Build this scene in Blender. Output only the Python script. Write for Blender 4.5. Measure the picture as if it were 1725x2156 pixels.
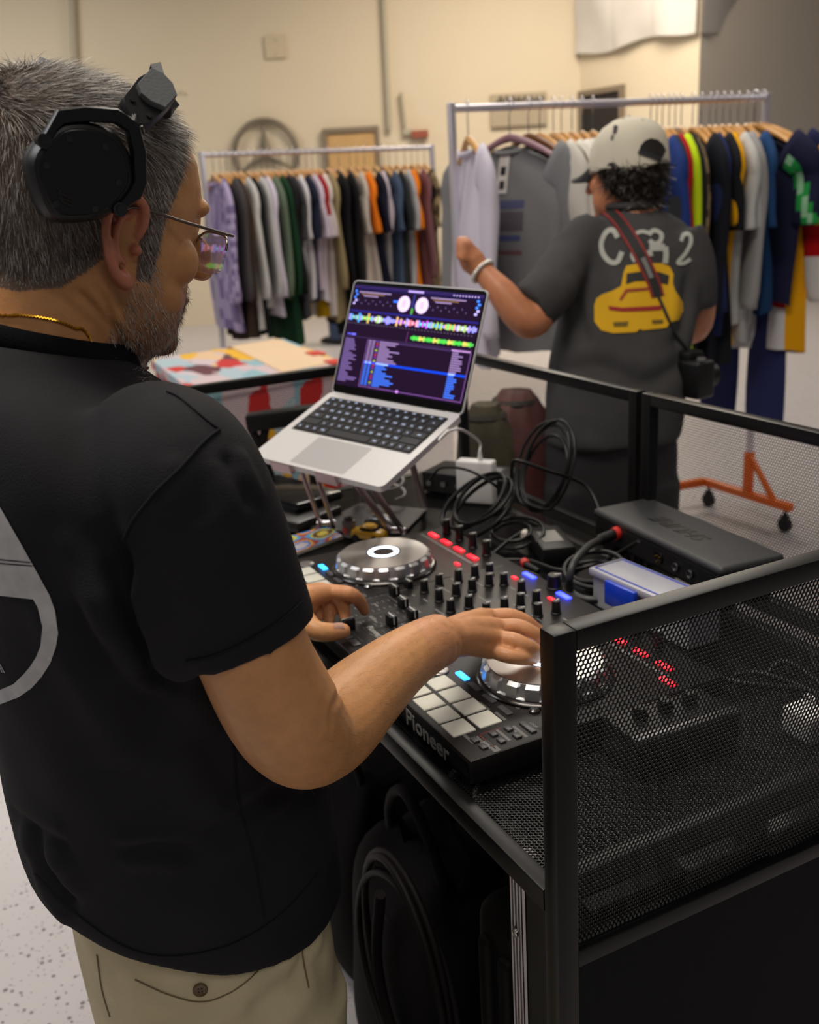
import bpy, bmesh, math, random
import numpy as np
from mathutils import Vector, Matrix
from mathutils.bvhtree import BVHTree

for o in list(bpy.data.objects):
    bpy.data.objects.remove(o)
scene = bpy.context.scene
COL = scene.collection
TH = 0.90          # table height above the floor; below, z = 0 is the table top, shifted up at the end

# ---------------------------------------------------------------- camera
IW, IH, FPX = 1725.0, 2156.0, 2113.28
CAM = np.array([0.82778, -0.458923, 0.626023])
AX_R = np.array([0.45384, 0.88925, -0.05731])
AX_U = np.array([-0.24936, 0.18868, 0.94984])
AX_F = np.array([-0.85546, 0.41678, -0.30738])
def _ortho():
    global AX_R, AX_U, AX_F
    yaw, pitch, roll = -1.1168338, 0.312515509, -0.0601835567
    cy, sy, cp, sp = math.cos(yaw), math.sin(yaw), math.cos(pitch), math.sin(pitch)
    f = np.array([sy*cp, cy*cp, -sp]); r = np.array([cy, -sy, 0.0]); u = np.cross(r, f)
    cr, sr = math.cos(roll), math.sin(roll)
    AX_R, AX_U, AX_F = cr*r + sr*u, -sr*r + cr*u, f
_ortho()
cd = bpy.data.cameras.new('camera'); cam = bpy.data.objects.new('camera', cd); COL.objects.link(cam)
cam.matrix_world = Matrix(((AX_R[0], AX_U[0], -AX_F[0], CAM[0]), (AX_R[1], AX_U[1], -AX_F[1], CAM[1]),
                           (AX_R[2], AX_U[2], -AX_F[2], CAM[2] + TH), (0, 0, 0, 1)))
cd.sensor_fit = 'VERTICAL'; cd.sensor_height = 30.0; cd.sensor_width = 24.0
cd.lens = FPX / IH * 30.0
cd.clip_start = 0.02; cd.clip_end = 100
cd.dof.use_dof = True; cd.dof.focus_distance = 0.96; cd.dof.aperture_fstop = 5.6
scene.camera = cam

# ---------------------------------------------------------------- light
vs = scene.view_settings
vs.view_transform = 'Standard'; vs.look = 'None'; vs.gamma = 1.0; vs.use_curve_mapping = False
vs.exposure = 0.0
w = bpy.data.worlds.new('world'); scene.world = w; w.use_nodes = True
bg = w.node_tree.nodes['Background']; bg.inputs[0].default_value = (0.95, 0.93, 0.95, 1); bg.inputs[1].default_value = 0.07
FH = np.array([AX_F[0], AX_F[1], 0]); FH /= np.linalg.norm(FH)      # horizontal view direction
RH = np.array([-FH[1], FH[0], 0]) * -1.0
if RH @ AX_R < 0: RH = -RH
def G(u, v, z):                                                      # room frame: u to the right, v away from the camera
    p = CAM + RH*u + FH*v
    return np.array([p[0], p[1], z])
def area(name, u, v, z, su, sv, power, col):
    l = bpy.data.lights.new(name, 'AREA'); l.shape = 'RECTANGLE'; l.size = su; l.size_y = sv; l.energy = power; l.color = col
    o = bpy.data.objects.new(name, l); COL.objects.link(o)
    p = G(u, v, z + TH); o.location = p; o.rotation_euler = (0, 0, math.atan2(RH[1], RH[0]))
    return o
area('ceiling_panel_near', -0.6, 1.0, 3.3, 1.6, 1.0, 84, (1, .92, .80))
area('ceiling_panel_behind', 1.2, -2.2, 3.5, 2.4, 1.2, 45, (1, .94, .88))
area('ceiling_panel_left', -4.0, 2.5, 3.5, 2.4, 1.2, 85, (.97, .97, 1))
area('ceiling_panel_middle', 0.5, 4.8, 3.6, 2.4, 1.2, 90, (1, .93, .84))
area('ceiling_panel_right', 5.0, 4.5, 3.6, 2.4, 1.2, 55, (1, .95, .88))
area('ceiling_panel_far', 1.6, 10.2, 3.7, 2.4, 1.2, 225, (1, .88, .73))
area('ceiling_panel_far_left', -5.0, 10.0, 3.7, 2.4, 1.2, 140, (.99, .96, .90))

# ---------------------------------------------------------------- helpers
def ray(x, y):
    v = AX_F + AX_R*(x - IW/2)/FPX - AX_U*(y - IH/2)/FPX
    return v
def at(x, y, d): return CAM + ray(x, y)*d
def _pl(x, y, ax, val):
    v = ray(x, y); return CAM + v*((val - CAM[ax])/v[ax])
def pz(x, y, z): return _pl(x, y, 2, z)
def pX(x, y, X): return _pl(x, y, 0, X)
def pY(x, y, Y): return _pl(x, y, 1, Y)
def pv(x, y, v):
    r = ray(x, y); return CAM + r*(v/(r @ FH))
def V3(p): return Vector((float(p[0]), float(p[1]), float(p[2])))
def nrm(v):
    v = np.asarray(v, float); return v/(np.linalg.norm(v) + 1e-12)

def lin(c):
    out = []
    for x in c[:3]:
        x /= 255.0
        out.append(x/12.92 if x <= .04045 else ((x + .055)/1.055)**2.4)
    return tuple(out) + (1.0,)
MATS = {}
def mat(name, col, rough=.5, metal=0.0, spec=.5, var=0.0, vscale=8.0, bump=0.0, bscale=60.0, emit=None, estr=0.0, alpha=1.0, sss=0.0, sheen=0.0, trans=0.0, coat=0.0, aniso=0.0):
    if name in MATS: return MATS[name]
    m = bpy.data.materials.new(name); m.use_nodes = True
    nt = m.node_tree; b = nt.nodes['Principled BSDF']; L = nt.links
    c = lin(col)
    b.inputs['Base Color'].default_value = c; b.inputs['Roughness'].default_value = rough
    b.inputs['Metallic'].default_value = metal; b.inputs['Specular IOR Level'].default_value = spec
    if sheen: b.inputs['Sheen Weight'].default_value = sheen; b.inputs['Sheen Roughness'].default_value = .6
    if sss:
        b.inputs['Subsurface Weight'].default_value = sss; b.inputs['Subsurface Radius'].default_value = (1, .35, .2); b.inputs['Subsurface Scale'].default_value = .006
    if trans: b.inputs['Transmission Weight'].default_value = trans
    if coat: b.inputs['Coat Weight'].default_value = coat; b.inputs['Coat Roughness'].default_value = .08
    if aniso: b.inputs['Anisotropic'].default_value = aniso
    if alpha < 1: b.inputs['Alpha'].default_value = alpha
    if emit is not None:
        b.inputs['Emission Color'].default_value = lin(emit); b.inputs['Emission Strength'].default_value = estr
    if var or bump:
        tc = nt.nodes.new('ShaderNodeTexCoord')
    if var:
        n = nt.nodes.new('ShaderNodeTexNoise'); n.inputs['Scale'].default_value = vscale; n.inputs['Detail'].default_value = 5
        r = nt.nodes.new('ShaderNodeMapRange'); r.inputs[1].default_value = .3; r.inputs[2].default_value = .7; r.inputs[3].default_value = 1 - var; r.inputs[4].default_value = 1 + var
        mx = nt.nodes.new('ShaderNodeVectorMath'); mx.operation = 'SCALE'; mx.inputs[0].default_value = c[:3]
        L.new(tc.outputs['Object'], n.inputs['Vector']); L.new(n.outputs['Fac'], r.inputs[0]); L.new(r.outputs[0], mx.inputs['Scale']); L.new(mx.outputs[0], b.inputs['Base Color'])
    if bump:
        n2 = nt.nodes.new('ShaderNodeTexNoise'); n2.inputs['Scale'].default_value = bscale; n2.inputs['Detail'].default_value = 3
        bp = nt.nodes.new('ShaderNodeBump'); bp.inputs['Strength'].default_value = bump; bp.inputs['Distance'].default_value = .002
        L.new(tc.outputs['Object'], n2.inputs['Vector']); L.new(n2.outputs['Fac'], bp.inputs['Height']); L.new(bp.outputs[0], b.inputs['Normal'])
    MATS[name] = m
    return m
def attr_mat(name, rough=.7, emit=0.0, spec=.4, bump=0.0, bscale=300):
    """colour comes from the mesh's own colour attribute (flat print, dyed cloth)"""
    if name in MATS: return MATS[name]
    m = bpy.data.materials.new(name); m.use_nodes = True
    nt = m.node_tree; b = nt.nodes['Principled BSDF']
    a = nt.nodes.new('ShaderNodeAttribute'); a.attribute_name = 'dye'
    b.inputs['Roughness'].default_value = rough; b.inputs['Specular IOR Level'].default_value = spec
    nt.links.new(a.outputs['Color'], b.inputs['Base Color'])
    if emit:
        nt.links.new(a.outputs['Color'], b.inputs['Emission Color']); b.inputs['Emission Strength'].default_value = emit
    if bump:
        tc = nt.nodes.new('ShaderNodeTexCoord'); n2 = nt.nodes.new('ShaderNodeTexNoise'); n2.inputs['Scale'].default_value = bscale
        bp = nt.nodes.new('ShaderNodeBump'); bp.inputs['Strength'].default_value = bump; bp.inputs['Distance'].default_value = .002
        nt.links.new(tc.outputs['Object'], n2.inputs['Vector']); nt.links.new(n2.outputs['Fac'], bp.inputs['Height']); nt.links.new(bp.outputs[0], b.inputs['Normal'])
    MATS[name] = m
    return m

ROOTM = {}
def tag(o, label=None, cat=None, group=None, kind=None):
    if label: o['label'] = label
    if cat: o['category'] = cat
    if group: o['group'] = group
    if kind: o['kind'] = kind
    return o
def thing(name, label, cat, loc=(0, 0, 0), rotz=0.0, group=None, M=None, kind=None):
    o = bpy.data.objects.new(name, None); COL.objects.link(o); o.empty_display_size = .05
    MM = M if M is not None else Matrix.Translation(V3(loc)) @ Matrix.Rotation(rotz, 4, 'Z')
    o.matrix_world = MM
    ROOTM[o.name] = MM
    return tag(o, label, cat, group, kind)

class MB:
    """collects vertices and faces of one mesh"""
    def __init__(self, M=None):
        self.v = []; self.f = []; self.c = []; self.M = M; self.cur = None
    def add(self, vs, fs, col=None):
        n = len(self.v)
        if self.M is not None:
            vs = [tuple(self.M @ Vector((float(a[0]), float(a[1]), float(a[2])))) for a in vs]
        self.v += [(float(a[0]), float(a[1]), float(a[2])) for a in vs]
        self.f += [tuple(i + n for i in f) for f in fs]
        self.c += [col if col is not None else self.cur]*len(fs)
        return self
    def box(self, lo, hi, col=None):
        x0, y0, z0 = lo; x1, y1, z1 = hi
        vs = [(x0, y0, z0), (x1, y0, z0), (x1, y1, z0), (x0, y1, z0), (x0, y0, z1), (x1, y0, z1), (x1, y1, z1), (x0, y1, z1)]
        return self.add(vs, [(3, 2, 1, 0), (4, 5, 6, 7), (0, 1, 5, 4), (1, 2, 6, 5), (2, 3, 7, 6), (3, 0, 4, 7)], col)
    def rbox(self, lo, hi, r=.002, seg=2, M=None):
        bm = bmesh.new(); bmesh.ops.create_cube(bm, size=1)
        lo = np.array(lo, float); hi = np.array(hi, float); c = (lo + hi)/2; s = hi - lo
        for q in bm.verts: q.co = Vector((q.co.x*s[0], q.co.y*s[1], q.co.z*s[2]))
        r = min(r, .49*float(min(s)))
        bmesh.ops.bevel(bm, geom=bm.edges[:], offset=r, segments=seg, profile=.5, affect='EDGES')
        bm.verts.index_update()
        vs = [q.co + Vector(c) for q in bm.verts]
        if M is not None: vs = [M @ q for q in vs]
        fs = [[q.index for q in f.verts] for f in bm.faces]; bm.free()
        return self.add(vs, fs)
    def beam(self, p0, p1, w, h, up=(0, 0, 1), r=0.0):
        p0 = np.array(p0, float); p1 = np.array(p1, float); d = nrm(p1 - p0); s = nrm(np.cross(d, np.array(up, float))); u = np.cross(s, d)
        if r:
            L = np.linalg.norm(p1 - p0)
            M = Matrix(((d[0], s[0], u[0], p0[0]), (d[1], s[1], u[1], p0[1]), (d[2], s[2], u[2], p0[2]), (0, 0, 0, 1)))
            return self.rbox((0, -w/2, -h/2), (L, w/2, h/2), r, 2, M)
        vs = []
        for p in (p0, p1):
            for a, b in ((-1, -1), (1, -1), (1, 1), (-1, 1)): vs.append(p + s*a*w/2 + u*b*h/2)
        return self.add(vs, [(3, 2, 1, 0), (4, 5, 6, 7), (0, 1, 5, 4), (1, 2, 6, 5), (2, 3, 7, 6), (3, 0, 4, 7)])
    def cyl(self, p0, p1, r0, r1=None, n=16):
        if r1 is None: r1 = r0
        p0 = np.array(p0, float); p1 = np.array(p1, float); d = nrm(p1 - p0)
        a = np.array([1., 0, 0]) if abs(d[0]) < .8 else np.array([0, 1., 0])
        s = nrm(np.cross(d, a)); t = np.cross(d, s)
        vs = []
        for p, r in ((p0, r0), (p1, r1)):
            for k in range(n):
                q = 2*math.pi*k/n; vs.append(p + (s*math.cos(q) + t*math.sin(q))*r)
        fs = [(k, (k + 1) % n, n + (k + 1) % n, n + k) for k in range(n)] + [tuple(range(n - 1, -1, -1)), tuple(range(n, 2*n))]
        return self.add(vs, fs)
    def tube(self, pts, r, n=8, closed=False, smooth=0, caps=True):
        pts = [np.array(p, float) for p in pts]
        if smooth: pts = spline(pts, smooth, closed)
        rs = r if hasattr(r, '__len__') else [r]*len(pts)
        if hasattr(r, '__len__') and len(r) != len(pts):
            rs = np.interp(np.linspace(0, 1, len(pts)), np.linspace(0, 1, len(r)), r)
        N = len(pts); prev = None; vs = []
        for i in range(N):
            a = pts[(i - 1) % N] if (closed or i > 0) else pts[i]
            b = pts[(i + 1) % N] if (closed or i < N - 1) else pts[i]
            d = nrm(b - a)
            if prev is None:
                s = np.cross(d, [0, 0, 1.]);
                if np.linalg.norm(s) < .1: s = np.cross(d, [1., 0, 0])
            else: s = prev - d*(prev @ d)
            s = nrm(s); prev = s; t = np.cross(d, s)
            for k in range(n):
                q = 2*math.pi*k/n; vs.append(pts[i] + (s*math.cos(q) + t*math.sin(q))*rs[i])
        fs = []
        for i in range(N if closed else N - 1):
            j = (i + 1) % N
            for k in range(n): fs.append((i*n + k, i*n + (k + 1) % n, j*n + (k + 1) % n, j*n + k))
        if not closed and caps:
            fs.append(tuple(range(n - 1, -1, -1))); fs.append(tuple((N - 1)*n + k for k in range(n)))
        return self.add(vs, fs)
    def lathe(self, prof, n=32, c=(0, 0, 0), cap=True, mod=None):
        vs = []
        for i, (r, z) in enumerate(prof):
            for k in range(n):
                q = 2*math.pi*k/n; rr = r*(mod(q, i) if mod else 1)
                vs.append((c[0] + rr*math.cos(q), c[1] + rr*math.sin(q), c[2] + z))
        fs = []
        for i in range(len(prof) - 1):
            for k in range(n): fs.append((i*n + k, i*n + (k + 1) % n, (i + 1)*n + (k + 1) % n, (i + 1)*n + k))
        if cap: fs += [tuple(range(n - 1, -1, -1)), tuple((len(prof) - 1)*n + k for k in range(n))]
        return self.add(vs, fs)
    def loft(self, rings, caps=True):
        n = len(rings[0]); vs = [p for r in rings for p in r]; fs = []
        for i in range(len(rings) - 1):
            for k in range(n): fs.append((i*n + k, i*n + (k + 1) % n, (i + 1)*n + (k + 1) % n, (i + 1)*n + k))
        if caps: fs += [tuple(range(n - 1, -1, -1)), tuple((len(rings) - 1)*n + k for k in range(n))]
        return self.add(vs, fs)
    def ball(self, c, r, n=12, m=8, R=None):
        r = (r, r, r) if not hasattr(r, '__len__') else r
        rings = []
        for i in range(1, m):
            th = math.pi*i/m
            ring = []
            for k in range(n):
                q = np.array([r[0]*math.sin(th)*math.cos(2*math.pi*k/n), r[1]*math.sin(th)*math.sin(2*math.pi*k/n), -r[2]*math.cos(th)])
                if R is not None: q = R @ q
                ring.append(np.array(c) + q)
            rings.append(ring)
        return self.loft(rings)
    def prism(self, poly, z0, z1, M=None):
        n = len(poly); vs = [(p[0], p[1], z0) for p in poly] + [(p[0], p[1], z1) for p in poly]
        if M is not None: vs = [M @ Vector(q) for q in vs]
        return self.add(vs, [tuple(range(n - 1, -1, -1)), tuple(range(n, 2*n))] + [(k, (k + 1) % n, n + (k + 1) % n, n + k) for k in range(n)])
    def bvh(self): return BVHTree.FromPolygons([Vector(q) for q in self.v], self.f)
    def build(self, name, m, parent=None, smooth=35, world=False):
        me = bpy.data.meshes.new(name)
        vs = self.v
        if world and parent is not None:
            Mi = np.array(ROOTM[parent.name].inverted()); A = np.array(vs); vs = A @ Mi[:3, :3].T + Mi[:3, 3]
            vs = vs.tolist()
        me.from_pydata(vs, [], self.f)
        if any(c is not None for c in self.c):
            at_ = me.color_attributes.new('dye', 'FLOAT_COLOR', 'CORNER')
            cols = []
            for c, f in zip(self.c, self.f): cols += list(c or (0.5, .5, .5, 1))*len(f)
            at_.data.foreach_set('color', cols)
        me.validate()
        if smooth:
            me.shade_smooth()
            if smooth < 180: me.set_sharp_from_angle(angle=math.radians(smooth))
        me.materials.append(m)
        o = bpy.data.objects.new(name, me); COL.objects.link(o)
        if parent is not None: o.parent = parent
        return o
def share(o, parent, loc=None, M=None):
    c = o.copy(); COL.objects.link(c); c.parent = parent
    if M is not None: c.matrix_local = M
    elif loc is not None: c.location = loc
    return c
def spline(pts, sub=6, closed=False):
    pts = [np.array(p, float) for p in pts]; N = len(pts); out = []
    for i in range(N if closed else N - 1):
        p0 = pts[(i - 1) % N] if (closed or i > 0) else 2*pts[0] - pts[1]
        p1 = pts[i]; p2 = pts[(i + 1) % N]
        p3 = pts[(i + 2) % N] if (closed or i < N - 2) else 2*pts[-1] - pts[-2]
        for k in range(sub):
            t = k/sub
            out.append(.5*((2*p1) + (-p0 + p2)*t + (2*p0 - 5*p1 + 4*p2 - p3)*t*t + (-p0 + 3*p1 - 3*p2 + p3)*t**3))
    if not closed: out.append(pts[-1])
    return out
def text_geo(s, size=1.0, extrude=0.0, font_shear=0.0, offset=0.0, res=3):
    cu = bpy.data.curves.new('t', 'FONT'); cu.body = s; cu.size = size; cu.extrude = extrude; cu.shear = font_shear; cu.offset = offset
    cu.resolution_u = res; cu.align_x = 'CENTER'; cu.align_y = 'CENTER'
    o = bpy.data.objects.new('t', cu); COL.objects.link(o)
    dg = bpy.context.evaluated_depsgraph_get(); me = o.evaluated_get(dg).to_mesh()
    vs = [tuple(q.co) for q in me.vertices]; fs = [tuple(p.vertices) for p in me.polygons]
    o.evaluated_get(dg).to_mesh_clear(); bpy.data.objects.remove(o); bpy.data.curves.remove(cu)
    return vs, fs
def ring_pts(c, ax, ay, rx, ry, n, e=2.0):
    out = []
    for k in range(n):
        q = 2*math.pi*k/n; cx, sx = math.cos(q), math.sin(q)
        out.append(np.array(c) + np.array(ax)*rx*math.copysign(abs(cx)**(2/e), cx) + np.array(ay)*ry*math.copysign(abs(sx)**(2/e), sx))
    return out
def remesh_geo(mb, voxel, smooth_it=6, smooth_f=.5):
    """fuse overlapping closed shapes into one continuous skin"""
    me = bpy.data.meshes.new('tmp'); me.from_pydata(mb.v, [], mb.f); me.update()
    bm = bmesh.new(); bm.from_mesh(me); bmesh.ops.recalc_face_normals(bm, faces=bm.faces[:]); bm.to_mesh(me); bm.free()
    o = bpy.data.objects.new('tmp', me); COL.objects.link(o)
    md = o.modifiers.new('r', 'REMESH'); md.mode = 'VOXEL'; md.voxel_size = voxel
    sm = o.modifiers.new('s', 'SMOOTH'); sm.iterations = smooth_it; sm.factor = smooth_f
    dg = bpy.context.evaluated_depsgraph_get(); e = o.evaluated_get(dg); m2 = e.to_mesh()
    n = len(m2.vertices); v = np.empty(n*3); m2.vertices.foreach_get('co', v); v = v.reshape(-1, 3)
    nr = np.empty(n*3); m2.vertices.foreach_get('normal', nr); nr = nr.reshape(-1, 3)
    fs = [tuple(p.vertices) for p in m2.polygons]
    e.to_mesh_clear(); bpy.data.objects.remove(o); bpy.data.meshes.remove(me)
    return v, nr, fs
def geo_build(v, fs, name, m, parent=None, world=True, dye=None):
    me = bpy.data.meshes.new(name)
    if world and parent is not None:
        Mi = np.array(ROOTM[parent.name].inverted()); v = v @ Mi[:3, :3].T + Mi[:3, 3]
    me.from_pydata(v.tolist(), [], fs); me.update(); me.shade_smooth()
    if dye is not None:
        a = me.color_attributes.new('dye', 'FLOAT_COLOR', 'POINT'); a.data.foreach_set('color', np.c_[dye, np.ones(len(dye))].astype(float).ravel())
    me.materials.append(m)
    o = bpy.data.objects.new(name, me); COL.objects.link(o)
    if parent is not None: o.parent = parent
    return o
def drape(bvh, poly, lift=.0008, step=4.0):
    """flat print: fill a pixel polygon with a grid of points thrown onto the cloth; the print lies on the cloth at its real place"""
    P = np.array(poly, float); lo = P.min(0); hi = P.max(0)
    nx = max(2, int((hi[0] - lo[0])/step) + 1); ny = max(2, int((hi[1] - lo[1])/step) + 1)
    xs = np.linspace(lo[0], hi[0], nx); ys = np.linspace(lo[1], hi[1], ny)
    bm = bmesh.new()
    vs = [bm.verts.new((p[0], p[1], 0)) for p in P]
    f = bm.faces.new(vs)
    bmesh.ops.triangulate(bm, faces=[f])
    for x in xs[1:-1]: bmesh.ops.bisect_plane(bm, geom=bm.verts[:] + bm.edges[:] + bm.faces[:], plane_co=(x, 0, 0), plane_no=(1, 0, 0))
    for y in ys[1:-1]: bmesh.ops.bisect_plane(bm, geom=bm.verts[:] + bm.edges[:] + bm.faces[:], plane_co=(0, y, 0), plane_no=(0, 1, 0))
    bm.verts.index_update()
    out = []
    ok = []
    for q in bm.verts:
        d = Vector(ray(q.co.x, q.co.y)).normalized()
        h = bvh.ray_cast(Vector(CAM), d)
        if h[0] is None: ok.append(False); out.append((0, 0, 0)); continue
        n = h[1] if h[1].dot(d) < 0 else -h[1]
        out.append(tuple(h[0] + n*lift)); ok.append(True)
    fs = [tuple(q.index for q in f.verts) for f in bm.faces if all(ok[q.index] for q in f.verts)]
    bm.free()
    return out, fs
def drape_mb(bvh, polys, lift=.0008, step=4.0):
    mb = MB()
    for p in polys:
        v, f = drape(bvh, p, lift, step)
        mb.add(v, f)
    return mb
rnd = random.Random(7)
BLACK = mat('black_powder_coat', (11, 11, 12), .36, spec=.32, var=.15, vscale=40, bump=.05, bscale=900)
PLASTIC = mat('black_plastic', (17, 17, 18), .45, spec=.35)
RUBBER = mat('black_rubber', (14, 14, 15), .5, spec=.3)
CHROME = mat('chrome_tube', (205, 205, 212), .18, 1.0)
ALU = mat('brushed_aluminium', (176, 172, 172), .35, 1.0)

# ---------------------------------------------------------------- the room
def floor_mat():
    m = bpy.data.materials.new('speckled_epoxy'); m.use_nodes = True; nt = m.node_tree; b = nt.nodes['Principled BSDF']; L = nt.links
    tc = nt.nodes.new('ShaderNodeTexCoord')
    def flecks(scale, thr, seed):
        vo = nt.nodes.new('ShaderNodeTexVoronoi'); vo.inputs['Scale'].default_value = scale
        mp = nt.nodes.new('ShaderNodeMapping'); mp.inputs['Location'].default_value = (seed, seed*.7, 0); L.new(tc.outputs['Object'], mp.inputs[0])
        nz = nt.nodes.new('ShaderNodeTexNoise'); nz.inputs['Scale'].default_value = scale*2.5
        L.new(mp.outputs[0], nz.inputs['Vector'])
        sc = nt.nodes.new('ShaderNodeVectorMath'); sc.operation = 'SCALE'; sc.inputs['Scale'].default_value = .35/scale; L.new(nz.outputs['Color'], sc.inputs[0])
        ad = nt.nodes.new('ShaderNodeVectorMath'); L.new(mp.outputs[0], ad.inputs[0]); L.new(sc.outputs[0], ad.inputs[1]); L.new(ad.outputs[0], vo.inputs['Vector'])
        sp = nt.nodes.new('ShaderNodeSeparateColor'); L.new(vo.outputs['Color'], sp.inputs[0])
        lt = nt.nodes.new('ShaderNodeMath'); lt.operation = 'MULTIPLY'; lt.inputs[1].default_value = thr; L.new(sp.outputs[0], lt.inputs[0])
        c = nt.nodes.new('ShaderNodeMath'); c.operation = 'LESS_THAN'; L.new(vo.outputs['Distance'], c.inputs[0]); L.new(lt.outputs[0], c.inputs[1])
        g = nt.nodes.new('ShaderNodeMath'); g.operation = 'GREATER_THAN'; g.inputs[1].default_value = .62; L.new(sp.outputs[1], g.inputs[0])
        o = nt.nodes.new('ShaderNodeMath'); o.operation = 'MULTIPLY'; L.new(c.outputs[0], o.inputs[0]); L.new(g.outputs[0], o.inputs[1])
        return o
    mx = nt.nodes.new('ShaderNodeMix'); mx.data_type = 'RGBA'; mx.inputs['A'].default_value = lin((184, 179, 180)); mx.inputs['B'].default_value = lin((108, 100, 104))
    f1 = flecks(75, .42, 3.1); L.new(f1.outputs[0], mx.inputs['Factor'])
    mx2 = nt.nodes.new('ShaderNodeMix'); mx2.data_type = 'RGBA'; mx2.inputs['B'].default_value = lin((150, 142, 146))
    f2 = flecks(130, .4, 9.3); L.new(f2.outputs[0], mx2.inputs['Factor']); L.new(mx.outputs['Result'], mx2.inputs['A'])
    L.new(mx2.outputs['Result'], b.inputs['Base Color'])
    b.inputs['Roughness'].default_value = .32; b.inputs['Specular IOR Level'].default_value = .4
    return m
mb = MB(); a = [G(-14, -5, -TH), G(14, -5, -TH), G(14, 17, -TH), G(-14, 17, -TH)]
mb.add(a + [q - np.array([0, 0, .1]) for q in a], [(0, 1, 2, 3), (7, 6, 5, 4), (0, 4, 5, 1), (1, 5, 6, 2), (2, 6, 7, 3), (3, 7, 4, 0)])
tag(mb.build('floor', floor_mat(), smooth=0), 'pale speckled epoxy floor', kind='structure')
CZ = 4.3
mb = MB(); a = [G(-14, -5, CZ), G(14, -5, CZ), G(14, 17, CZ), G(-14, 17, CZ)]
mb.add(a + [q + np.array([0, 0, .1]) for q in a], [(3, 2, 1, 0), (4, 5, 6, 7), (0, 4, 5, 1), (1, 5, 6, 2), (2, 6, 7, 3), (3, 7, 4, 0)])
tag(mb.build('ceiling', mat('ceiling_white', (190, 188, 184), .8), smooth=0), kind='structure')
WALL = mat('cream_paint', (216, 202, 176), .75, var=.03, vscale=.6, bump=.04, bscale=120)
WALL_SHADED = mat('shaded_wall_paint', (176, 168, 158), .75, var=.03, vscale=.6)  # wall turned away from the light: its shade is put into the paint colour
VB = 13.0
def slab(p, q, z0, z1, t, name, m, lab=None):
    p = np.array(p[:2]); q = np.array(q[:2]); d = nrm(q - p); n = np.array([-d[1], d[0]])
    if n @ (CAM[:2] - p) > 0: n = -n
    b = [p, q, q + n*t, p + n*t]
    vs = [(x[0], x[1], z0) for x in b] + [(x[0], x[1], z1) for x in b]
    mb = MB(); mb.add(vs, [(3, 2, 1, 0), (4, 5, 6, 7), (0, 1, 5, 4), (1, 2, 6, 5), (2, 3, 7, 6), (3, 0, 4, 7)])
    return tag(mb.build(name, m, smooth=0), lab, kind='structure')
corner = pv(1222, 250, VB); outer = pv(1471, 200, 11.3); far_r = pv(1900, 200, 12.9)
slab(G(-13, VB, 0), corner, -TH, CZ, .15, 'wall_back', WALL, 'cream painted warehouse wall behind the racks')
slab(corner, outer, -TH, CZ, .15, 'wall_right', WALL)
slab(outer, G(13, 15.5, 0), -TH, CZ, .15, 'wall_far', WALL_SHADED)
# insulation blankets hung on the upper part of the right wall
def blanket(p, q, z0, z1, name, lab, seed, folds, m):
    p = np.array(p[:2]); q = np.array(q[:2]); d = nrm(q - p); n = np.array([-d[1], d[0]]); n = n if n @ (CAM[:2] - p) > 0 else -n
    rg = random.Random(seed); NX, NZ = 60, 16; L = np.linalg.norm(q - p); ph = [rg.uniform(0, 6) for _ in range(6)]
    vs = []
    for j in range(NZ + 1):
        for i in range(NX + 1):
            s = i/NX; z = z0 + (z1 - z0)*j/NZ
            off = .06 + .035*abs(math.sin(s*folds*math.pi)) + .02*math.sin(s*17 + ph[0] + j*.5) + .015*math.sin(j*1.1 + ph[1] + s*5)
            zz = z + (.03*math.sin(s*9 + ph[2]) if j == 0 else 0)
            b = p + d*L*s + n*off; vs.append((b[0], b[1], zz))
    nb = len(vs)
    for j in range(NZ + 1):
        for i in range(NX + 1):
            b = p + d*L*i/NX; vs.append((b[0], b[1], vs[j*(NX + 1) + i][2]))
    fs = []
    for j in range(NZ):
        for i in range(NX):
            k = j*(NX + 1) + i; fs.append((k, k + 1, k + NX + 2, k + NX + 1))
    for i in range(NX): fs.append((i + 1, i, nb + i, nb + i + 1))
    mb = MB(); mb.add(vs, fs)
    return tag(mb.build(name, m, smooth=60), lab, 'insulation')
INS = mat('insulation_sheet', (205, 200, 194), .45, var=.05, vscale=3, bump=.2, bscale=6)
zi = pv(1222, 118, VB)[2]
blanket(corner + FH*-.02, outer, zi, CZ - .02, 'insulation_blanket', 'white plastic faced insulation blanket above the cream wall', 3, 3, INS)
blanket(outer, G(7, 14.0, 0), zi, CZ - .02, 'insulation_blanket', 'insulation blanket with shade in its colour above the shaded wall past the corner', 5, 7, mat('insulation_shaded', (170, 164, 160), .5, var=.05, vscale=3, bump=.2, bscale=6))  # darker copy of the white sheet, shade of the unlit side in its colour
# wooden door in the back wall
def wall_box(x0, y0, x1, y1, v, t, mb, r=0):
    a = pv(x0, y0, v); b = pv(x1, y1, v); u0 = (a - CAM) @ RH; u1 = (b - CAM) @ RH; z1 = max(a[2], b[2]); z0 = min(a[2], b[2])
    M = Matrix(((RH[0], FH[0], 0, CAM[0]), (RH[1], FH[1], 0, CAM[1]), (0, 0, 1, 0), (0, 0, 0, 1)))
    mb.rbox((u0, v - t, z0), (u1, v, z1), max(r, .004), 1, M); return mb
WM = Matrix(((RH[0], FH[0], 0, CAM[0]), (RH[1], FH[1], 0, CAM[1]), (0, 0, 1, 0), (0, 0, 0, 1)))
d0 = pv(688, 279, VB); d1 = pv(790, 279, VB); u0, u1 = (d0 - CAM) @ RH, (d1 - CAM) @ RH
door = thing('door_1', 'pale wooden door with a dark frame in the cream wall', None, G((u0 + u1)/2, VB, -TH), kind='structure')
mb = MB(WM); mb.rbox((u0, VB - .06, -TH), (u1, VB - .015, d0[2] - .02), .004, 1)
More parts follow.
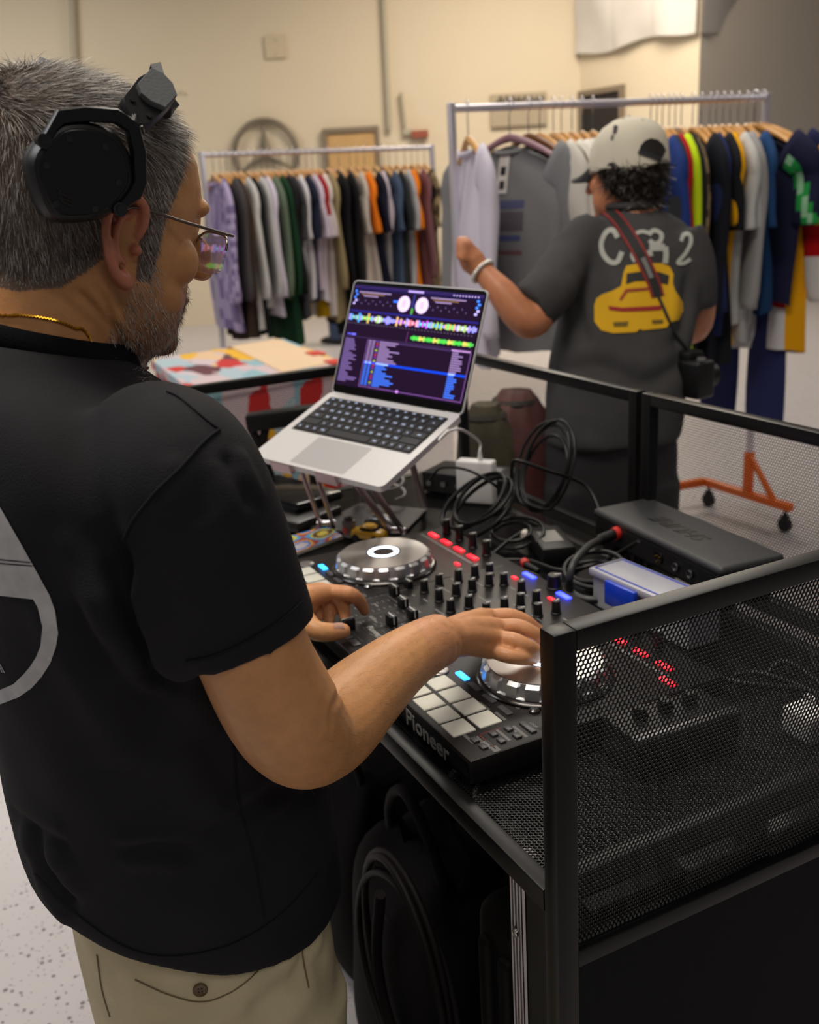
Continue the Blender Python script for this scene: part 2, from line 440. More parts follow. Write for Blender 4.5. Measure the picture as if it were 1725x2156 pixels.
mb.build('door_leaf', mat('pale_maple', (196, 158, 104), .45, var=.08, vscale=5), door, world=True)
for a0, a1, b0, b1 in ((u0 - .05, u0, -TH, d0[2] + .04), (u1, u1 + .05, -TH, d0[2] + .04), (u0, u1, d0[2] - .02, d0[2] + .04)):
    mb = MB(WM); mb.rbox((a0, VB - .09, b0), (a1, VB - .005, b1), .004, 1); mb.build('door_frame', mat('taupe_paint', (128, 114, 96), .5), door, world=True)
mb = MB(WM); mb.tube([(u1 - .07, VB - .06, .1), (u1 - .07, VB - .11, .1), (u1 - .17, VB - .11, .1)], .01, 8); mb.build('door_handle', CHROME, door, world=True)
# dark doorway in the right wall
q0 = pv(1228, 200, 12.96); q1 = pv(1312, 186, 12.4)
door2 = thing('door_2', 'dark doorway in the cream wall behind the right rack', None, (q0[0], q0[1], -TH), kind='structure')
dd = nrm(np.array([q1[0] - q0[0], q1[1] - q0[1], 0])); nn = np.array([-dd[1], dd[0], 0]); nn = nn if nn @ (CAM - q0) > 0 else -nn
cw = np.array([corner[0], corner[1], 0]); ow = np.array([outer[0], outer[1], 0]); ww = nrm(ow - cw)
wn = np.array([-ww[1], ww[0], 0]); wn = wn if wn @ (CAM - cw) > 0 else -wn
def onwall(x, y):
    r = ray(x, y); t = ((cw - CAM) @ wn)/(r @ wn); return CAM + r*t
A_ = onwall(1230, 205); B_ = onwall(1310, 190)
def wallquad(s0, s1, z0, z1, t0, t1, mb):
    vs = []
    for t in (t0, t1):
        for s, z in ((s0, z0), (s1, z0), (s1, z1), (s0, z1)):
            q = cw + ww*s + wn*t; vs.append((q[0], q[1], z))
    return mb.add(vs, [(3, 2, 1, 0), (4, 5, 6, 7), (0, 1, 5, 4), (1, 2, 6, 5), (2, 3, 7, 6), (3, 0, 4, 7)])
s0 = (A_ - cw) @ ww; s1 = (B_ - cw) @ ww; zt = B_[2]
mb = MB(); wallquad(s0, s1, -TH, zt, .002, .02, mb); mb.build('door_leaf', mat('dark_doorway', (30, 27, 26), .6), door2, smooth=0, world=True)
for a, b, c, e in ((s0 - .06, s0, -TH, zt + .06), (s1, s1 + .06, -TH, zt + .06), (s0, s1, zt, zt + .06)):
    mb = MB(); wallquad(a, b, c, e, .002, .05, mb); mb.build('door_frame', mat('taupe_paint', (128, 114, 96), .5), door2, smooth=0, world=True)
# conduits, boxes and signs on the back wall
CON = mat('painted_conduit', (176, 168, 146), .5)
def conduit(pts, r, lab):
    mb = MB(); mb.tube([pv(x, y, VB - .06) for x, y in pts], r, 8); return tag(mb.build('conduit_pipe', CON, smooth=60), lab, 'pipe')
conduit([(806, -60), (808, 10), (820, 272)], .035, 'thin grey conduit running down the cream wall beside the door')
conduit([(845, 195), (850, 240), (853, 268)], .025, 'short conduit dropping to the red alarm box on the wall')
conduit([(150, -60), (158, 150)], .035, 'pale conduit on the wall above the grey haired head')
t_ = thing('alarm_box', 'small dark red alarm box on the cream wall', 'alarm', pv(883, 283, VB))
mb = wall_box(866, 276, 902, 289, VB - .005, .09, MB()); mb.build('housing', mat('alarm_red', (150, 78, 56), .5), t_, world=True)
mb = wall_box(848, 272, 866, 284, VB - .005, .07, MB()); mb.build('bracket', CON, t_, world=True)
t_ = thing('wall_outlet', 'pale blank cover plate high on the cream wall', 'cover plate', pv(580, 95, VB))
mb = wall_box(556, 76, 604, 122, VB - .005, .03, MB()); mb.build('plate', mat('plate_cream', (205, 190, 160), .5), t_, world=True)
for yy in (84, 114):
    c = pv(580, yy, VB - .035); mb = MB(); mb.cyl(c, c - FH*.006, .012, n=10); mb.build('screw', CON, t_, world=True)
t_ = thing('smoke_sensor', 'small round white sensor on the cream wall', 'sensor', pv(383, 193, VB))
c = pv(383, 193, VB); mb = MB(); mb.cyl(c, c - FH*.05, .035, .025, 20); mb.build('housing', mat('sensor_white', (226, 214, 190), .5), t_, world=True)
c2 = c - FH*.05; mb = MB(); mb.cyl(c2, c2 - FH*.01, .012, .01, 12); mb.build('lens', mat('sensor_lens', (150, 140, 120), .3), t_, world=True)
# framed lettering on the wall above the right rack
t_ = thing('wall_sign', 'grey sign with dark script lettering on the cream wall', 'sign', pv(1090, 222, VB))
mb = wall_box(1032, 200, 1151, 262, VB - .005, .05, MB()); mb.build('board', mat('sign_grey', (172, 158, 134), .6), t_, world=True)
mb = MB(); mb.tube([pv(1046 + 2.1*k, 213 + 9*math.sin(k*1.05 + .4*math.sin(k*.31))*(1 if k % 9 else 1.6), VB - .062) for k in range(48)], .012, 6, smooth=3); mb.build('lettering', mat('sign_dark', (70, 62, 54), .6), t_, world=True)
# large ring emblem with a three pointed star, hung on the wall
t_ = thing('ring_emblem', 'large grey metal ring with a three pointed star on the wall', 'emblem', pv(560, 322, VB - .08))
c = pv(560, 324, VB - .07); EM = mat('emblem_grey', (128, 118, 102), .45, .4)
R_ = 60*VB/FPX*1.03
mb = MB(); mb.tube([c + RH*R_*math.cos(q) + np.array([0, 0, 1])*R_*math.sin(q) for q in np.linspace(0, 2*math.pi, 48, endpoint=False)], .034, 8, True); mb.build('ring', EM, t_, smooth=80, world=True)
for q in (90, 210, 330):
    a = math.radians(q); d = RH*math.cos(a) + np.array([0, 0, 1])*math.sin(a); s = np.cross(d, FH)
    mb = MB(); mb.add([c - s*.07 + d*.03, c + s*.07 + d*.03, c + d*R_, c - FH*.05 + d*.02, c - d*.05], [(0, 3, 2), (3, 1, 2), (4, 3, 0), (4, 1, 3), (0, 2, 1), (0, 1, 4)]); mb.build('star_point', EM, t_, smooth=0, world=True)
# dark things far right: shelf with hanging black jacket
t_ = thing('wall_shelf', 'pale shelf along the shaded wall at the end of the right rack', 'shelf', pv(1690, 295, 9.5))
for nm, bx in (('shelf_board', ((1640, 288), (1800, 301), .5)), ('bracket', ((1672, 301), (1678, 340), .3)), ('bracket', ((1760, 301), (1766, 340), .3)), ('back_panel', ((1655, 301), (1800, 420), .05))):
    (x0, y0), (x1, y1), t = bx
    a = pv(x0, y0, 9.6); b = pv(x1, y1, 9.6); ua, ub = (a - CAM) @ RH, (b - CAM) @ RH
    mb = MB(WM); mb.rbox((ua, 9.6 - t, min(a[2], b[2]) if nm != 'shelf_board' else a[2] - .06), (ub, 9.6 + .1, a[2]), .006, 1)
    mb.build(nm, mat('shelf_tan', (176, 160, 136), .6) if nm == 'shelf_board' else mat('shelf_grey', (104, 94, 86), .6), t_, world=True)

# ---------------------------------------------------------------- the DJ booth
BX0, BX1, BY0, BY1, ZT, ZB = -1.19, .200, -.027, .655, .267, -.081
booth = thing('dj_booth', 'black metal DJ booth table with perforated mesh sides', 'table', (-.49, .31, -TH))
def post(x0, y0, x1, y1, z0, z1, name='post'):
    mb = MB(); mb.rbox((x0, y0, z0), (x1, y1, z1), .0015, 2); return mb.build(name, BLACK, booth, world=True)
def perforated(O, U, Vd, lu, lv, pitch, hole, thick, name, walls=None):
    """sheet with a hexagonal field of holes; walls(u) tells where the hole sides are modelled too"""
    O = np.array(O, float); U = np.array(U, float); Vd = np.array(Vd, float); N = np.cross(U, Vd)
    nu = int(lu/pitch); nv = int(lv/(pitch*.8660254))
    cu, cv = [], []
    for j in range(nv):
        k = np.arange(nu) + (.5 if j % 2 else 0); cu.append(k*pitch + pitch*.5); cv.append(np.full(nu, j*pitch*.8660254 + pitch*.5))
    cu = np.concatenate(cu); cv = np.concatenate(cv); n = len(cu)
    ang = np.radians(np.arange(6)*60 + 30); Ro = pitch/math.sqrt(3)*1.0; Ri = hole/2*1.07
    w = walls(cu) if walls is not None else np.zeros(n, bool)
    def ring(r, t, sel): 
        return (O + (cu[sel][:, None] + r*np.cos(ang))[..., None]*U + (cv[sel][:, None] + r*np.sin(ang))[..., None]*Vd + N*t)
    allc = np.ones(n, bool)
    P = np.concatenate([ring(Ro, 0, allc), ring(Ri, 0, allc)], axis=1).reshape(-1, 3)
    k = np.arange(6); k1 = (k + 1) % 6
    base = np.arange(n)*12
    F = np.stack([np.stack([base[:, None] + k, base[:, None] + k1, base[:, None] + 6 + k1, base[:, None] + 6 + k], -1)], 0).reshape(-1, 4)
    nw = int(w.sum())
    if nw:
        P2 = ring(Ri, -thick, w).reshape(-1, 3); off = len(P); P = np.concatenate([P, P2])
        bi = base[w]; b2 = off + np.arange(nw)*6
        F2 = np.stack([bi[:, None] + 6 + k, bi[:, None] + 6 + k1, b2[:, None] + k1, b2[:, None] + k], -1).reshape(-1, 4)
        F = np.concatenate([F, F2])
    Mi = np.array(ROOTM[booth.name].inverted()); P = P @ Mi[:3, :3].T + Mi[:3, 3]
    me = bpy.data.meshes.new(name); me.vertices.add(len(P)); me.vertices.foreach_set('co', P.astype(np.float32).ravel())
    me.loops.add(len(F)*4); me.loops.foreach_set('vertex_index', F.astype(np.int32).ravel())
    me.polygons.add(len(F)); me.polygons.foreach_set('loop_start', np.arange(len(F), dtype=np.int32)*4)
    me.update(calc_edges=True); me.materials.append(MESHM)
    o = bpy.data.objects.new(name, me); COL.objects.link(o); o.parent = booth
    return o
MESHM = mat('perforated_black_steel', (22, 22, 23), .28, .3, var=.1, vscale=30)
# table frame
post(BX0 + .02, BY0, .176, -.008, -.024, 0, 'frame_bar'); post(.156, -.008, .176, .635, -.024, 0, 'frame_bar')
post(BX0 + .02, .635, .176, .652, -.024, 0, 'frame_bar'); post(BX0 + .02, -.008, BX0 + .04, .635, -.024, 0, 'frame_bar')
perforated((BX0 + .04, -.008, -.002), (1, 0, 0), (0, 1, 0), 1.306, .643, .005, .0043, .002, 'table_top', lambda u: u > 1.16)
# side and back frames
post(.178, BY0, .200, -.004, -TH, ZT); post(.178, .655, .200, .677, -TH, ZT)
post(.178, -.004, .200, .655, ZT - .020, ZT, 'rail'); post(.178, -.004, .200, .655, ZB, ZB + .018, 'rail')
perforated((.189, -.004, ZB + .012), (0, 1, 0), (0, 0, 1), .655, ZT - ZB - .03, .005, .0044, .0016, 'mesh_panel', lambda u: u < .45)
yb0, yb1 = .655, .675
for xa, xb in ((-1.175, -.532), (-.518, .178)):
    post(xa, yb0, xa + .022, yb1, -TH, ZT); post(xb - .022, yb0, xb, yb1, -TH, ZT)
    post(xa + .022, yb0, xb - .022, yb1, ZT - .020, ZT, 'rail'); post(xa + .022, yb0, xb - .022, yb1, ZB, ZB + .018, 'rail')
    perforated((xa + .02, yb0 + .01, ZB + .012), (1, 0, 0), (0, 0, 1), xb - xa - .04, ZT - ZB - .03, .005, .0044, .001, 'mesh_panel')
xl0, xl1 = -1.197, -1.177
post(xl0, BY0, xl1, -.005, -TH, ZT); post(xl0, -.005, xl1, .655, ZT - .020, ZT, 'rail'); post(xl0, -.005, xl1, .655, ZB, ZB + .018, 'rail')
perforated((xl0 + .01, -.005, ZB + .012), (0, 1, 0), (0, 0, 1), .655, ZT - ZB - .03, .005, .0044, .001, 'mesh_panel')
# closed lower panels and legs
mb = MB(); mb.rbox((.183, -.004, -TH + .02), (.195, .655, ZB), .002, 1); mb.build('lower_panel', mat('black_board', (17, 17, 20), .7, spec=.12, var=.12, vscale=60, bump=.15, bscale=1200), booth, world=True)
mb = MB(); mb.rbox((-1.17, .658, -TH + .02), (.178, .668, ZB), .002, 1); mb.build('lower_panel', mat('black_board', (15, 15, 18), .6), booth, world=True)
mb = MB(); mb.rbox((.112, -.006, -TH), (.145, .03, -.024), .002, 1); mb.build('leg', BLACK, booth, world=True)
mb = MB()
mb.rbox((.084, -.006, -TH), (.108, .018, -.024), .002, 1)
for k in range(4): mb.rbox((.086 + k*.0058, -.0085, -TH), (.0885 + k*.0058, -.005, -.03), .0008, 1)
lg = mb.build('leg', ALU, booth, world=True); lg['label'] = 'ribbed aluminium leg'
mb = MB(); mb.rbox((-1.16, -.006, -TH), (-1.13, .03, -.024), .002, 1); mb.build('leg', BLACK, booth, world=True)
for x in (.128, -1.15):
    mb = MB(); mb.rbox((x - .016, .6, -TH), (x + .016, .635, -.024), .002, 1); mb.build('leg', BLACK, booth, world=True)
mb = MB(); mb.prism([(0, 0), (.026, 0), (.026, -.012), (.017, -.02), (.006, -.02)], 0, .003, Matrix(((1, 0, 0, .1), (0, 0, 1, -.0105), (0, 1, 0, -.026), (0, 0, 0, 1))))
br = mb.build('bracket', CHROME, booth, world=True)
for z in (-.04, -.115, -.3):
    mb = MB(); mb.lathe([(.0055, 0), (.005, .002), (.0025, .003)], 12); M = Matrix.Translation((.098 if z > -.1 else .096, -.0085, z)) @ Matrix.Rotation(math.pi/2, 4, 'X')
    mb.v = [tuple(M @ Vector(q)) for q in mb.v]; mb.build('rivet', CHROME, booth, world=True)
mb = MB(); mb.box((.148, -.0015 - .027, -.2), (.154, -.0268, -.15)); 
# aluminium rails under the table edge, seen through the mesh
for y0, y1 in ((.03, .15), (.155, .235), (.262, .62)):
    mb = MB(); mb.rbox((.150, y0, -.072), (.172, y1, -.054), .002, 1); mb.build('side_rail', ALU if y0 > .15 else BLACK, booth, world=True)
mb = MB(); mb.rbox((.146, .235, -.076), (.174, .262, -.028), .002, 1); mb.build('clamp', PLASTIC, booth, world=True)
mb = MB(); mb.rbox((.06, .03, -.052), (.09, .62, -.03), .002, 1); mb.build('side_rail', BLACK, booth, world=True)

# ---------------------------------------------------------------- the DJ controller
CW, CDp, CH = .706, .362, .034
ctl = thing('dj_controller', 'black two deck DJ controller with silver jog wheels and lit pads', 'DJ controller', (-CW/2, CDp/2, 0))
TOPM = mat('controller_top', (30, 27, 27), .42, spec=.3, var=.08, vscale=30)
mb = MB(); mb.rbox((-CW, 0, .004), (0, CDp, CH), .003, 2); mb.build('body', TOPM, ctl, world=True)
for x in (-CW + .04, -.04):
    for y in (.03, CDp - .03):
        mb = MB(); mb.cyl((x, y, 0), (x, y, .005), .012, n=16); mb.build('foot', RUBBER, ctl, world=True)
mb = MB(); mb.box((-CW + .01, -.0008, .006), (-.004, .0, CH - .005)); mb.build('front_panel', mat('gloss_black', (10, 10, 11), .12), ctl, world=True)
PRINT = mat('silver_print', (150, 148, 145), .45); PRINTD = mat('grey_print', (98, 96, 95), .5); REDP = mat('red_print', (120, 34, 28), .5)
def ink(pts3, col, w=.0008, z=CH):
    pass
def ctext(s, size, M, m, name='lettering', parent=ctl, ext=0.0002, shear=0, off=0.0):
    v, f = text_geo(s, size, ext, shear, off)
    mb = MB(); mb.add([M @ Vector(q) for q in v], f); return mb.build(name, m, parent, smooth=0, world=True)
# lettering on the front face, read from the DJ's side
pl0 = pY(852, 1512, 0.0); pl1 = pY(954, 1617, 0.0)
Mf = Matrix(((1, 0, 0, (pl0[0] + pl1[0])/2), (0, 0, -1, -.0012), (0, 1, 0, .0165), (0, 0, 0, 1)))
ctext('Pioneer', .030, Mf @ Matrix.Diagonal((1.14, 1, 1, 1)), PRINT, off=.0004)
def flat(x, y, z, ang=0): return Matrix.Translation((x, y, z)) @ Matrix.Rotation(ang, 4, 'Z')
def at_top(px, py, z=CH):
    p = pz(px, py, z); return p
Z0 = CH
WHITE = mat('pad_white', (205, 203, 190), .5, emit=(255, 250, 235), estr=.05, sss=.2)
GREYB = mat('button_grey', (70, 70, 72), .4); DARKB = mat('button_dark', (44, 44, 46), .4)
LEDB = mat('led_cyan', (40, 150, 255), .4, emit=(40, 150, 255), estr=5.0); LEDR = mat('led_red', (255, 30, 40), .4, emit=(255, 20, 38), estr=3.2)
LEDV = mat('led_blue', (50, 60, 255), .4, emit=(48, 62, 255), estr=5.0); LEDW = mat('led_white', (220, 235, 255), .4, emit=(205, 228, 255), estr=5.5)
JOGT = mat('jog_plate', (190, 187, 186), .36, 1.0, aniso=.7); JOGS = mat('jog_rim', (205, 205, 208), .42, 1.0)
def base_obj(mbfun, name, m):
    mb = MB(); mbfun(mb); me_o = mb.build(name, m, ctl); return me_o
PROTO = {}
def put(kind, name, m, x, y, z, fun, ang=0.0):
    """alike pieces share one mesh"""
    x, y, z = Vector((x, y, z)) - Vector(ROOTM[ctl.name].translation)
    key = (kind, m.name)
    if key not in PROTO:
        mb = MB(); fun(mb); o = mb.build(name, m, ctl); PROTO[key] = o
    else:
        o = PROTO[key].copy(); o.name = name; COL.objects.link(o); o.parent = ctl
    o.matrix_local = Matrix.Translation((x, y, z)) @ Matrix.Rotation(ang, 4, 'Z')
    return o
def sub(o, kind, name, m, fun):
    key = (kind, m.name, 'sub')
    if key not in PROTO:
        mb = MB(); fun(mb); s = mb.build(name, m, o); PROTO[key] = s
    else:
        s = PROTO[key].copy(); s.name = name; COL.objects.link(s)
    s.parent = o; s.matrix_local = Matrix.Identity(4)
    return s
def f_pad(mb): mb.rbox((-.0155, -.0150, -.001), (.0155, .0150, .0022), .0022, 2)
def f_btn(w, d, h): return lambda mb: mb.rbox((-w/2, -d/2, -.001), (w/2, d/2, h), .0012, 2)
def knob(x, y, z=Z0, r=.0062, h=.019, big=False):
    o = put('knob%d' % int(r*1e5), 'knob', PLASTIC, x, y, z, lambda mb: mb.lathe([(r*1.15, 0), (r*1.15, .002), (r, .003), (r*.88, h - .001), (r*.8, h), (r*.3, h)], 20), rnd.uniform(-.5, .5))
    sub(o, 'kn%d' % int(r*1e5), 'pointer', mat('knob_white', (205, 205, 203), .4), lambda mb: (mb.box((-.0009, 0, h - .0002), (.0009, r*.84, h + .0007)), mb.box((-.0009, r*.8, h*.55), (.0009, r*.98, h + .0007))))
    return o
JX = (-.120, -.584); JY = .178
for jx in JX:
    j = thing_j = None
    # jog wheel: rim with finger notches, plate, light ring
    def rimmod(q, i): return 1 - (.05 if (math.sin(q*18) > .35 and i in (2, 3)) else 0)
    mb = MB(); mb.lathe([(.0865, 0), (.0865, .003), (.0845, .005), (.082, .006)], 64, (jx, JY, Z0), mod=None); mb.build('jog_well', mat('jog_ring', (60, 58, 58), .2, .8), ctl, world=True)
    mb = MB(); mb.lathe([(.079, .004), (.080, .007), (.080, .008), (.0775, .021), (.0725, .0245), (.0715, .0245)], 176, (jx, JY, Z0), mod=rimmod)
    jog = mb.build('jog_wheel', JOGS, ctl, smooth=30, world=True)
    mb = MB(); mb.lathe([(.072, .0242), (.0715, .0256), (.027, .0262), (.0265, .0258)], 96, (jx, JY, Z0)); p_ = mb.build('plate', JOGT, jog, smooth=30); 
    def fix(o):
        Mi = np.array(ROOTM[ctl.name].inverted()); o.data.transform(Matrix(Mi.tolist()))
    fix(p_)
    mb = MB(); mb.lathe([(.0255, .0262), (.0255, .0266), (.0178, .0266), (.0178, .0262)], 64, (jx, JY, Z0), cap=False); l_ = mb.build('light_ring', LEDW, jog); fix(l_)
    mb = MB(); mb.lathe([(.0178, .0261), (.0178, .0264), (.001, .0264)], 48, (jx, JY, Z0)); l_ = mb.build('hub_disc', mat('hub_dark', (38, 24, 28), .25), jog); fix(l_)
    mb = MB(); mb.lathe([(.028, .026), (.028, .02635), (.0256, .02635), (.0256, .026)], 64, (jx, JY, Z0), cap=False); l_ = mb.build('hub_ring', PLASTIC, jog); fix(l_)
    dx = jx - JX[0]
    for c in range(4):
        for r_ in range(2):
            put('pad', 'pad', WHITE, -.0680 - .0355*c + dx, .0238 + .0350*r_, Z0, f_pad)
    # pad mode buttons, first one lit
    for k, q in enumerate(((974, 1424), (1000, 1447), (1031, 1472), (1064, 1497))):
        p = at_top(*q); 
        put('mode', 'mode_button', LEDB if k == 0 else GREYB, p[0] + dx, p[1], Z0, f_btn(.024, .0085, .0022))
    for q, w, d in (((1000, 1560), .011, .008), ((1018, 1574), .011, .008), ((1039, 1547), .011, .008), ((1056, 1561), .011, .008), ((1071, 1536), .011, .008), ((1089, 1551), .011, .008), ((1112, 1533), .027, .008)):
        p = at_top(*q); put('fb%d' % int(w*1000), 'function_button', GREYB, p[0] + dx, p[1], Z0, f_btn(w, d, .0028))
    for q, w, d in (((985, 1554), .028, .004), ((1024, 1566), .012, .009), ((1043, 1577), .012, .009), ((1060, 1548), .028, .004), ((1095, 1540), .028, .004), ((985 - 3, 1460), .022, .004), ((1020, 1487), .022, .004), ((1054, 1508), .022, .004)):
        p = at_top(*q); mb = MB(); mb.box((p[0] + dx - w/2, p[1] - d/2, Z0 - .0004), (p[0] + dx + w/2, p[1] + d/2, Z0 + .0002)); mb.build('label_print', PRINTD, ctl, smooth=0, world=True)
    for s, q, sz in (('PARAMETER1', (1018, 1564), .0052), ('BEATS', (1090, 1544), .0048), ('LOOP', (1123, 1527), .0050), ('PRO', (1089, 1490), .0045)):
        p = at_top(*q); ctext(s, sz, flat(p[0] + dx, p[1], Z0 + .0002, 0), PRINT)
    a = at_top(1008, 1547)
    for (x0, y0, x1, y1) in ((a[0], a[1], a[0] + .036, a[1] + .0010), (a[0], a[1], a[0] + .0010, a[1] + .03)):
        mb = MB(); mb.box((x0 + dx, y0, Z0 - .0004), (x1 + dx, y1, Z0 + .0002)); mb.build('label_print', REDP, ctl, smooth=0, world=True)
    p = at_top(1125, 1499); put('jack', 'small_knob', mat('chrome_dark', (110, 110, 112), .2, .9), p[0] + dx, p[1], Z0, lambda mb: mb.lathe([(.007, 0), (.0065, .003), (.004, .005)], 16))
    # cue and play buttons left of the pads
    for k, yy in enumerate((.03, .075)):
        put('cue', 'round_button', mat('silver_button', (150, 146, 146), .3, .6), jx - .085, yy - .002, Z0, lambda mb: mb.lathe([(.0135, 0), (.0135, .002), (.012, .003), (.001, .003)], 24))
    # tempo slider to the right of the wheel
    tx = jx + .103
    mb = MB(); mb.box((tx - .002, .10, Z0 - .0006), (tx + .002, .245, Z0 + .0003)); mb.build('slider_slot', mat('slot_black', (5, 5, 5), .6), ctl, smooth=0, world=True)
    cpos = .135 if dx == 0 else .17
    put('tempo', 'slider_cap', PLASTIC, tx, cpos, Z0, f_btn(.016, .010, .012)); mb = MB(); mb.box((tx - .0075, cpos - .0007, Z0 + .012), (tx + .0075, cpos + .0007, Z0 + .0127)); mb.build('slider_mark', mat('knob_white', (205, 205, 203), .4), ctl, smooth=0, world=True)
    for k in range(14):
        mb = None
    # effect section at the back edge
    fx = -.672 if dx else -.196
    for k in range(4):
        put('fxled', 'effect_button', LEDR, fx + .0455*k if k < 4 else 0, .318, Z0, f_btn(.027, .009, .0022))
        if k < 3 or dx: knob(fx + .004 + .0455*k, .343, r=.0072, h=.026)
    if not dx: put('fxled', 'effect_button', LEDR, -.026, .294, Z0, f_btn(.027, .009, .0022))
    mb = MB(); mb.box((fx - .02, .300, Z0 - .0004), (fx + .16, .3055, Z0 + .0002)); mb.build('label_print', PRINTD, ctl, smooth=0, world=True)
# mixer knobs: cap positions read off the photograph, thrown onto the mixer plane
caps = [(55, 610), (190, 555), (190, 690), (365, 515), (345, 640), (515, 475), (490, 600), (645, 550), (780, 545), (460, 750), (295, 785), (650, 460), (620, 815),
        (940, 615), (930, 730), (785, 770), (775, 905), (1075, 705), (1090, 820), (935, 860), (1255, 795)]
for cx, cy in caps:
    p = pz(880 + cx/4.3125, 1080 + cy/4.3125, Z0 + .020); knob(p[0], p[1], r=.0066, h=.020)
p = pz(1167, 1212, Z0 + .02); knob(p[0], p[1], r=.011, h=.022)
for q in ((1115, 1213), (1187, 1255)):
    p = at_top(*q); put('load', 'load_button', LEDV, p[0], p[1], Z0, f_btn(.030, .009, .0026))
for q in ((1084, 1217), (963, 1188), (1161, 1261)):
    p = at_top(*q); put('cuel', 'cue_light', LEDR, p[0], p[1], Z0, f_btn(.013, .006, .002))
# channel faders and crossfader
for cx, cy in ((1165, 690), (1245, 800), (1140, 960), (1330, 905)):
    p = pz(560 + cx/4.3125, 1080 + cy/4.3125, Z0 + .010)
    mb = MB(); mb.box((p[0] - .0018, .045, Z0 - .0006), (p[0] + .0018, .125, Z0 + .0003)); mb.build('fader_slot', mat('slot_black', (5, 5, 5), .6), ctl, smooth=0, world=True)
    o = put('fader', 'fader_cap', PLASTIC, p[0], p[1], Z0, lambda mb: mb.rbox((-.0085, -.006, 0), (.0085, .006, .016), .0012, 2))
    sub(o, 'fad', 'pointer', mat('knob_white', (205, 205, 203), .4), lambda mb: mb.box((-.0087, -.0008, .004), (.0087, .0008, .0166)))
    for k in range(9):
        for s in (-1, 1):
            put('tick', 'scale_mark', PRINTD, p[0] + s*.013, .048 + .0092*k, Z0 - .0004, lambda mb: mb.box((-.0035, -.0007, 0), (.0035, .0007, .0006)))
p = pz(560 + 745/4.3125, 1080 + 1010/4.3125, Z0 + .008)
mb = MB(); mb.box((p[0] - .03, p[1] - .0018, Z0 - .0006), (p[0] + .05, p[1] + .0018, Z0 + .0003)); mb.build('fader_slot', mat('slot_black', (5, 5, 5), .6), ctl, smooth=0, world=True)
o = put('xf', 'crossfader_cap', PLASTIC, p[0], p[1], Z0, lambda mb: mb.rbox((-.006, -.0095, 0), (.006, .0095, .017), .0012, 2))
sub(o, 'xfp', 'pointer', mat('knob_white', (205, 205, 203), .4), lambda mb: mb.box((-.0008, -.0097, .004), (.0008, .0097, .0176)))
q = at_top(789, 1330); ctext('Pioneer', .013, flat(q[0], q[1], Z0 + .0002), PRINT, off=.0002)
# printed scale lines and small captions of the mixer
rg = random.Random(11)
for k in range(46):
    x = rg.uniform(-.47, -.235); y = rg.choice([.05, .075, .1, .14, .165, .19, .215, .24, .27, .3]) + rg.uniform(-.004, .004)
    put('cap%d' % (k % 4), 'label_print', PRINTD, x, y, Z0 - .0004, (lambda wv: (lambda mb: mb.box((-wv, -.0016, 0), (wv, .0016, .0006))))(.004 + .003*(k % 4)))
for x in (-.475, -.23):
    mb = MB(); mb.box((x - .0006, .02, Z0 - .0004), (x + .0006, .34, Z0 + .0002)); mb.build('label_print', PRINTD, ctl, smooth=0, world=True)
mb = MB(); mb.box((-.47, .128, Z0 - .0004), (-.235, .1292, Z0 + .0002)); mb.build('label_print', PRINTD, ctl, smooth=0, world=True)
for q in ((855, 1352), (905, 1330)):
    p = at_top(*q)
for k in range(3): put('lowpad', 'shift_button', DARKB, -.395 + .026*k, .016, Z0, f_btn(.022, .012, .002))

# ---------------------------------------------------------------- laptop on its stand
LR = np.array([[0.9239, -0.3434, 0.1686], [0.3801, 0.8737, -0.3035], [-0.0431, 0.3446, 0.9378]])
LT = np.array([-0.7028, 0.1121, 0.1841]); LWd, LDp = .3126, .2212
LM = Matrix(((LR[0][0], LR[0][1], LR[0][2], LT[0]), (LR[1][0], LR[1][1], LR[1][2], LT[1]), (LR[2][0], LR[2][1], LR[2][2], LT[2]), (0, 0, 0, 1)))
lap = thing('laptop', 'open silver laptop showing music software on a stand', 'laptop', M=LM)
SILV = mat('laptop_silver', (216, 214, 214), .42, .4)
def rrect(w, d, r, n=6, cx=0, cy=0):
    out = []
    for sx, sy, a0 in ((1, 1, 0), (-1, 1, 90), (-1, -1, 180), (1, -1, 270)):
        for k in range(n + 1):
            q = math.radians(a0 + 90*k/n); out.append((cx + sx*(w/2 - r) + r*math.cos(q), cy + sy*(d/2 - r) + r*math.sin(q)))
    return out
mb = MB(); mb.prism(rrect(LWd, LDp, .011, 6, 0, LDp/2), -.0110, 0); mb.build('base', SILV, lap)
mb = MB(); mb.prism(rrect(.283, .112, .004, 4, 0, .148), -.001, .0003); mb.build('keyboard_well', mat('key_well', (16, 16, 18), .5), lap)
KEY = mat('key_black', (28, 28, 32), .45); kp = {}; GLY = mat('key_glyph', (150, 165, 190), .5, emit=(170, 190, 225), estr=.25)
rows = [(.0085, [1]*14), (.0165, [1]*13 + [1.5]), (.0165, [1.5] + [1]*12 + [1]), (.0165, [1.8] + [1]*11 + [1.75]), (.0165, [2.3] + [1]*10 + [2.3]), (.0165, [1, 1, 1, 1.25, 5.4, 1.25, 1, 1, 1, 1])]
y = .2015
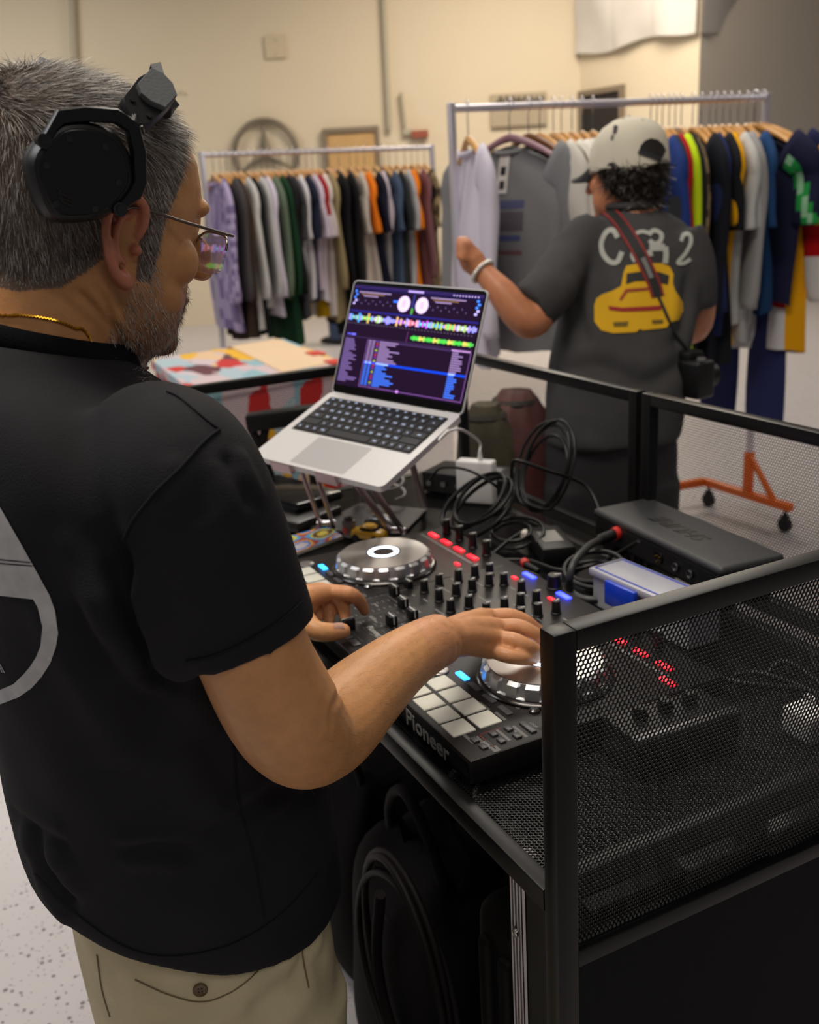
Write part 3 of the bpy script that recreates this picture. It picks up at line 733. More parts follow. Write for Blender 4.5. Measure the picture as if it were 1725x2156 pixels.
for h, ws in rows:
    tot = sum(ws); unit = .278/tot; x = -.139
    for wv in ws:
        kw = unit*wv - .0028; k = (round(kw, 4), h)
        if k not in kp:
            mb = MB(); mb.rbox((-kw/2, -h/2, 0), (kw/2, h/2, .0014), .0008, 1); o = mb.build('key', KEY, lap); kp[k] = o
        else:
            o = kp[k].copy(); COL.objects.link(o); o.parent = lap
        o.location = (x + unit*wv/2, y - h/2, .0003)
        if wv < 2:
            kk = ('g', int(rnd.random()*4))
            if kk not in kp:
                gw = .0016 + .0008*kk[1]; mb = MB(); mb.box((-gw, -.0016, .0014), (gw, .0018, .00155)); g = mb.build('key_glyph', GLY, o, smooth=0); kp[kk] = g
            else: g = kp[kk].copy(); COL.objects.link(g); g.parent = o
        x += unit*wv
    y -= h + .0028
mb = MB(); mb.prism(rrect(.128, .079, .004, 4, 0, .047), -.001, .0002); mb.build('trackpad', mat('trackpad_grey', (186, 184, 185), .4, .4), lap)
for s in (-1, 1):
    pass
LA = math.radians(180 - 130.93)
lidM = Matrix.Translation((0, LDp - .001, -.002)) @ Matrix.Rotation(LA, 4, 'X')      # lid plane: +y up the lid
mb = MB(); mb.prism(rrect(LWd, .216, .010, 6, 0, .108), -.0045, -.0006, lidM); lid = mb.build('lid', SILV, lap)
mb = MB(); mb.prism(rrect(LWd - .004, .211, .008, 6, 0, .1085), -.0007, 0, lidM); mb.build('bezel', mat('bezel_black', (9, 8, 9), .15), lid)
mb = MB(); mb.cyl((-.12, LDp + .001, -.004), (.12, LDp + .001, -.004), .0045, n=12); mb.build('hinge', mat('hinge_black', (20, 20, 22), .4), lap)
# the picture on the screen: flat coloured patches in the plane of the display
SW, SHt = .302, .189
scr = MB(lidM)
LZ = [0.0]
def S(x0, y0, x1, y1, c, lay=1):
    z = .0003 + .00004*lay
    a = (-SW/2 + x0*SW, .0175 + (1 - y0)*SHt); b = (-SW/2 + x1*SW, .0175 + (1 - y1)*SHt)
    scr.add([(a[0], b[1], z), (b[0], b[1], z), (b[0], a[1], z), (a[0], a[1], z)], [(0, 1, 2, 3)], lin(c))
rg = random.Random(5)
S(0, 0, 1, 1, (26, 12, 34), 0)
S(0, 0, 1, .028, (40, 28, 78), 1); S(0, .028, 1, .05, (22, 16, 60), 1)
S(.44, .012, .56, .03, (170, 150, 215), 2)
for k in range(9): S(.78 + .022*k, .018, .79 + .022*k, .03, (180, 160, 215), 2)
S(0, .245, 1, .262, (32, 30, 110), 1); S(.49, .05, .5, .25, (40, 50, 130), 1)
def disc(cx, cy, r, c, lay=3):
    n = 28; z = .0003 + .00004*lay
    vs = [(-SW/2 + cx*SW + r*SW*math.cos(2*math.pi*k/n), .0175 + (1 - cy)*SHt + r*SW*math.sin(2*math.pi*k/n), z) for k in range(n)]
    scr.add(vs, [tuple(range(n))], lin(c))
for cx in (.425, .565):
    disc(cx, .145, .052, (60, 50, 90), 2); disc(cx, .145, .048, (214, 190, 235), 3)
    for k in range(4): S(cx - .012, .115 + .016*k, cx + .012, .121 + .016*k, (150, 120, 170), 4)
S(.49, .18, .505, .235, (70, 150, 60), 3)
for sx in (0, 1):
    b0 = .05 if sx == 0 else .62
    for k in range(3): S(b0 + .02*k, .06 + .018*k, b0 + .26 - .05*k, .07 + .018*k, (150, 130, 175) if k != 1 else (120, 90, 60), 2)
    for q in range(5): S((.015 if sx == 0 else .955) + .012*(q % 2), .05 + .03*q, (.03 if sx == 0 else .975) + .012*(q % 2), .07 + .03*q, (60, 130, 255) if q < 3 else (190, 180, 255), 3)
    for q in range(10): S(b0 + .03*q, .14 + .03*(q % 2), b0 + .03*q + .008, .152 + .03*(q % 2), (90, 80, 130), 2)
S(.34, .12, .38, .14, (50, 110, 255), 2)
cols = [(150, 190, 90), (200, 170, 90), (200, 190, 230), (150, 140, 255), (140, 60, 240), (200, 90, 110), (190, 80, 230), (70, 150, 230), (90, 210, 120), (150, 200, 90), (130, 140, 255), (210, 170, 110), (225, 160, 190), (80, 200, 210)]
for k in range(64):
    a = .004 + k*.0155; hh = .012 + .022*abs(math.sin(k*1.7))*abs(math.cos(k*.6)) + (.016 if k % 5 == 0 else 0)
    S(a, .318 - hh, a + .015, .318 + hh, cols[(k*7 + k//6) % len(cols)] if k % 6 else (150, 140, 255), 2)
for k in range(40): S(.01 + .0245*k, .372, .018 + .0245*k, .379, (96, 90, 110), 2)
for k in range(30):
    a = .53 + k*.0155; hh = .012 + .010*abs(math.sin(k*1.3)); S(a, .455 - hh, a + .0152, .455 + hh, (70, 190, 70) if k % 7 < 4 else ((200, 190, 90) if k % 7 < 6 else (150, 200, 80)), 2)
S(.5, .40, .503, .5, (110, 60, 120), 2); S(0, .505, 1, .509, (70, 50, 96), 1)
S(.02, .48, .05, .492, (90, 90, 240), 2); S(.055, .478, .09, .494, (110, 110, 250), 2)
for k in range(22):
    yy = .53 + k*.0198; wv = .05 + .09*rg.random()*(.4 + k/22)
    S(.012, yy, .012 + wv, yy + .012, (104, 84, 140), 2)
S(.2, .52, .985, .535, (60, 42, 84), 1)
for k in range(21):
    yy = .525 + k*.0212; sel = k == 10; bl = k > 10
    if sel: S(.2, yy - .004, .985, yy + .018, (12, 60, 205), 2)
    c = (60, 110, 235) if bl else (140, 116, 168)
    if sel: c = (170, 195, 255)
    S(.21, yy, .232, yy + .012, c, 3); S(.24, yy, .262, yy + .012, c, 3)
    S(.275, yy, .29, yy + .012, ((96, 60, 170), (160, 30, 170), (170, 190, 40), (190, 60, 30), (70, 80, 120))[k*3 % 5], 3)
    S(.30, yy, .36 + .11*rg.random(), yy + .012, c, 3)
    S(.86, yy, .90 + .045*rg.random(), yy + .012, c, 3)
S(.85, .515, .985, .528, (170, 130, 190), 3)
for x in (.197, .988): S(x, .52, x + .004, .985, (120, 80, 150), 2)
S(.197, .975, .992, .983, (110, 70, 140), 2); S(.5, .965, .52, .99, (190, 130, 220), 3)
so = scr.build('screen', attr_mat('screen_light', .12, emit=1.05), lid, smooth=0); so['label'] = 'lit screen with waveforms, two discs and a track list'

# stand: folding legs, plate under the laptop with two lips, foot plate
st = thing('laptop_stand', 'folding aluminium laptop stand behind the DJ controller', 'stand', pz(780, 1120, 0))
PINK = mat('rose_aluminium', (186, 164, 166), .3, .85)
def lp(x, y, z): return np.array(LM @ Vector((x, y, z)))
UND = -.0125
mb = MB(LM); mb.prism(rrect(.21, .17, .02, 5, 0.0, .10), -.0145, -.0112); mb.build('top_plate', PINK, st, world=True)
for x in (-.075, .035):
    mb = MB(LM); mb.rbox((x - .024, -.006, -.016), (x + .024, .02, -.0115), .001, 1); mb.rbox((x - .024, -.0075, -.016), (x + .024, -.0035, .004), .001, 1)
    mb.build('lip', PINK, st, world=True)
for x, q in ((-.058, (688, 1103)), (.062, (836, 1118))):
    foot = pz(q[0], q[1], .010); top = lp(x, .035, -.017)
    side = nrm(np.cross(foot - top, [0, 0, 1.])); 
    for s in (-1, 1):
        mb = MB(); mb.beam(top + side*s*.012, foot + side*s*.012, .006, .013, up=np.cross(side, foot - top), r=.0015); mb.build('leg', PINK, st, world=True)
    mb = MB(); mb.cyl(foot - side*.018, foot + side*.018, .008, n=16); mb.build('pivot', CHROME, st, world=True)
    mb = MB(); mb.cyl(top - side*.018, top + side*.018, .006, n=16); mb.build('pivot', CHROME, st, world=True)
f1, f2 = pz(688, 1103, .004), pz(836, 1118, .004); back = nrm(np.array([f2[1] - f1[1], -(f2[0] - f1[0]), 0])); back = back if back @ np.array([-.6, .8, 0]) > 0 else -back
mb = MB(); mb.add([q + np.array([0, 0, h]) for h in (-.0035, .0005) for q in (f1 - back*.03 + nrm(f1 - f2)*.02, f2 - back*.03 + nrm(f2 - f1)*.02, f2 + back*.14, f1 + back*.14)], [(3, 2, 1, 0), (4, 5, 6, 7), (0, 1, 5, 4), (1, 2, 6, 5), (2, 3, 7, 6), (3, 0, 4, 7)])
mb.build('foot_plate', mat('stand_grey', (70, 68, 69), .45, .5), st, world=True)
for f_, x in ((f1, -.058), (f2, .062)):
    a = f_ + back*.13 + np.array([0, 0, .008]); b = lp(x, .165, -.017)
    mb = MB(); mb.beam(a, b, .012, .007, r=.0015); mb.build('leg', PINK, st, world=True)

# ---------------------------------------------------------------- charger, its cable, boxes and cables
WPL = mat('charger_white', (226, 224, 222), .35)
c0 = pz(962, 1058, 0.0)
Mc = Matrix.Translation(V3(c0)) @ Matrix.Rotation(math.radians(38), 4, 'Z')
chg = thing('laptop_charger', 'white square laptop charger standing on edge among black cables', 'charger', M=Mc)
mb = MB(); mb.rbox((0, -.0, 0), (.080, .030, .090), .005, 3); mb.build('brick', WPL, chg)
mb = MB(); mb.cyl((.05, .014, .089), (.05, .014, .108), .0055, .0035, 12); mb.build('plug', WPL, chg)
top = np.array(Mc @ Vector((.05, .014, .108)))
mb = MB(); mb.tube([top, top + np.array([0, 0, .02]), at(975, 906, 1.72), at(945, 908, 1.66), at(925, 925, 1.60), lp(.155, .18, -.006)], .0024, 8, smooth=8); tag(mb.build('charging_cable', WPL, smooth=80), 'white charging cable arching from the charger to the laptop', 'cable')
# cable wound under the laptop (pale)
mb = MB(); cc = pz(810, 1040, .02); mb.tube([cc + np.array([.05*math.cos(t)*(1 + .1*math.sin(t*2.3)), .04*math.sin(t), .004*t]) for t in np.linspace(0, 14, 70)], .003, 8)
tag(mb.build('cable_coil', mat('cable_pale', (150, 146, 144), .4), smooth=80), 'small pale grey cable coil lying under the laptop', 'cable')
# black interface box behind the charger
ib = thing('interface_box', 'low black audio interface box beside the white charger', 'audio interface', pz(975, 1052, 0) + FH*.035, math.radians(32))
mb = MB(); mb.rbox((-.09, -.01, .002), (.10, .09, .045), .003, 2); mb.build('body', PLASTIC, ib)
for k in range(4):
    mb = MB(); mb.cyl((-.07 + .035*k, -.0105, .024), (-.07 + .035*k, -.018, .024), .006, n=14); mb.build('jack', mat('chrome_dark', (110, 110, 112), .2, .9), ib)
mb = MB(); mb.box((-.02, .02, .0448), (.07, .07, .0454)); mb.build('label_plate', mat('label_grey', (90, 92, 92), .3), ib, smooth=0)
# power adapter and small mains block
ad = thing('power_adapter', 'flat black power adapter among the cables behind the mixer', 'power adapter', pz(1160, 1165, 0), math.radians(-20))
mb = MB(); mb.rbox((-.06, -.03, 0), (.06, .03, .032), .006, 2); mb.build('brick', PLASTIC, ad)
mb = MB(); mb.box((-.03, -.018, .0318), (.028, .016, .0324)); mb.build('label_plate', mat('label_silver', (100, 100, 98), .35), ad, smooth=0)
# wireless receiver with a name on its lid
ca, cb = pz(1283, 1075, .085), pz(1560, 1195, .085)
ang = math.atan2(cb[1] - ca[1], cb[0] - ca[0])
RZ = .078
k0, k1, k2, k3 = pz(1262, 1068, RZ), pz(1357, 1048, RZ), pz(1640, 1166, RZ), pz(1532, 1196, RZ)
ang = math.atan2((k2 - k1)[1] + (k3 - k0)[1], (k2 - k1)[0] + (k3 - k0)[0]); rcen = (k0 + k1 + k2 + k3)/4
RL = (np.linalg.norm(k2 - k1) + np.linalg.norm(k3 - k0))/4; RW = min(.11, abs((k1 - k0) @ np.array([-math.sin(ang), math.cos(ang), 0])) + abs((k2 - k3) @ np.array([-math.sin(ang), math.cos(ang), 0])))/2*.5 + .030
rc = thing('wireless_receiver', 'long black wireless receiver box against the mesh back panel', 'receiver', (rcen[0], rcen[1], 0), ang)
mb = MB(); mb.rbox((-RL, -RW, .024), (RL, RW, RZ - .010), .008, 3); mb.build('body', PLASTIC, rc)
mb = MB(); mb.rbox((-RL - .002, -RW - .002, RZ - .016), (RL + .002, RW + .002, RZ), .007, 3); mb.build('lid', mat('receiver_lid', (46, 46, 48), .5, bump=.1, bscale=900), rc)
print('RECV', RL, RW, rcen, math.degrees(ang))
for s in (-RL + .03, RL - .03):
    for yy in (-RW + .025, RW - .025):
        mb = MB(); mb.rbox((s - .02, yy - .015, 0), (s + .02, yy + .015, .025), .003, 1); mb.build('foot', RUBBER, rc)
v, f = text_geo('SHURE', .034, .0003, .25, .001); Mt = Matrix.Translation((.0, .0, RZ + .0003)) @ Matrix.Rotation(math.pi, 4, 'Z')
mb = MB(); mb.add([Mt @ Vector((q[0]*1.25, q[1]*1.1, q[2])) for q in v], f); mb.build('lettering', mat('black_print', (14, 14, 15), .4), rc, smooth=0)
for k, x in enumerate((.02, .065, .1)):
    mb = MB(); mb.cyl((x, -RW - .0005, .046), (x, -RW - .003, .046), .0105 if k == 0 else .007, n=18); s_ = mb.build('socket', mat('socket_black', (12, 12, 13), .3), rc)
    if k == 0:
        for q in range(3):
            mb = MB(); a = 2*math.pi*q/3 + .5; mb.cyl((x + .005*math.cos(a), -RW - .003, .046 + .005*math.sin(a)), (x + .005*math.cos(a), -RW - .0055, .046 + .005*math.sin(a)), .0014, n=8); mb.build('pin', mat('brass', (190, 150, 70), .3, 1.0), s_)
    else:
        mb = MB(); mb.tube([(x + .006*math.cos(t), -RW - .0035, .046 + .006*math.sin(t)) for t in np.linspace(0, 2*math.pi, 14, endpoint=False)], .0012, 6, True); mb.build('collar', CHROME, s_)
# clear plastic box with blue clasp
pb0 = pz(1316, 1245, 0)
pb = thing('plastic_box', 'clear plastic storage box with a blue clasp in front of the receiver', 'storage box', (-.262, .445, 0), math.radians(3))
CLR = mat('clear_plastic', (196, 198, 206), .25, trans=.35, alpha=.75)
mb = MB()
for lo, hi in (((-.07, -.03, 0), (.13, .028, .003)), ((-.07, -.03, .003), (-.067, .028, .05)), ((.127, -.03, .003), (.13, .028, .05)), ((-.067, -.03, .003), (.127, -.027, .05)), ((-.067, .025, .003), (.127, .028, .05))): mb.box(lo, hi)
mb.build('tub', CLR, pb, smooth=0)
mb = MB(); mb.rbox((-.076, -.035, .048), (.136, .033, .060), .003, 2); ld = mb.build('lid', mat('lid_plastic', (186, 186, 196), .3, trans=.2, alpha=.9), pb)
mb = MB(); mb.tube([(-.068, -.028, .0605), (.128, -.028, .0605), (.128, .026, .0605), (-.068, .026, .0605)], .0012, 6, True); mb.build('seal', mat('seal_blue', (60, 80, 190), .4), ld)
mb = MB(); mb.rbox((-.03, -.044, .018), (.035, -.035, .056), .003, 2); mb.build('clasp', mat('clasp_blue', (16, 60, 190), .35), pb)
# cables
CABLE = mat('cable_black', (16, 16, 17), .42, spec=.4)
def cable(name, pts, r, lab, sm=6, m=CABLE, group=None):
    mb = MB(); mb.tube(pts, r, 8, smooth=sm); return tag(mb.build(name, m, smooth=80), lab, 'cable', group)
def coil(c, rx, ry, turns, h, tilt, seed, n=90):
    rg = random.Random(seed); out = []; p1, p2, p3 = rg.uniform(0, 6), rg.uniform(0, 6), rg.uniform(0, 6)
    for k in range(n):
        t = 2*math.pi*turns*k/n
        rr = 1 + .13*math.sin(t*.37 + p1) + .07*math.sin(t*.71 + p2)
        x, y = rx*rr*math.cos(t) + .012*math.sin(t*.23 + p3), ry*rr*math.sin(t)
        z = h*(.15 + .85*(.5 + .5*math.sin(t*.31 + p2))) + tilt*max(0, y + ry)
        out.append(np.array([c[0] + x, c[1] + y, max(.006, z)]))
    return out
cable('coiled_cable', coil(pz(1010, 1120, 0), .062, .055, 3.4, .03, .75, 1), .0042, 'thick black cable coil beside the white charger', 0)
cable('coiled_cable', coil(pz(1150, 1085, 0), .07, .03, 4.2, .03, 2.6, 2), .0034, 'tangled thin black cable coil standing against the mesh corner', 0)
cable('coiled_cable', coil(pz(1260, 1235, 0), .052, .040, 3.3, .02, .25, 3), .0044, 'flat black cable coil next to the clear plastic box', 0)
cable('coiled_cable', coil(pz(1085, 1150, 0), .05, .035, 2.2, .02, .3, 4), .0035, 'small black cable coil behind the mixer knobs', 0)
xl = at(1285, 1122, depth_ := float((pz(1290, 1140, .05) - CAM) @ AX_F))
p_red = pz(1305, 1120, .055)
conn = thing('microphone_plug', 'black cable plug with red tape in the receiver', 'plug', p_red)
dirc = nrm(pz(1325, 1112, .06) - pz(1255, 1140, .05))
mb = MB(); mb.cyl(p_red - dirc*.045, p_red + dirc*.02, .0085, .0095, 16); mb.build('shell', RUBBER, conn, world=True)
mb = MB(); mb.cyl(p_red - dirc*.012, p_red + dirc*.010, .0112, .0112, 20); mb.build('tape_band', mat('red_tape', (196, 38, 32), .5), conn, world=True)
mb = MB(); 
for k in range(4): mb.cyl(p_red - dirc*(.02 + .006*k), p_red - dirc*(.023 + .006*k), .0098, .0094, 14)
mb.build('strain_relief', RUBBER, conn, world=True)
cable('microphone_cable', [p_red - dirc*.04, pz(1240, 1150, .06), pz(1212, 1180, .06), pz(1200, 1215, .04), pz(1203, 1245, .012), pz(1235, 1262, .008), pz(1290, 1262, .008)], .0062, 'thick grey cable curving down from the red taped plug', 8, mat('cable_grey', (46, 46, 47), .45))
cable('loose_cable', [pz(905, 1010, .05), pz(930, 985, .09), pz(985, 990, .11), pz(1040, 1020, .09), pz(1062, 1045, .05), pz(1075, 1075, .02)], .0028, 'thin black cable looping over the white charger', 8)
cable('loose_cable', [pz(1080, 1055, .03), pz(1078, 985, .12), pz(1090, 970, .14), pz(1150, 990, .12), pz(1230, 1020, .08), pz(1262, 1075, .04), pz(1262, 1110, .02)], .0034, 'black cable rising in an arch beside the mesh post', 8)
cable('loose_cable', [pz(1020, 1180, .008), pz(1110, 1180, .012), pz(1180, 1200, .02), pz(1250, 1190, .02), pz(1310, 1160, .05), pz(1345, 1140, .09)], .0030, 'thin black cable lying across to the clear plastic box', 8)
cable('loose_cable', [pz(1040, 1165, .01), pz(1070, 1140, .02), pz(1100, 1120, .03)], .0036, 'short cable end with a white tie behind the red lights', 6)
tie = pz(1104, 1123, .032); mb = MB(); mb.ball(tie, .006, 10, 6); mb.tube([tie + np.array([.006*math.cos(t), .004*math.sin(t), .006*math.sin(t)]) for t in np.linspace(0, 2*math.pi, 12, endpoint=False)], .0015, 6, True); tag(mb.build('cable_tie', mat('tie_white', (210, 205, 195), .5), smooth=60), 'small white tie on the cable end by the red lights', 'cable tie')
p = pz(1068, 1058, .04); mb = MB(); mb.ball(p, (.014, .010, .010), 10, 6); mb.cyl(p, p + np.array([-.01, -.01, .012]), .005, .004, 8); tag(mb.build('cable_tie', mat('tie_white', (210, 205, 195), .5), smooth=60), 'white velcro lump on the cable beside the charger', 'cable tie')
q = pz(1108, 1190, .03); cn2 = thing('phono_plug', 'red ringed plug at the back of the mixer', 'plug', q)
mb = MB(); mb.cyl(q, q + np.array([-.014, .006, 0]), .0075, n=14); mb.build('ring', mat('plug_red', (190, 50, 44), .4), cn2, world=True)
mb = MB(); mb.cyl(q, q + np.array([.03, .004, -.002]), .006, .0045, 12); mb.build('sleeve', RUBBER, cn2, world=True)
for k in range(6):
    y0 = .40 + .03*k; rg = random.Random(40 + k)
    cable('table_cable', [(-.05 + .02*k, y0 - .02, .008), (.0, y0 + rg.uniform(-.02, .02), .012 + .006*(k % 3)), (.06, y0 + .03 + rg.uniform(-.02, .03), .01), (.11, y0 - .01, .008), (.145, y0 + .01 + .01*k, .006)], .0042,
          'black cable lying on the table behind the side mesh panel', 8, group='cables behind the side mesh')
e0, e1 = pz(1345, 1560, .05), pz(1560, 1494, .05)
fxu = thing('effects_unit', 'flat black effects unit with silver edge behind the side mesh', 'effects unit', ((e0 + e1)/2)*np.array([1, 1, 0]), math.atan2(e1[1] - e0[1], e1[0] - e0[0]))
EL = float(np.linalg.norm(e1 - e0))/2
mb = MB(); mb.rbox((-EL, 0, 0), (EL, .07, .046), .003, 2); mb.build('body', PLASTIC, fxu)
mb = MB(); mb.rbox((-EL - .002, -.002, .042), (EL + .002, .012, .050), .002, 2); mb.build('edge_trim', mat('trim_grey', (96, 96, 98), .35, .6), fxu)
for k in range(3):
    mb = MB(); mb.lathe([(.009, .046), (.009, .050), (.007, .060), (.002, .060)], 18, (-EL*.5 + EL*.5*k, .045, 0)); mb.build('knob', PLASTIC, fxu)
wq = pz(1700, 1500, .03); wpl = thing('power_plug', 'white mains plug on the table behind the side mesh', 'plug', wq*np.array([1, 1, 0]))
mb = MB(); mb.rbox((-.022, -.018, 0), (.022, .018, .036), .006, 3); mb.build('housing', WPL, wpl)
mb = MB(); mb.tube([(0, .016, .016), (-.01, .04, .014), (-.03, .06, .006), (-.07, .07, .005)], .004, 8, smooth=5); mb.build('lead', WPL, wpl)
# small toys and a printed booklet in front of the stand
pm = attr_mat('printed_paper', .4)
bk = thing('printed_booklet', 'colourful glossy booklet lying left of the jog wheel', 'booklet', pz(650, 1140, 0))
cs = [pz(575, 1138, .006), pz(690, 1106, .006), pz(722, 1128, .006), pz(598, 1172, .006)]
NB = 26; mb = MB(); rg = random.Random(3); pal = [(200, 190, 190), (40, 120, 210), (230, 160, 10), (160, 30, 30), (60, 160, 220), (210, 200, 40), (90, 20, 24), (210, 190, 50)]
grid = [[None]*(NB + 1) for _ in range(NB + 1)]
for i in range(NB + 1):
    for j in range(NB + 1):
        s, t = i/NB, j/NB; grid[i][j] = (cs[0]*(1 - s) + cs[1]*s)*(1 - t) + (cs[3]*(1 - s) + cs[2]*s)*t
for i in range(NB):
    for j in range(NB):
        k = int((math.sin(i*.34 + j*.10) + math.sin(j*.24 - i*.10 + 1) + 2)/4*7.99)
        mb.add([grid[i][j], grid[i + 1][j], grid[i + 1][j + 1], grid[i][j + 1]], [(3, 2, 1, 0)], lin(pal[k]))
mb.build('cover', pm, bk, smooth=0, world=True)
mb = MB(); mb.add([q - np.array([0, 0, h]) for h in (.0002, .006) for q in cs], [(3, 2, 1, 0), (4, 5, 6, 7), (0, 1, 5, 4), (1, 2, 6, 5), (2, 3, 7, 6), (3, 0, 4, 7)]); mb.build('pages', mat('paper', (210, 205, 195), .7), bk, smooth=0, world=True)
tc_ = thing('toy_car', 'small yellow toy car beside the laptop stand leg', 'toy', pz(778, 1137, 0), math.radians(35))
YEL = mat('toy_yellow', (222, 168, 8), .3, coat=.4)
mb = MB(); mb.loft([ring_pts((x, 0, z), (0, 1, 0), (0, 0, 1), w_, h_, 14, 3) for x, z, w_, h_ in ((-.034, .012, .010, .006), (-.03, .013, .016, .009), (-.01, .0145, .018, .011), (.012, .014, .018, .010), (.03, .012, .016, .008), (.035, .011, .010, .005))]); mb.build('body', YEL, tc_)
mb = MB(); mb.loft([ring_pts((0 + .002, 0, z), (1, 0, 0), (0, 1, 0), a, b, 14, 3) for z, a, b in ((.021, .02, .0155), (.028, .015, .013), (.031, .011, .010))]); cbn = mb.build('cabin', YEL, tc_)
mb = MB(); mb.loft([ring_pts((.002, 0, z), (1, 0, 0), (0, 1, 0), a, b, 14, 3) for z, a, b in ((.0225, .0198, .0152), (.0275, .0158, .0134))], False); mb.build('window', mat('toy_glass', (18, 16, 18), .1), cbn)
for x in (-.02, .02):
    for s in (-1, 1):
        mb = MB(); mb.cyl((x, s*.012, .0075), (x, s*.018, .0075), .0075, n=14); mb.build('wheel', RUBBER, tc_)
tg = thing('toy_figure', 'small grey and red toy beside the yellow toy car', 'toy', pz(737, 1130, 0), math.radians(20))
mb = MB(); mb.rbox((-.011, -.009, 0), (.011, .009, .034), .003, 2); mb.build('body', mat('toy_grey', (120, 116, 116), .35), tg)
mb = MB(); mb.rbox((-.008, -.0115, .008), (.006, -.008, .022), .002, 2); mb.build('badge', mat('toy_red', (190, 70, 60), .4), tg)
mb = MB(); mb.ball((0, 0, .036), (.010, .009, .007), 12, 6); mb.build('head', mat('toy_dark', (60, 58, 60), .3), tg)
tk = thing('toy_car', 'small dark grey toy car behind the yellow one', 'toy', pz(805, 1117, 0), math.radians(30))
mb = MB(); mb.loft([ring_pts((x, 0, z), (0, 1, 0), (0, 0, 1), w_, h_, 14, 3) for x, z, w_, h_ in ((-.034, .012, .010, .006), (-.03, .014, .016, .009), (-.01, .018, .017, .014), (.01, .018, .017, .014), (.03, .012, .016, .008), (.035, .011, .010, .005))]); mb.build('body', mat('toy_graphite', (86, 88, 92), .25, .5), tk)
for x in (-.02, .02):
    for s in (-1, 1):
        mb = MB(); mb.cyl((x, s*.012, .0075), (x, s*.018, .0075), .0075, n=14); mb.build('wheel', RUBBER, tk)
# flat black cases left of the stand
for k, (pa, sz, z0, lab) in enumerate((((610, 1075), (.20, .13, .022), 0, 'flat dark tablet case lying under the laptop'), ((615, 1035), (.22, .12, .02), .0225, 'glossy black folder stacked on the dark tablet case'))):
    c = pz(pa[0], pa[1], z0 + sz[2]); cz = thing('tablet_case', lab, 'case', (c[0] - .03, c[1], z0), math.radians(25 - 8*k))
    mb = MB(); mb.rbox((-sz[0]/2, -sz[1]/2, 0), (sz[0]/2, sz[1]/2, sz[2]), .006, 2); mb.build('shell', mat('case_dark', (34, 32, 32), .35) if k == 0 else mat('case_gloss', (14, 14, 15), .15), cz)
    mb = MB(); mb.tube([(-sz[0]/2, -sz[1]/2, sz[2]/2), (sz[0]/2, -sz[1]/2, sz[2]/2), (sz[0]/2, sz[1]/2, sz[2]/2), (-sz[0]/2, sz[1]/2, sz[2]/2)], .0018, 6, True); mb.build('zip', RUBBER, cz)

# ---------------------------------------------------------------- under the table
BAG = mat('bag_nylon', (11, 8, 9), .75, spec=.1, var=.25, vscale=14, bump=.4, bscale=40)
def bag(c, s, seed, name, lab, rz=0.0):
    rg = random.Random(seed); rt = thing(name, lab, 'bag', c, rz)
    rings = []; ph = [rg.uniform(0, 6) for _ in range(5)]
    for i in range(18):
        t = i/17; z = s[2]*t; k = (1 - (abs(2*t - 1))**5)*.5 + .5; k *= 1 - .25*t
        rings.append([np.array([s[0]*k*math.copysign(abs(math.cos(q))**.6, math.cos(q))*(1 + .05*math.sin(3*q + ph[0] + t*4) + .03*math.sin(7*q + ph[1] - t*9)), s[1]*k*math.copysign(abs(math.sin(q))**.6, math.sin(q))*(1 + .06*math.sin(2*q + ph[2] + t*5)), z + .02*math.sin(5*q + ph[3])*t]) for q in np.linspace(0, 2*math.pi, 40, endpoint=False)])
    mb = MB(); mb.loft(rings); mb.build('body', BAG, rt, smooth=60)
    top = s[2]
    for k in (-1, 1):
        mb = MB(); pts = [(-s[0]*.35, k*s[1]*.3, top*.86), (-s[0]*.3, k*s[1]*.4, top*1.06), (0, k*s[1]*.45, top*1.18), (s[0]*.3, k*s[1]*.4, top*1.06), (s[0]*.35, k*s[1]*.3, top*.86)]
        mb.tube(pts, .009, 8, smooth=6); mb.build('handle', mat('bag_webbing', (20, 15, 16), .75, spec=.15), rt, smooth=60)
    mb = MB(); mb.tube([(s[0]*.72*math.cos(q), s[1]*.72*math.sin(q), top*.8) for q in np.linspace(0, 2*math.pi, 30, endpoint=False)], .006, 6, True); mb.build('piping', mat('bag_webbing', (20, 15, 16), .75, spec=.15), rt, smooth=60)
    return rt
bag((-.33, .13, -TH), (.25, .13, .58), 4, 'gear_bag', 'large black gear bag with handles under the table')
bag((-.78, .22, -TH), (.21, .17, .46), 9, 'gear_bag', 'black duffel bag under the laptop end of the table')
hc = thing('speaker_case', 'black ribbed hard plastic case standing under the table end', 'case', (.005, .16, -TH))
HC = mat('case_black', (20, 18, 19), .6, spec=.2, bump=.1, bscale=300)
mb = MB(); mb.rbox((-.085, -.125, 0), (.072, .27, .70), .03, 4); mb.build('shell', HC, hc)
for x in (-.045, .0, .045):
    mb = MB(); mb.rbox((x - .012, -.135, .03), (x + .012, -.11, .66), .008, 3); mb.build('rib', HC, hc)
mb = MB(); mb.tube([(0, .0, .69), (0, .02, .74), (0, .15, .74), (0, .17, .69)], .012, 8, smooth=5); mb.build('handle', RUBBER, hc)
lc = thing('coiled_cable', 'thick dark cable coil hanging over the bag under the table', 'cable', (-.2, .03, -.5))
mb = MB(); mb.tube([np.array([-.21 + (.135 + .012*math.sin(t*.7))*math.cos(t), -.005 + .01*math.sin(t*.4), -.42 + (.17 + .016*math.sin(t*.53))*math.sin(t)]) for t in np.linspace(0, 21, 130)], .0055, 8); mb.build('loop', mat('cable_brown', (20, 15, 16), .6, spec=.2), lc, smooth=80, world=True)
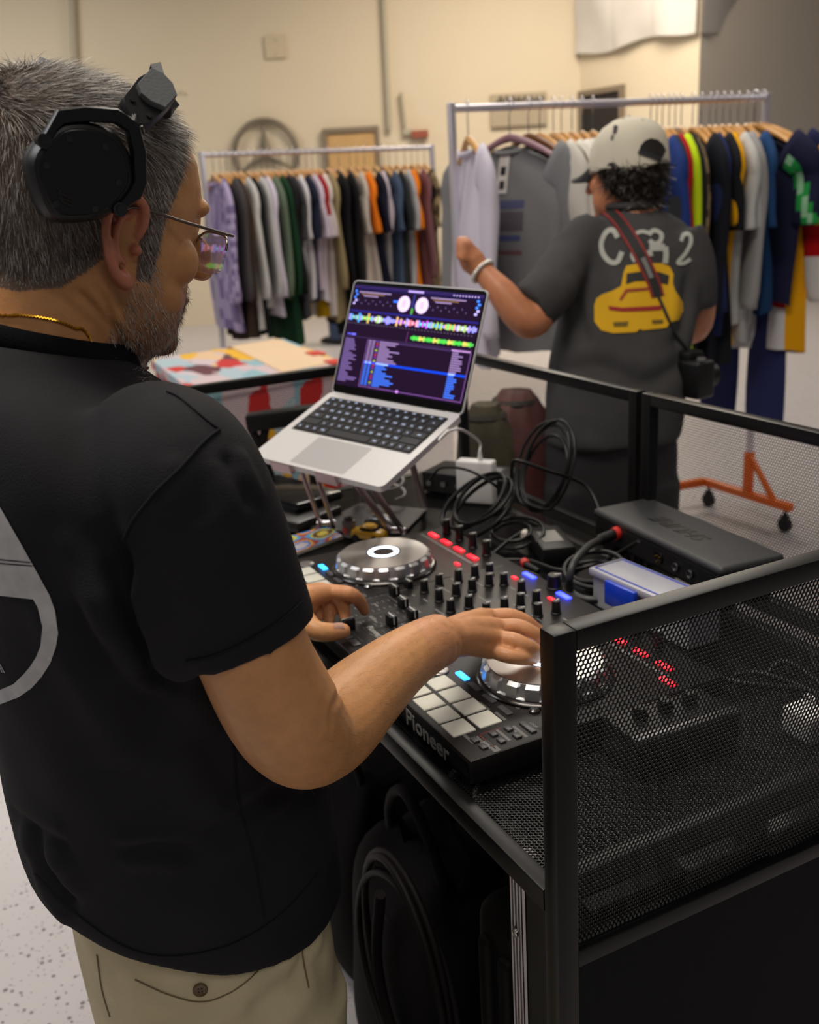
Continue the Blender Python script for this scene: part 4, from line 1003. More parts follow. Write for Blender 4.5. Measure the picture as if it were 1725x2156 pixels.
mb = MB(); mb.tube([(-.21, -.03, -.27), (-.24, -.03, -.42), (-.17, -.03, -.58)], .008, 8, smooth=5); mb.build('strap', mat('bag_webbing', (20, 15, 16), .75, spec=.15), lc, smooth=80, world=True)
tag(MB().box((-1.175, -.004, -TH + .02), (-1.165, .655, -.03)).build('lower_panel', mat('black_board', (15, 15, 18), .6), booth, smooth=0), None)  # unseen left panel, added to keep the space under the table dark
bpy.data.objects['lower_panel.002'].location = -Vector(ROOTM[booth.name].translation)

# ---------------------------------------------------------------- clothes racks
def proj(P):
    d = np.asarray(P, float) - CAM; z = d @ AX_F
    return IW/2 + FPX*(d @ AX_R)/z, IH/2 - FPX*(d @ AX_U)/z
def on_bar(A, B, px):
    lo, hi = -.5, 1.5
    for _ in range(50):
        m = (lo + hi)/2
        if proj(A + (B - A)*m)[0] < px: lo = m
        else: hi = m
    return A + (B - A)*lo
RK = mat('rack_chrome', (214, 210, 220), .3, .6); ORG = mat('orange_paint', (228, 106, 22), .4)
def rack(name, lab, A, B, zf, orange=True):
    A = np.array(A); B = np.array(B); d = nrm(B - A); s = np.array([-d[1], d[0], 0])
    r = thing(name, lab, 'clothes rack', ((A + B)/2*np.array([1, 1, 0]) + np.array([0, 0, zf])))
    mb = MB(); mb.cyl(A, B, .0135, n=16); mb.build('bar', RK, r, world=True)
    for P in (A, B):
        mb = MB(); mb.beam((P[0], P[1], zf + .12), (P[0], P[1], P[2] + .02), .026, .026, up=d, r=.003); mb.build('upright', RK, r, world=True)
    return r, d, s
zR = .885
RA, RB = pz(950, 229, zR), None
b0 = pz(1572, 1092, -TH)
RB = np.array([b0[0], b0[1], zR])
rk, rd, rs = rack('clothes_rack', 'chrome clothes rack with an orange base behind the booth', RA, RB, -TH)
xf = np.array([1.0, 0.02, 0])
def zbase(r, P, toward, L0, L1, other):
    zz = -TH + .115
    a = np.array([P[0], P[1], zz]) - xf*L0; b = np.array([P[0], P[1], zz]) + xf*L1
    mb = MB(); mb.beam(a, b, .035, .035, r=.004); ft = mb.build('foot_bar', ORG, r, world=True)
    for q in (a + xf*.03, b - xf*.03):
        mb = MB(); mb.cyl(q - np.array([0, 0, .018]), q - np.array([0, 0, .05]), .008, n=10); mb.rbox((q[0] - .018, q[1] - .014, -TH + .03), (q[0] + .018, q[1] + .014, -TH + .075), .004, 1)
        mb.cyl((q[0], q[1] - .012, -TH + .032), (q[0], q[1] + .012, -TH + .032), .032, n=18); mb.build('caster', RUBBER, r, world=True)
    p = np.array([P[0], P[1], zz])
    mb = MB(); mb.beam(p, p + np.array([0, 0, .20]), .036, .036, up=(1, 0, 0), r=.004); mb.build('socket', ORG, r, world=True)
    mb = MB(); mb.beam(p + xf*.16, p + np.array([0, 0, .19]), .022, .022, r=.003); mb.build('gusset', ORG, r, world=True)
    return a, b
fa, fb = zbase(rk, RB, 1, .27, .25, None)
ga, gb = zbase(rk, RA, 1, .27, .25, None)
mb = MB(); mb.beam(fa, gb*0 + ga, .035, .035, r=.004); mb.build('base_bar', ORG, rk, world=True)
zL = .86
LA_, LB_ = pz(424, 327, zL), pz(909, 311, zL)
lk, ld_, ls_ = rack('clothes_rack', 'slim chrome clothes rack in front of the ring emblem', LA_, LB_, -TH)
for P in (LA_, LB_): zbase(lk, P, 1, .25, .25, None)

WOOD = mat('hanger_wood', (206, 150, 78), .35, var=.15, vscale=20); WOODD = mat('hanger_dark_wood', (120, 74, 36), .35); WOODP = mat('hanger_mauve', (150, 110, 120), .4)
def make_hanger(M, m, lab, grp):
    h = thing('clothes_hanger', lab, 'hanger', M=M, group=grp)
    key = 'hanger' + m.name
    if key not in PROTO:
        mb = MB(); mb.tube([(0, 0, -.115), (0, 0, -.04), (.012, 0, -.022), (.019, 0, -.006), (.014, 0, .008), (0, 0, .0155), (-.013, 0, .009), (-.017, 0, -.002)], .002, 6, smooth=3); o1 = mb.build('hook', CHROME, h, smooth=80)
        mb = MB(); rings = []
        for x in np.linspace(-.21, .21, 19):
            a = abs(x)/.21; z = -.120 - .012*a - .07*a**1.5; hw = .013 + .012*a**2 if a > .6 else .013 + .004*(1 - a); hh = .016 - .006*a
            rings.append(ring_pts((x, .012*a*a, z), (0, 1, 0), (0, 0, 1), hw*.7, hh, 8))
        mb.loft(rings); o2 = mb.build('arm', m, h, smooth=60); PROTO[key] = (o1, o2)
    else:
        for o in PROTO[key]: share(o, h, M=Matrix.Identity(4))
    return h
CLOTH = attr_mat('dyed_cloth', .85, spec=.15, bump=.25, bscale=220)
def garment(M, kind, colf, lab, seed, name, cat, length=.72, sleeve=None, thick=1.0, grp=None, width=.25, spath=None):
    """shirt hanging on a hanger: body, two sleeves, collar"""
    rg = random.Random(seed); M = M @ Matrix.Translation((0, 0, -.080)); g = thing(name, lab, cat, M=M, group=grp)
    ph = [rg.uniform(0, 6) for _ in range(8)]
    def dye(part, p):
        c = colf(part, p) if callable(colf) else colf
        return lin(c)
    NU, NV = 36, 14
    def topz(x):
        a = min(1.0, abs(x)/.22); return -.068 - .012*a - .075*a**1.5
    rows = []
    for j in range(NV + 1):
        v = j/NV; row = []
        W = width*(.84 + .16*min(1, v*5)) + .012*math.sin(v*4 + ph[0]); T = thick*(.016 + .03*min(1, v*3) + .012*v)
        for k in range(NU):
            q = 2*math.pi*k/NU; x = W*math.copysign(abs(math.cos(q))**.85, math.cos(q)); y = T*math.sin(q)
            y += v*(.016*math.sin(x*26 + ph[1]) + .011*math.sin(x*47 + ph[2] + v*2)) + .01*math.sin(v*5 + ph[3])
            z = topz(x)*(1 - v) + (-.09 - length)*v + .012*math.sin(q*2 + ph[4])*v
            row.append((x, y, z))
        rows.append(row)
    mb = MB()
    vs = [p for r in rows for p in r]
    for j in range(NV):
        for k in range(NU):
            i0, i1 = j*NU + k, j*NU + (k + 1) % NU
            q = [vs[i0], vs[i1], vs[i1 + NU], vs[i0 + NU]]; c = np.mean(q, axis=0)
            mb.add(q, [(0, 1, 2, 3)], dye('body', c))
    mb.add(rows[0], [tuple(range(NU))], dye('body', (0, 0, -.07)))
    weld(mb); mb.build('body', CLOTH, g, smooth=180)
    sl = sleeve if sleeve is not None else (.56 if kind == 'long' else .26)
    if kind != 'pants':
        for s in (-1, 1):
            if spath is not None and s in spath: path = [np.array(p) for p in spath[s]]
            else:
                x0 = s*(width*.84 - .02); path = [np.array((x0, .0, -.135)), np.array((s*(width + .02), .002, -.19))]
                n_ = 6
                for k in range(1, n_ + 1):
                    t = k/n_; path.append(np.array((s*(width + .02 + .055*t - .02*t*t), .012*math.sin(ph[5] + t*3), -.19 - (sl - .03)*t)))
            path = spline(path, 3); rings = []
            for i, p in enumerate(path):
                t = i/(len(path) - 1); d = nrm(path[min(i + 1, len(path) - 1)] - path[max(i - 1, 0)])
                ax = nrm(np.cross(d, [0, 1., 0])); ay = np.cross(ax, d)
                rx = (.085 - .02*t) if kind == 'tee' else (.085 - .03*t - .012*(t > .93)); ry = thick*(.028 - .004*t + .004*math.sin(t*9 + ph[6]))
                rings.append(ring_pts(p, ax, ay, rx, ry, 16, 2.2))
            mb = MB(); n = 16
            for i in range(len(rings) - 1):
                for k in range(n):
                    q = [rings[i][k], rings[i][(k + 1) % n], rings[i + 1][(k + 1) % n], rings[i + 1][k]]
                    mb.add(q, [(0, 1, 2, 3)], dye('sleeve', np.mean(q, axis=0)))
            mb.add(rings[-1], [tuple(range(n))], dye('sleeve', path[-1])); mb.add(rings[0], [tuple(range(n - 1, -1, -1))], dye('sleeve', path[0]))
            weld(mb); mb.build('sleeve', CLOTH, g, smooth=180)
        mb = MB(); mb.cur = dye('collar', (0, 0, -.07))
        mb.tube([(.062*math.cos(q), (thick*.02 + .012)*math.sin(q), -.082 - .012*abs(math.sin(q))) for q in np.linspace(0, 2*math.pi, 20, endpoint=False)], .008, 6, True)
        mb.build('collar', CLOTH, g, smooth=180)
    return g
def weld(mb):
    keys = {}; idx = []; nv = []
    for p in mb.v:
        k = (round(p[0], 5), round(p[1], 5), round(p[2], 5))
        if k not in keys: keys[k] = len(nv); nv.append(p)
        idx.append(keys[k])
    mb.v = nv; mb.f = [tuple(idx[i] for i in f) for f in mb.f]
def rackM(P, d, yaw):
    """garment plane square to the bar: local y along the bar"""
    tc = CAM[:2] - np.array(P[:2]); tc /= np.linalg.norm(tc)             # clothes pushed round: near shoulder a little to the right of the line of sight
    c_, s_ = math.cos(.32 - yaw*.8), math.sin(.32 - yaw*.8); near = np.array([tc[0]*c_ - tc[1]*s_, tc[0]*s_ + tc[1]*c_])
    a = math.atan2(near[1], near[0])
    return Matrix.Translation(V3(P)) @ Matrix.Rotation(a, 4, 'Z') @ Matrix.Translation((0, 0, -.0005))
def camo(part, p):
    v = math.sin(p[0]*31 + p[2]*23) + math.sin(p[2]*41 - p[0]*17 + p[1]*30); return (120, 104, 78) if v > .4 else ((150, 128, 96) if v > -.5 else (74, 60, 44))
def lavp(part, p):
    v = math.sin(p[0]*61 + p[2]*73) + math.sin(p[2]*91 - p[0]*57 + p[1]*60); return (178, 164, 200) if v > -.2 else (128, 114, 156)
def two(top, bot, z): return lambda part, p: top if p[2] > z else bot
def sleeve2(b, s): return lambda part, p: s if part == 'sleeve' else b
def redsl(part, p): return (150, 30, 34) if part == 'sleeve' and -.3 < p[2] else (206, 196, 204)
def yelpr(part, p): return (222, 176, 30) if p[2] < -.62 and math.sin(p[0]*20 + p[2]*9) > .1 else (204, 192, 186)
def whpr(part, p): return (220, 220, 222) if part == 'body' and -.62 < p[2] < -.42 and math.sin(p[2]*60) + math.sin(p[0]*33) > .1 else (58, 58, 60)
LEFT = [ # px, colour, name words, kind, length, yaw
 (446, lavp, 'lilac patterned sweatshirt', 'long', .80, .1), (461, (70, 66, 66), 'charcoal sweatshirt', 'long', .62, .05), (474, (62, 48, 40), 'dark brown hoodie', 'long', .86, 0), (487, (196, 194, 190), 'off white long sleeve shirt', 'long', .82, 0), (502, (24, 26, 28), 'black long sleeve shirt', 'long', .84, .05),
 (519, (186, 184, 184), 'pale grey sweatshirt', 'long', .70, .0), (533, (200, 192, 206), 'white lilac long sleeve', 'long', .74, 0), (549, (96, 110, 92), 'sage long sleeve shirt', 'long', .66, .05), (560, (24, 58, 36), 'dark green long sleeve', 'long', .92, 0), (575, (26, 26, 28), 'black printed shirt', 'long', .68, 0),
 (588, whpr, 'grey T-shirt with white print', 'tee', .78, 0), (604, (206, 202, 206), 'white T-shirt', 'tee', .68, .05), (617, (30, 34, 52), 'navy T-shirt', 'tee', .68, 0), (629, (202, 188, 204), 'pale lilac T-shirt', 'tee', .62, 0), (643, redsl, 'white shirt with red sleeves', 'tee', .70, .05), (656, yelpr, 'white shirt with yellow print', 'tee', .80, .0),
 (668, (142, 126, 92), 'khaki sweatshirt', 'long', .82, .05), (688, (22, 22, 24), 'black hoodie', 'long', .88, .0), (712, (18, 18, 20), 'heavy black jacket', 'long', .95, .1), (735, (190, 178, 166), 'beige T-shirt', 'tee', .84, .05), (750, sleeve2((186, 174, 166), (224, 118, 26)), 'beige shirt with orange sleeves', 'tee', .80, 0),
 (766, (24, 26, 44), 'dark navy T-shirt', 'tee', .70, 0), (788, sleeve2((150, 148, 150), (192, 178, 188)), 'grey shirt with pink sleeves', 'tee', .74, .1), (806, (70, 84, 108), 'steel blue T-shirt', 'tee', .76, 0), (818, (44, 46, 48), 'dark grey T-shirt', 'tee', .76, 0), (834, (170, 170, 172), 'light grey T-shirt', 'tee', .72, .05),
 (851, (232, 126, 16), 'bright orange T-shirt', 'tee', .84, .1), (866, (120, 80, 84), 'dusty pink long sleeve', 'long', .74, .0), (878, camo, 'brown camouflage shirt', 'tee', .84, 0), (893, (20, 20, 22), 'black T-shirt', 'tee', .68, .15)]
def grey_pr(part, p):
    return (128, 128, 130)
def jersey_green(part, p):
    if part == 'sleeve' and p[2] < -.17 and abs(abs(p[0]) - .262 + .5*(p[2] + .25)) < .035: return (40, 150, 70) if abs(abs(p[0]) - .262 + .5*(p[2] + .25)) > .014 else (150, 200, 160)
    return (30, 32, 58)
def hockey(part, p):
    if part == 'sleeve': return (226, 160, 14) if p[2] > -.42 and abs(p[0]) > .28 else ((30, 34, 70) if p[2] > -.3 else ((210, 208, 206) if -.40 < p[2] or p[2] < -.54 else (176, 14, 24)))
    return (226, 160, 14) if abs(p[0]) > .2 and p[2] < -.2 else (24, 28, 66) if p[2] > -.6 else ((206, 204, 206) if p[2] > -.64 or p[2] < -.74 else (176, 14, 24))
RIGHT = [
 (984, (206, 200, 214), 'pale lilac sweatshirt', 'long', .74, .1),
 (1072, grey_pr, 'grey sweatshirt with faded print', 'long', .72, -.75),
 (1112, (98, 86, 62), 'olive brown jacket', 'long', .74, -.45), (1136, (206, 200, 190), 'cream long sleeve shirt', 'long', .72, -.2), (1165, (212, 206, 196), 'cream T-shirt', 'tee', .7, -.1), (1182, (216, 212, 204), 'off white T-shirt', 'tee', .7, -.1), (1204, (204, 198, 186), 'ivory long sleeve shirt', 'long', .72, 0), (1226, (218, 216, 212), 'white printed T-shirt', 'tee', .7, 0), (1248, (190, 186, 180), 'pale grey T-shirt', 'tee', .7, 0),
 (1371, (36, 58, 120), 'royal blue T-shirt', 'tee', .74, 0), (1384, (50, 52, 58), 'slate grey sweatshirt', 'long', .74, 0), (1396, (176, 16, 30), 'red long sleeve shirt', 'long', .60, .05), (1410, (196, 226, 30), 'neon yellow long sleeve', 'long', .90, .05), (1423, (36, 36, 32), 'black work shirt', 'long', .86, 0), (1436, camo, 'tan camouflage hoodie', 'long', .72, .1),
 (1460, (24, 26, 34), 'black sweatshirt', 'long', .86, 0), (1478, (34, 42, 82), 'navy sweatshirt', 'long', .72, .05), (1496, (26, 26, 30), 'black T-shirt', 'tee', .84, 0), (1509, (228, 166, 16), 'gold yellow jersey', 'tee', .76, .05), (1524, (190, 190, 188), 'light grey shirt', 'tee', .70, 0), (1539, (150, 148, 148), 'mid grey sweatshirt', 'long', .70, 0), (1556, (172, 172, 172), 'heather grey T-shirt', 'tee', .78, .1), (1574, (32, 66, 110), 'teal blue jersey', 'tee', .66, .05), (1592, jersey_green, 'navy jersey with green sleeve stripe', 'tee', .64, -.55), (1608, hockey, 'gold striped hockey jersey', 'long', .84, -.8)]
# the lilac sweatshirt's sleeve is held out by the man at the rack
for rows, A, B, d, rn in ((LEFT, LA_, LB_, ld_, 'left'), (RIGHT, RA, RB, rd, 'right')):
    where = 'slim rack' if rn == 'left' else 'orange rack'
    for i, (px, col, words_, kind, ln, yaw) in enumerate(rows):
        P = on_bar(A, B, px); rg = random.Random(1000*(rn == 'right') + i); P = P + np.array([0, 0, .0135])
        M = rackM(P, d, yaw + rg.uniform(-.06, .06))
        hm = WOOD
        if rn == 'right' and i == 1: hm = WOODP
        if rn == 'right' and i in (2, 13): hm = WOODD
        a = rows[i - 1][2] if i else None; b = rows[i + 1][2] if i + 1 < len(rows) else None
        nb = 'beside the ' + (a or b)
        make_hanger(M, hm, ('%s hanger holding the %s on the %s' % ({WOOD.name: 'light wooden', WOODD.name: 'dark wooden', WOODP.name: 'mauve wooden'}[hm.name], words_, where))[:120], 'hangers on the ' + where)
        nm = words_.split()[-1].replace('T-shirt', 't_shirt').lower() if 'with' not in words_ else words_.split(' with')[0].split()[-1].replace('T-shirt', 't_shirt').lower()
        nm = {'sleeve': 'long_sleeve_shirt', 'shirt': 'shirt'}.get(nm, nm)
        sp = None
        if rn == 'right' and i == 0: sp = 'hand'
        gl = garment(M, kind, col, '%s on the %s %s' % (words_, where, nb), i*7 + (500 if rn == 'right' else 0), nm, {'t_shirt': 'T-shirt', 'long_sleeve_shirt': 'shirt'}.get(nm, nm), ln, grp='clothes on the ' + where, thick=.85 if rn == 'left' else 1.0,
                     spath=SLEEVE_HAND(M) if sp and 'SLEEVE_HAND' in globals() else None)
        if rn == 'right' and i == 1:
            # print and swing tag on the chest, facing the camera
            T_ = Matrix.Translation((0, 0, 0))
            side = -1 if (M.to_3x3() @ Vector((0, 1, 0))).dot(V3(CAM) - M.translation) < 0 else 1
            bvh_ = BVHTree.FromPolygons([v.co.copy() for v in gl.children[0].data.vertices], [tuple(p.vertices) for p in gl.children[0].data.polygons])
            def stick(x0, x1, z0, z1, n=8):
                vs, fs = [], []
                for a_ in range(n + 1):
                    for b_ in range(n + 1):
                        x, z = x0 + (x1 - x0)*a_/n, z0 + (z1 - z0)*b_/n
                        h = bvh_.ray_cast(Vector((x, side*.5, z)), Vector((0, -side, 0))); y = h[0].y if h[0] else 0
                        vs.append((x, y + side*.0015, z))
                for a_ in range(n):
                    for b_ in range(n): k = a_*(n + 1) + b_; fs.append((k, k + 1, k + n + 2, k + n + 1))
                return vs, fs
            for x0, x1, z0, z1, cc in ((-.09, .10, -.26, -.29, (80, 84, 120)), (-.09, .10, -.30, -.37, (92, 84, 92)), (-.08, .09, -.385, -.405, (74, 84, 130)), (-.085, .095, -.44, -.455, (120, 78, 82))):
                v_, f_ = stick(x0, x1, z0, z1); mb = MB(); mb.add(v_, f_); mb.build('chest_print', mat('print_%d_%d' % cc[:2], cc, .8), gl, smooth=0)
            tg_ = MB(); v_, f_ = stick(-.03, .02, -.10, -.235); tg_.add([(q[0], q[1] + side*.004, q[2]) for q in v_], f_); to_ = tg_.build('swing_tag', mat('tag_white', (214, 210, 206), .6), gl, smooth=0)
            for zz in (-.14, -.19):
                v_, f_ = stick(-.018, .008, zz, zz - .03, 3); mb = MB(); mb.add([(q[0], q[1] + side*.005, q[2]) for q in v_], f_); mb.build('tag_print', mat('tag_black', (40, 38, 40), .6), gl, smooth=0)
# long navy trousers hanging low at the end of the rack
P = on_bar(RA, RB, 1590) + np.array([0, 0, .0135]); M = rackM(P, rd, -.9); MT = M @ Matrix.Translation((0, 0, -.10))
make_hanger(M, WOOD, 'light wooden hanger holding the long navy trousers', 'hangers on the orange rack')
tr = thing('trousers', 'long navy trousers hanging below the jerseys at the rack end', 'trousers', M=MT)
NAVY = mat('navy_cloth', (22, 30, 84), .85, bump=.2, bscale=150)
for s in (-1, 1):
    rings = []
    for k in range(14):
        t = k/13; rings.append(ring_pts((s*(.10 + .02*t), .012*math.sin(t*4 + s), -.16 - 1.08*t), (1, 0, 0), (0, 1, 0), .095 - .012*t + .006*math.sin(t*9), .03 + .006*math.sin(t*7), 16, 2.4))
    mb = MB(); mb.loft(rings); mb.build('leg', NAVY, tr, smooth=60)
mb = MB(); mb.loft([ring_pts((0, 0, z), (1, 0, 0), (0, 1, 0), wv, .03, 20, 3) for z, wv in ((-.10, .17), (-.16, .19), (-.26, .20))]); mb.build('waistband', NAVY, tr, smooth=60)
# red and dark clothes piled low behind the booth, left of the second man
# ---------------------------------------------------------------- display table wrapped in printed paper
zt_ = -.05
tl, tb, trt, tf = pz(318, 757, zt_), pz(596, 713, zt_), pz(722, 762, zt_), None
ex = nrm(trt - tb); ey = tl - tb
o_ = tb; w1 = ex*np.linalg.norm(trt - tb)
ux = nrm(tl - tb); uy = nrm(trt - tb)
dt = thing('display_table', 'display table wrapped in colourful comic print behind the booth', 'table', ((tl + trt)/2)*np.array([1, 1, 0]) + np.array([0, 0, -TH]))
def quadbox(c4, z0, z1):
    vs = [(q[0], q[1], z0) for q in c4] + [(q[0], q[1], z1) for q in c4]
    return vs, [(3, 2, 1, 0), (4, 5, 6, 7), (0, 1, 5, 4), (1, 2, 6, 5), (2, 3, 7, 6), (3, 0, 4, 7)]
def comic():
    m = bpy.data.materials.new('comic_print'); m.use_nodes = True; nt = m.node_tree; b = nt.nodes['Principled BSDF']; L = nt.links
    tc = nt.nodes.new('ShaderNodeTexCoord'); vo = nt.nodes.new('ShaderNodeTexVoronoi'); vo.inputs['Scale'].default_value = 5; vo.distance = 'MANHATTAN'
    mp = nt.nodes.new('ShaderNodeMapping'); mp.inputs['Rotation'].default_value = (.2, .1, .6); mp.inputs['Scale'].default_value = (1, 2.2, 1.4)
    L.new(tc.outputs['Object'], mp.inputs[0]); L.new(mp.outputs[0], vo.inputs['Vector'])
    sp = nt.nodes.new('ShaderNodeSeparateColor'); L.new(vo.outputs['Color'], sp.inputs[0])
    cr = nt.nodes.new('ShaderNodeValToRGB'); cr.color_ramp.interpolation = 'CONSTANT'; e = cr.color_ramp.elements
    e[0].position = 0; e[0].color = lin((206, 186, 190)); e[1].position = .2; e[1].color = lin((140, 180, 190))
    for ps, c in ((.36, (206, 190, 196)), (.5, (232, 178, 30)), (.62, (196, 34, 30)), (.72, (226, 190, 150)), (.82, (96, 44, 56)), (.9, (170, 190, 200))):
        q = e.new(ps); q.color = lin(c)
    L.new(sp.outputs[0], cr.inputs[0]); L.new(cr.outputs[0], b.inputs['Base Color']); b.inputs['Roughness'].default_value = .6
    return m
COMIC = comic()
A4 = [tb, tl, tl + (trt - tb)*1.0, trt]
far = [tb, tl, tl + (trt - tb)*1.05, tb + (trt - tb)*1.05]
mb = MB(); v_, f_ = quadbox(far, zt_ - .04, zt_); mb.add(v_, f_); mb.build('table_top', COMIC, dt, smooth=0, world=True)
cen = np.mean(far, axis=0); ins = [cen + (q - cen)*.97 for q in far]
for i in range(4):
    a, b = ins[i], ins[(i + 1) % 4]; n = nrm(cen - (a + b)/2)*.012; mb = MB(); v_, f_ = quadbox([a, b, b + n, a + n], -TH + .02, zt_ - .04); mb.add(v_, f_); mb.build('side_panel', COMIC, dt, smooth=0, world=True)
# cream paper sheet and small red cards on it
mb = MB(); cq = [tb + (tl - tb)*.04, tb + (tl - tb)*.42, tb + (tl - tb)*.42 + (trt - tb)*1.0, tb + (tl - tb)*.04 + (trt - tb)*1.0]; v_, f_ = quadbox(cq, zt_, zt_ + .004); mb.add(v_, f_)
tag(mb.build('paper_sheet', mat('cream_paper', (226, 196, 160), .7), smooth=0), 'cream paper sheet covering one side of the display table', 'paper')
for k, (x, y) in enumerate(((664, 744), (704, 762))):
    c = pz(x, y, zt_ + .006); cdn = thing('red_card', ('small red card on the cream paper sheet', 'red card at the corner of the cream paper sheet')[k], 'card', c)
    mb = MB(); mb.rbox((-.05, -.03, -.002), (.05, .03, .004), .002, 1); mb.build('card', mat('card_red', (206, 44, 24), .5), cdn)
    mb = MB(); mb.rbox((-.045, .03, -.002), (.02, .05, .002), .001, 1); mb.build('tab', mat('card_pale', (220, 150, 130), .5), cdn)
# folding trolley between booth and display table
tv = at(620, 905, 2.6); ft = thing('folding_trolley', 'black folding trolley frame beyond the mesh side panel', 'trolley', (tv[0], tv[1], -TH))
P0, P1 = at(520, 890, 2.6), at(680, 868, 2.6)
mb = MB(); mb.beam(P0, P1, .05, .045, r=.006); mb.build('handle_bar', RUBBER, ft, world=True)
for a, b in (((530, 900), (570, 1000)), ((560, 895), (540, 1010)), ((650, 880), (660, 1000))):
    mb = MB(); mb.tube([at(a[0], a[1], 2.6), at(b[0], b[1], 2.62), np.array([*at(b[0], b[1], 2.62)[:2], -TH + .002])], .012, 8); mb.build('frame_tube', RUBBER, ft, world=True)
mb = MB(); mb.beam(at(515, 945, 2.62), at(640, 915, 2.62), .02, .02, r=.003); mb.build('cross_bar', ORG, ft, world=True)

# ---------------------------------------------------------------- the DJ
HYAW, HPIT, HROL, HS = -.3245, .2252, -.1447, 1.0108
HO = np.array([-.1274, -.2968, .6114])
def head_frame():
    f0 = np.array([math.sin(HYAW), math.cos(HYAW), 0]); z = np.array([0, 0, 1.])
    y = math.cos(HPIT)*f0 - math.sin(HPIT)*z; zz = math.cos(HPIT)*z + math.sin(HPIT)*f0; x = np.cross(y, zz)
    return np.array([math.cos(HROL)*x + math.sin(HROL)*zz, y, -math.sin(HROL)*x + math.cos(HROL)*zz]).T
HR = head_frame()
def H(x, y, z): return HO + HR @ (np.array([x, y, z], float)*HS)
def Hinv(P): return ((P - HO) @ HR)/HS
def head_geo(mb, H, nose=True):
    prof = [  # z, front y, back y, half width, exponent
        (.118, .000, -.040, .020, 2), (.113, .026, -.064, .042, 2), (.105, .056, -.082, .057, 2.1), (.091, .077, -.094, .068, 2.2), (.072, .0925, -.101, .0750, 2.2), (.050, .1005, -.104, .0785, 2.2),
        (.034, .1020, -.104, .0795, 2.2), (.018, .0985, -.101, .0785, 2.3), (.004, .0965, -.097, .0775, 2.3), (-.014, .0985, -.090, .0765, 2.3), (-.034, .1000, -.083, .0745, 2.3), (-.052, .1000, -.074, .0725, 2.3),
        (-.070, .0985, -.064, .0690, 2.3), (-.088, .0965, -.052, .0620, 2.3), (-.102, .0900, -.038, .0500, 2.2), (-.112, .0760, -.020, .0340, 2.1), (-.117, .055, .005, .015, 2)]
    rings = []
    for z, yf, yb, w, e in reversed(prof):
        cy = (yf*.42 + yb*.58); ring = []
        for k in range(48):
            q = 2*math.pi*k/48; c, s = math.cos(q), math.sin(q)
            x = w*math.copysign(abs(c)**(2/e), c); ry = (yf - cy) if s > 0 else (cy - yb)
            y = cy + ry*math.copysign(abs(s)**(2/e), s)
            ring.append(H(x, y, z))
        rings.append(ring)
    mb.loft(rings)
    B = lambda c, r, R=None: mb.ball(H(*c), tuple(HSc*q for q in r), 16, 10, HRc)
    HSc, HRc = HS, HR
    if H is not globals()['H']: HSc, HRc = H.s, H.R
    # brow ridge, cheeks, nose, lips, chin, eyelids
    for s in (-1, 1):
        B((s*.027, .086, .034), (.024, .016, .011)); B((s*.047, .066, -.016), (.022, .022, .024)); B((s*.033, .078, .012), (.016, .014, .013)); B((s*.048, .045, -.055), (.022, .034, .036))
    B((0, .104, .020), (.009, .014, .022)); B((0, .117, -.012), (.0105, .018, .020)); B((0, .126, -.022), (.013, .013, .012))
    for s in (-1, 1): B((s*.013, .117, -.024), (.009, .010, .008))
    B((0, .101, -.052), (.024, .010, .006)); B((0, .099, -.062), (.021, .010, .007)); B((0, .092, -.094), (.022, .016, .016))
def ear_geo(mb, s, H):
    """outer ear: helix rim, inner fold, bowl, lobe and tragus"""
    def E(u, v, w): return H(s*(.0745 + w), -.004 + u, -.004 + v)        # u back(-)/front(+), v up, w out
    rim = [(.012, .004, .003), (.015, .016, .006), (.012, .029, .009), (.001, .036, .011), (-.013, .034, .013), (-.022, .023, .015), (-.024, .008, .016), (-.020, -.008, .0155), (-.013, -.021, .013), (-.004, -.030, .011), (.004, -.034, .009), (.010, -.028, .005)]
    mb.tube([E(*q) for q in rim], [.0040, .0045, .0044, .0042, .0042, .0042, .0042, .0042, .0046, .006, .0068, .004], 10, smooth=5)
    fold = [(.002, .022, .007), (-.008, .018, .0105), (-.0125, .007, .012), (-.0115, -.005, .012), (-.006, -.014, .010), (.002, -.018, .007)]
    mb.tube([E(*q) for q in fold], [.0030, .0034, .0036, .0036, .0034, .003], 8, smooth=4)
    # thin back plate joining rim to head
    rings = []
    for t in (0.0, .5, 1.0):
        ring = []
        for k in range(20):
            q = 2*math.pi*k/20; ring.append(E(-.005 + .016*math.cos(q)*(1 - .15*t), .002 + .031*math.sin(q)*(1 - .1*t), -.008 + .0095*t + .0055*t*(-math.cos(q))))
        rings.append(ring)
    mb.loft(rings)
    mb.ball(E(.011, -.006, .006), .0056*HS, 10, 8); mb.ball(E(.002, -.030, .008), .0075*HS, 10, 8)
def limb(mb, st, n=20, flat_=1.0):
    """st: list of (point, radius)"""
    mb.tube([s[0] for s in st], [s[1] for s in st], n, smooth=0)
def stations(lst, sub=6):
    P = spline([np.append(at(x, y, d), r) for x, y, d, r in lst], sub)
    return [(p[:3], p[3]) for p in P]
body = MB()
head_geo(body, H); 
for s in (-1, 1): ear_geo(body, s, H)
NB_ = np.array([-.130, -.352, .478])
neck = [H(0, -.012, -.02), H(0, -.022, -.075), (H(0, -.03, -.12) + NB_*0.35)/1.35, NB_, NB_ + np.array([-.005, .012, -.09])]
body.tube(spline(neck, 6), [.060, .066, .071, .080, .10], 28)
body.tube([H(0, .055, -.085), H(0, .03, -.115), NB_ + np.array([0, .06, .0])], [.034, .042, .05], 16)          # under the chin
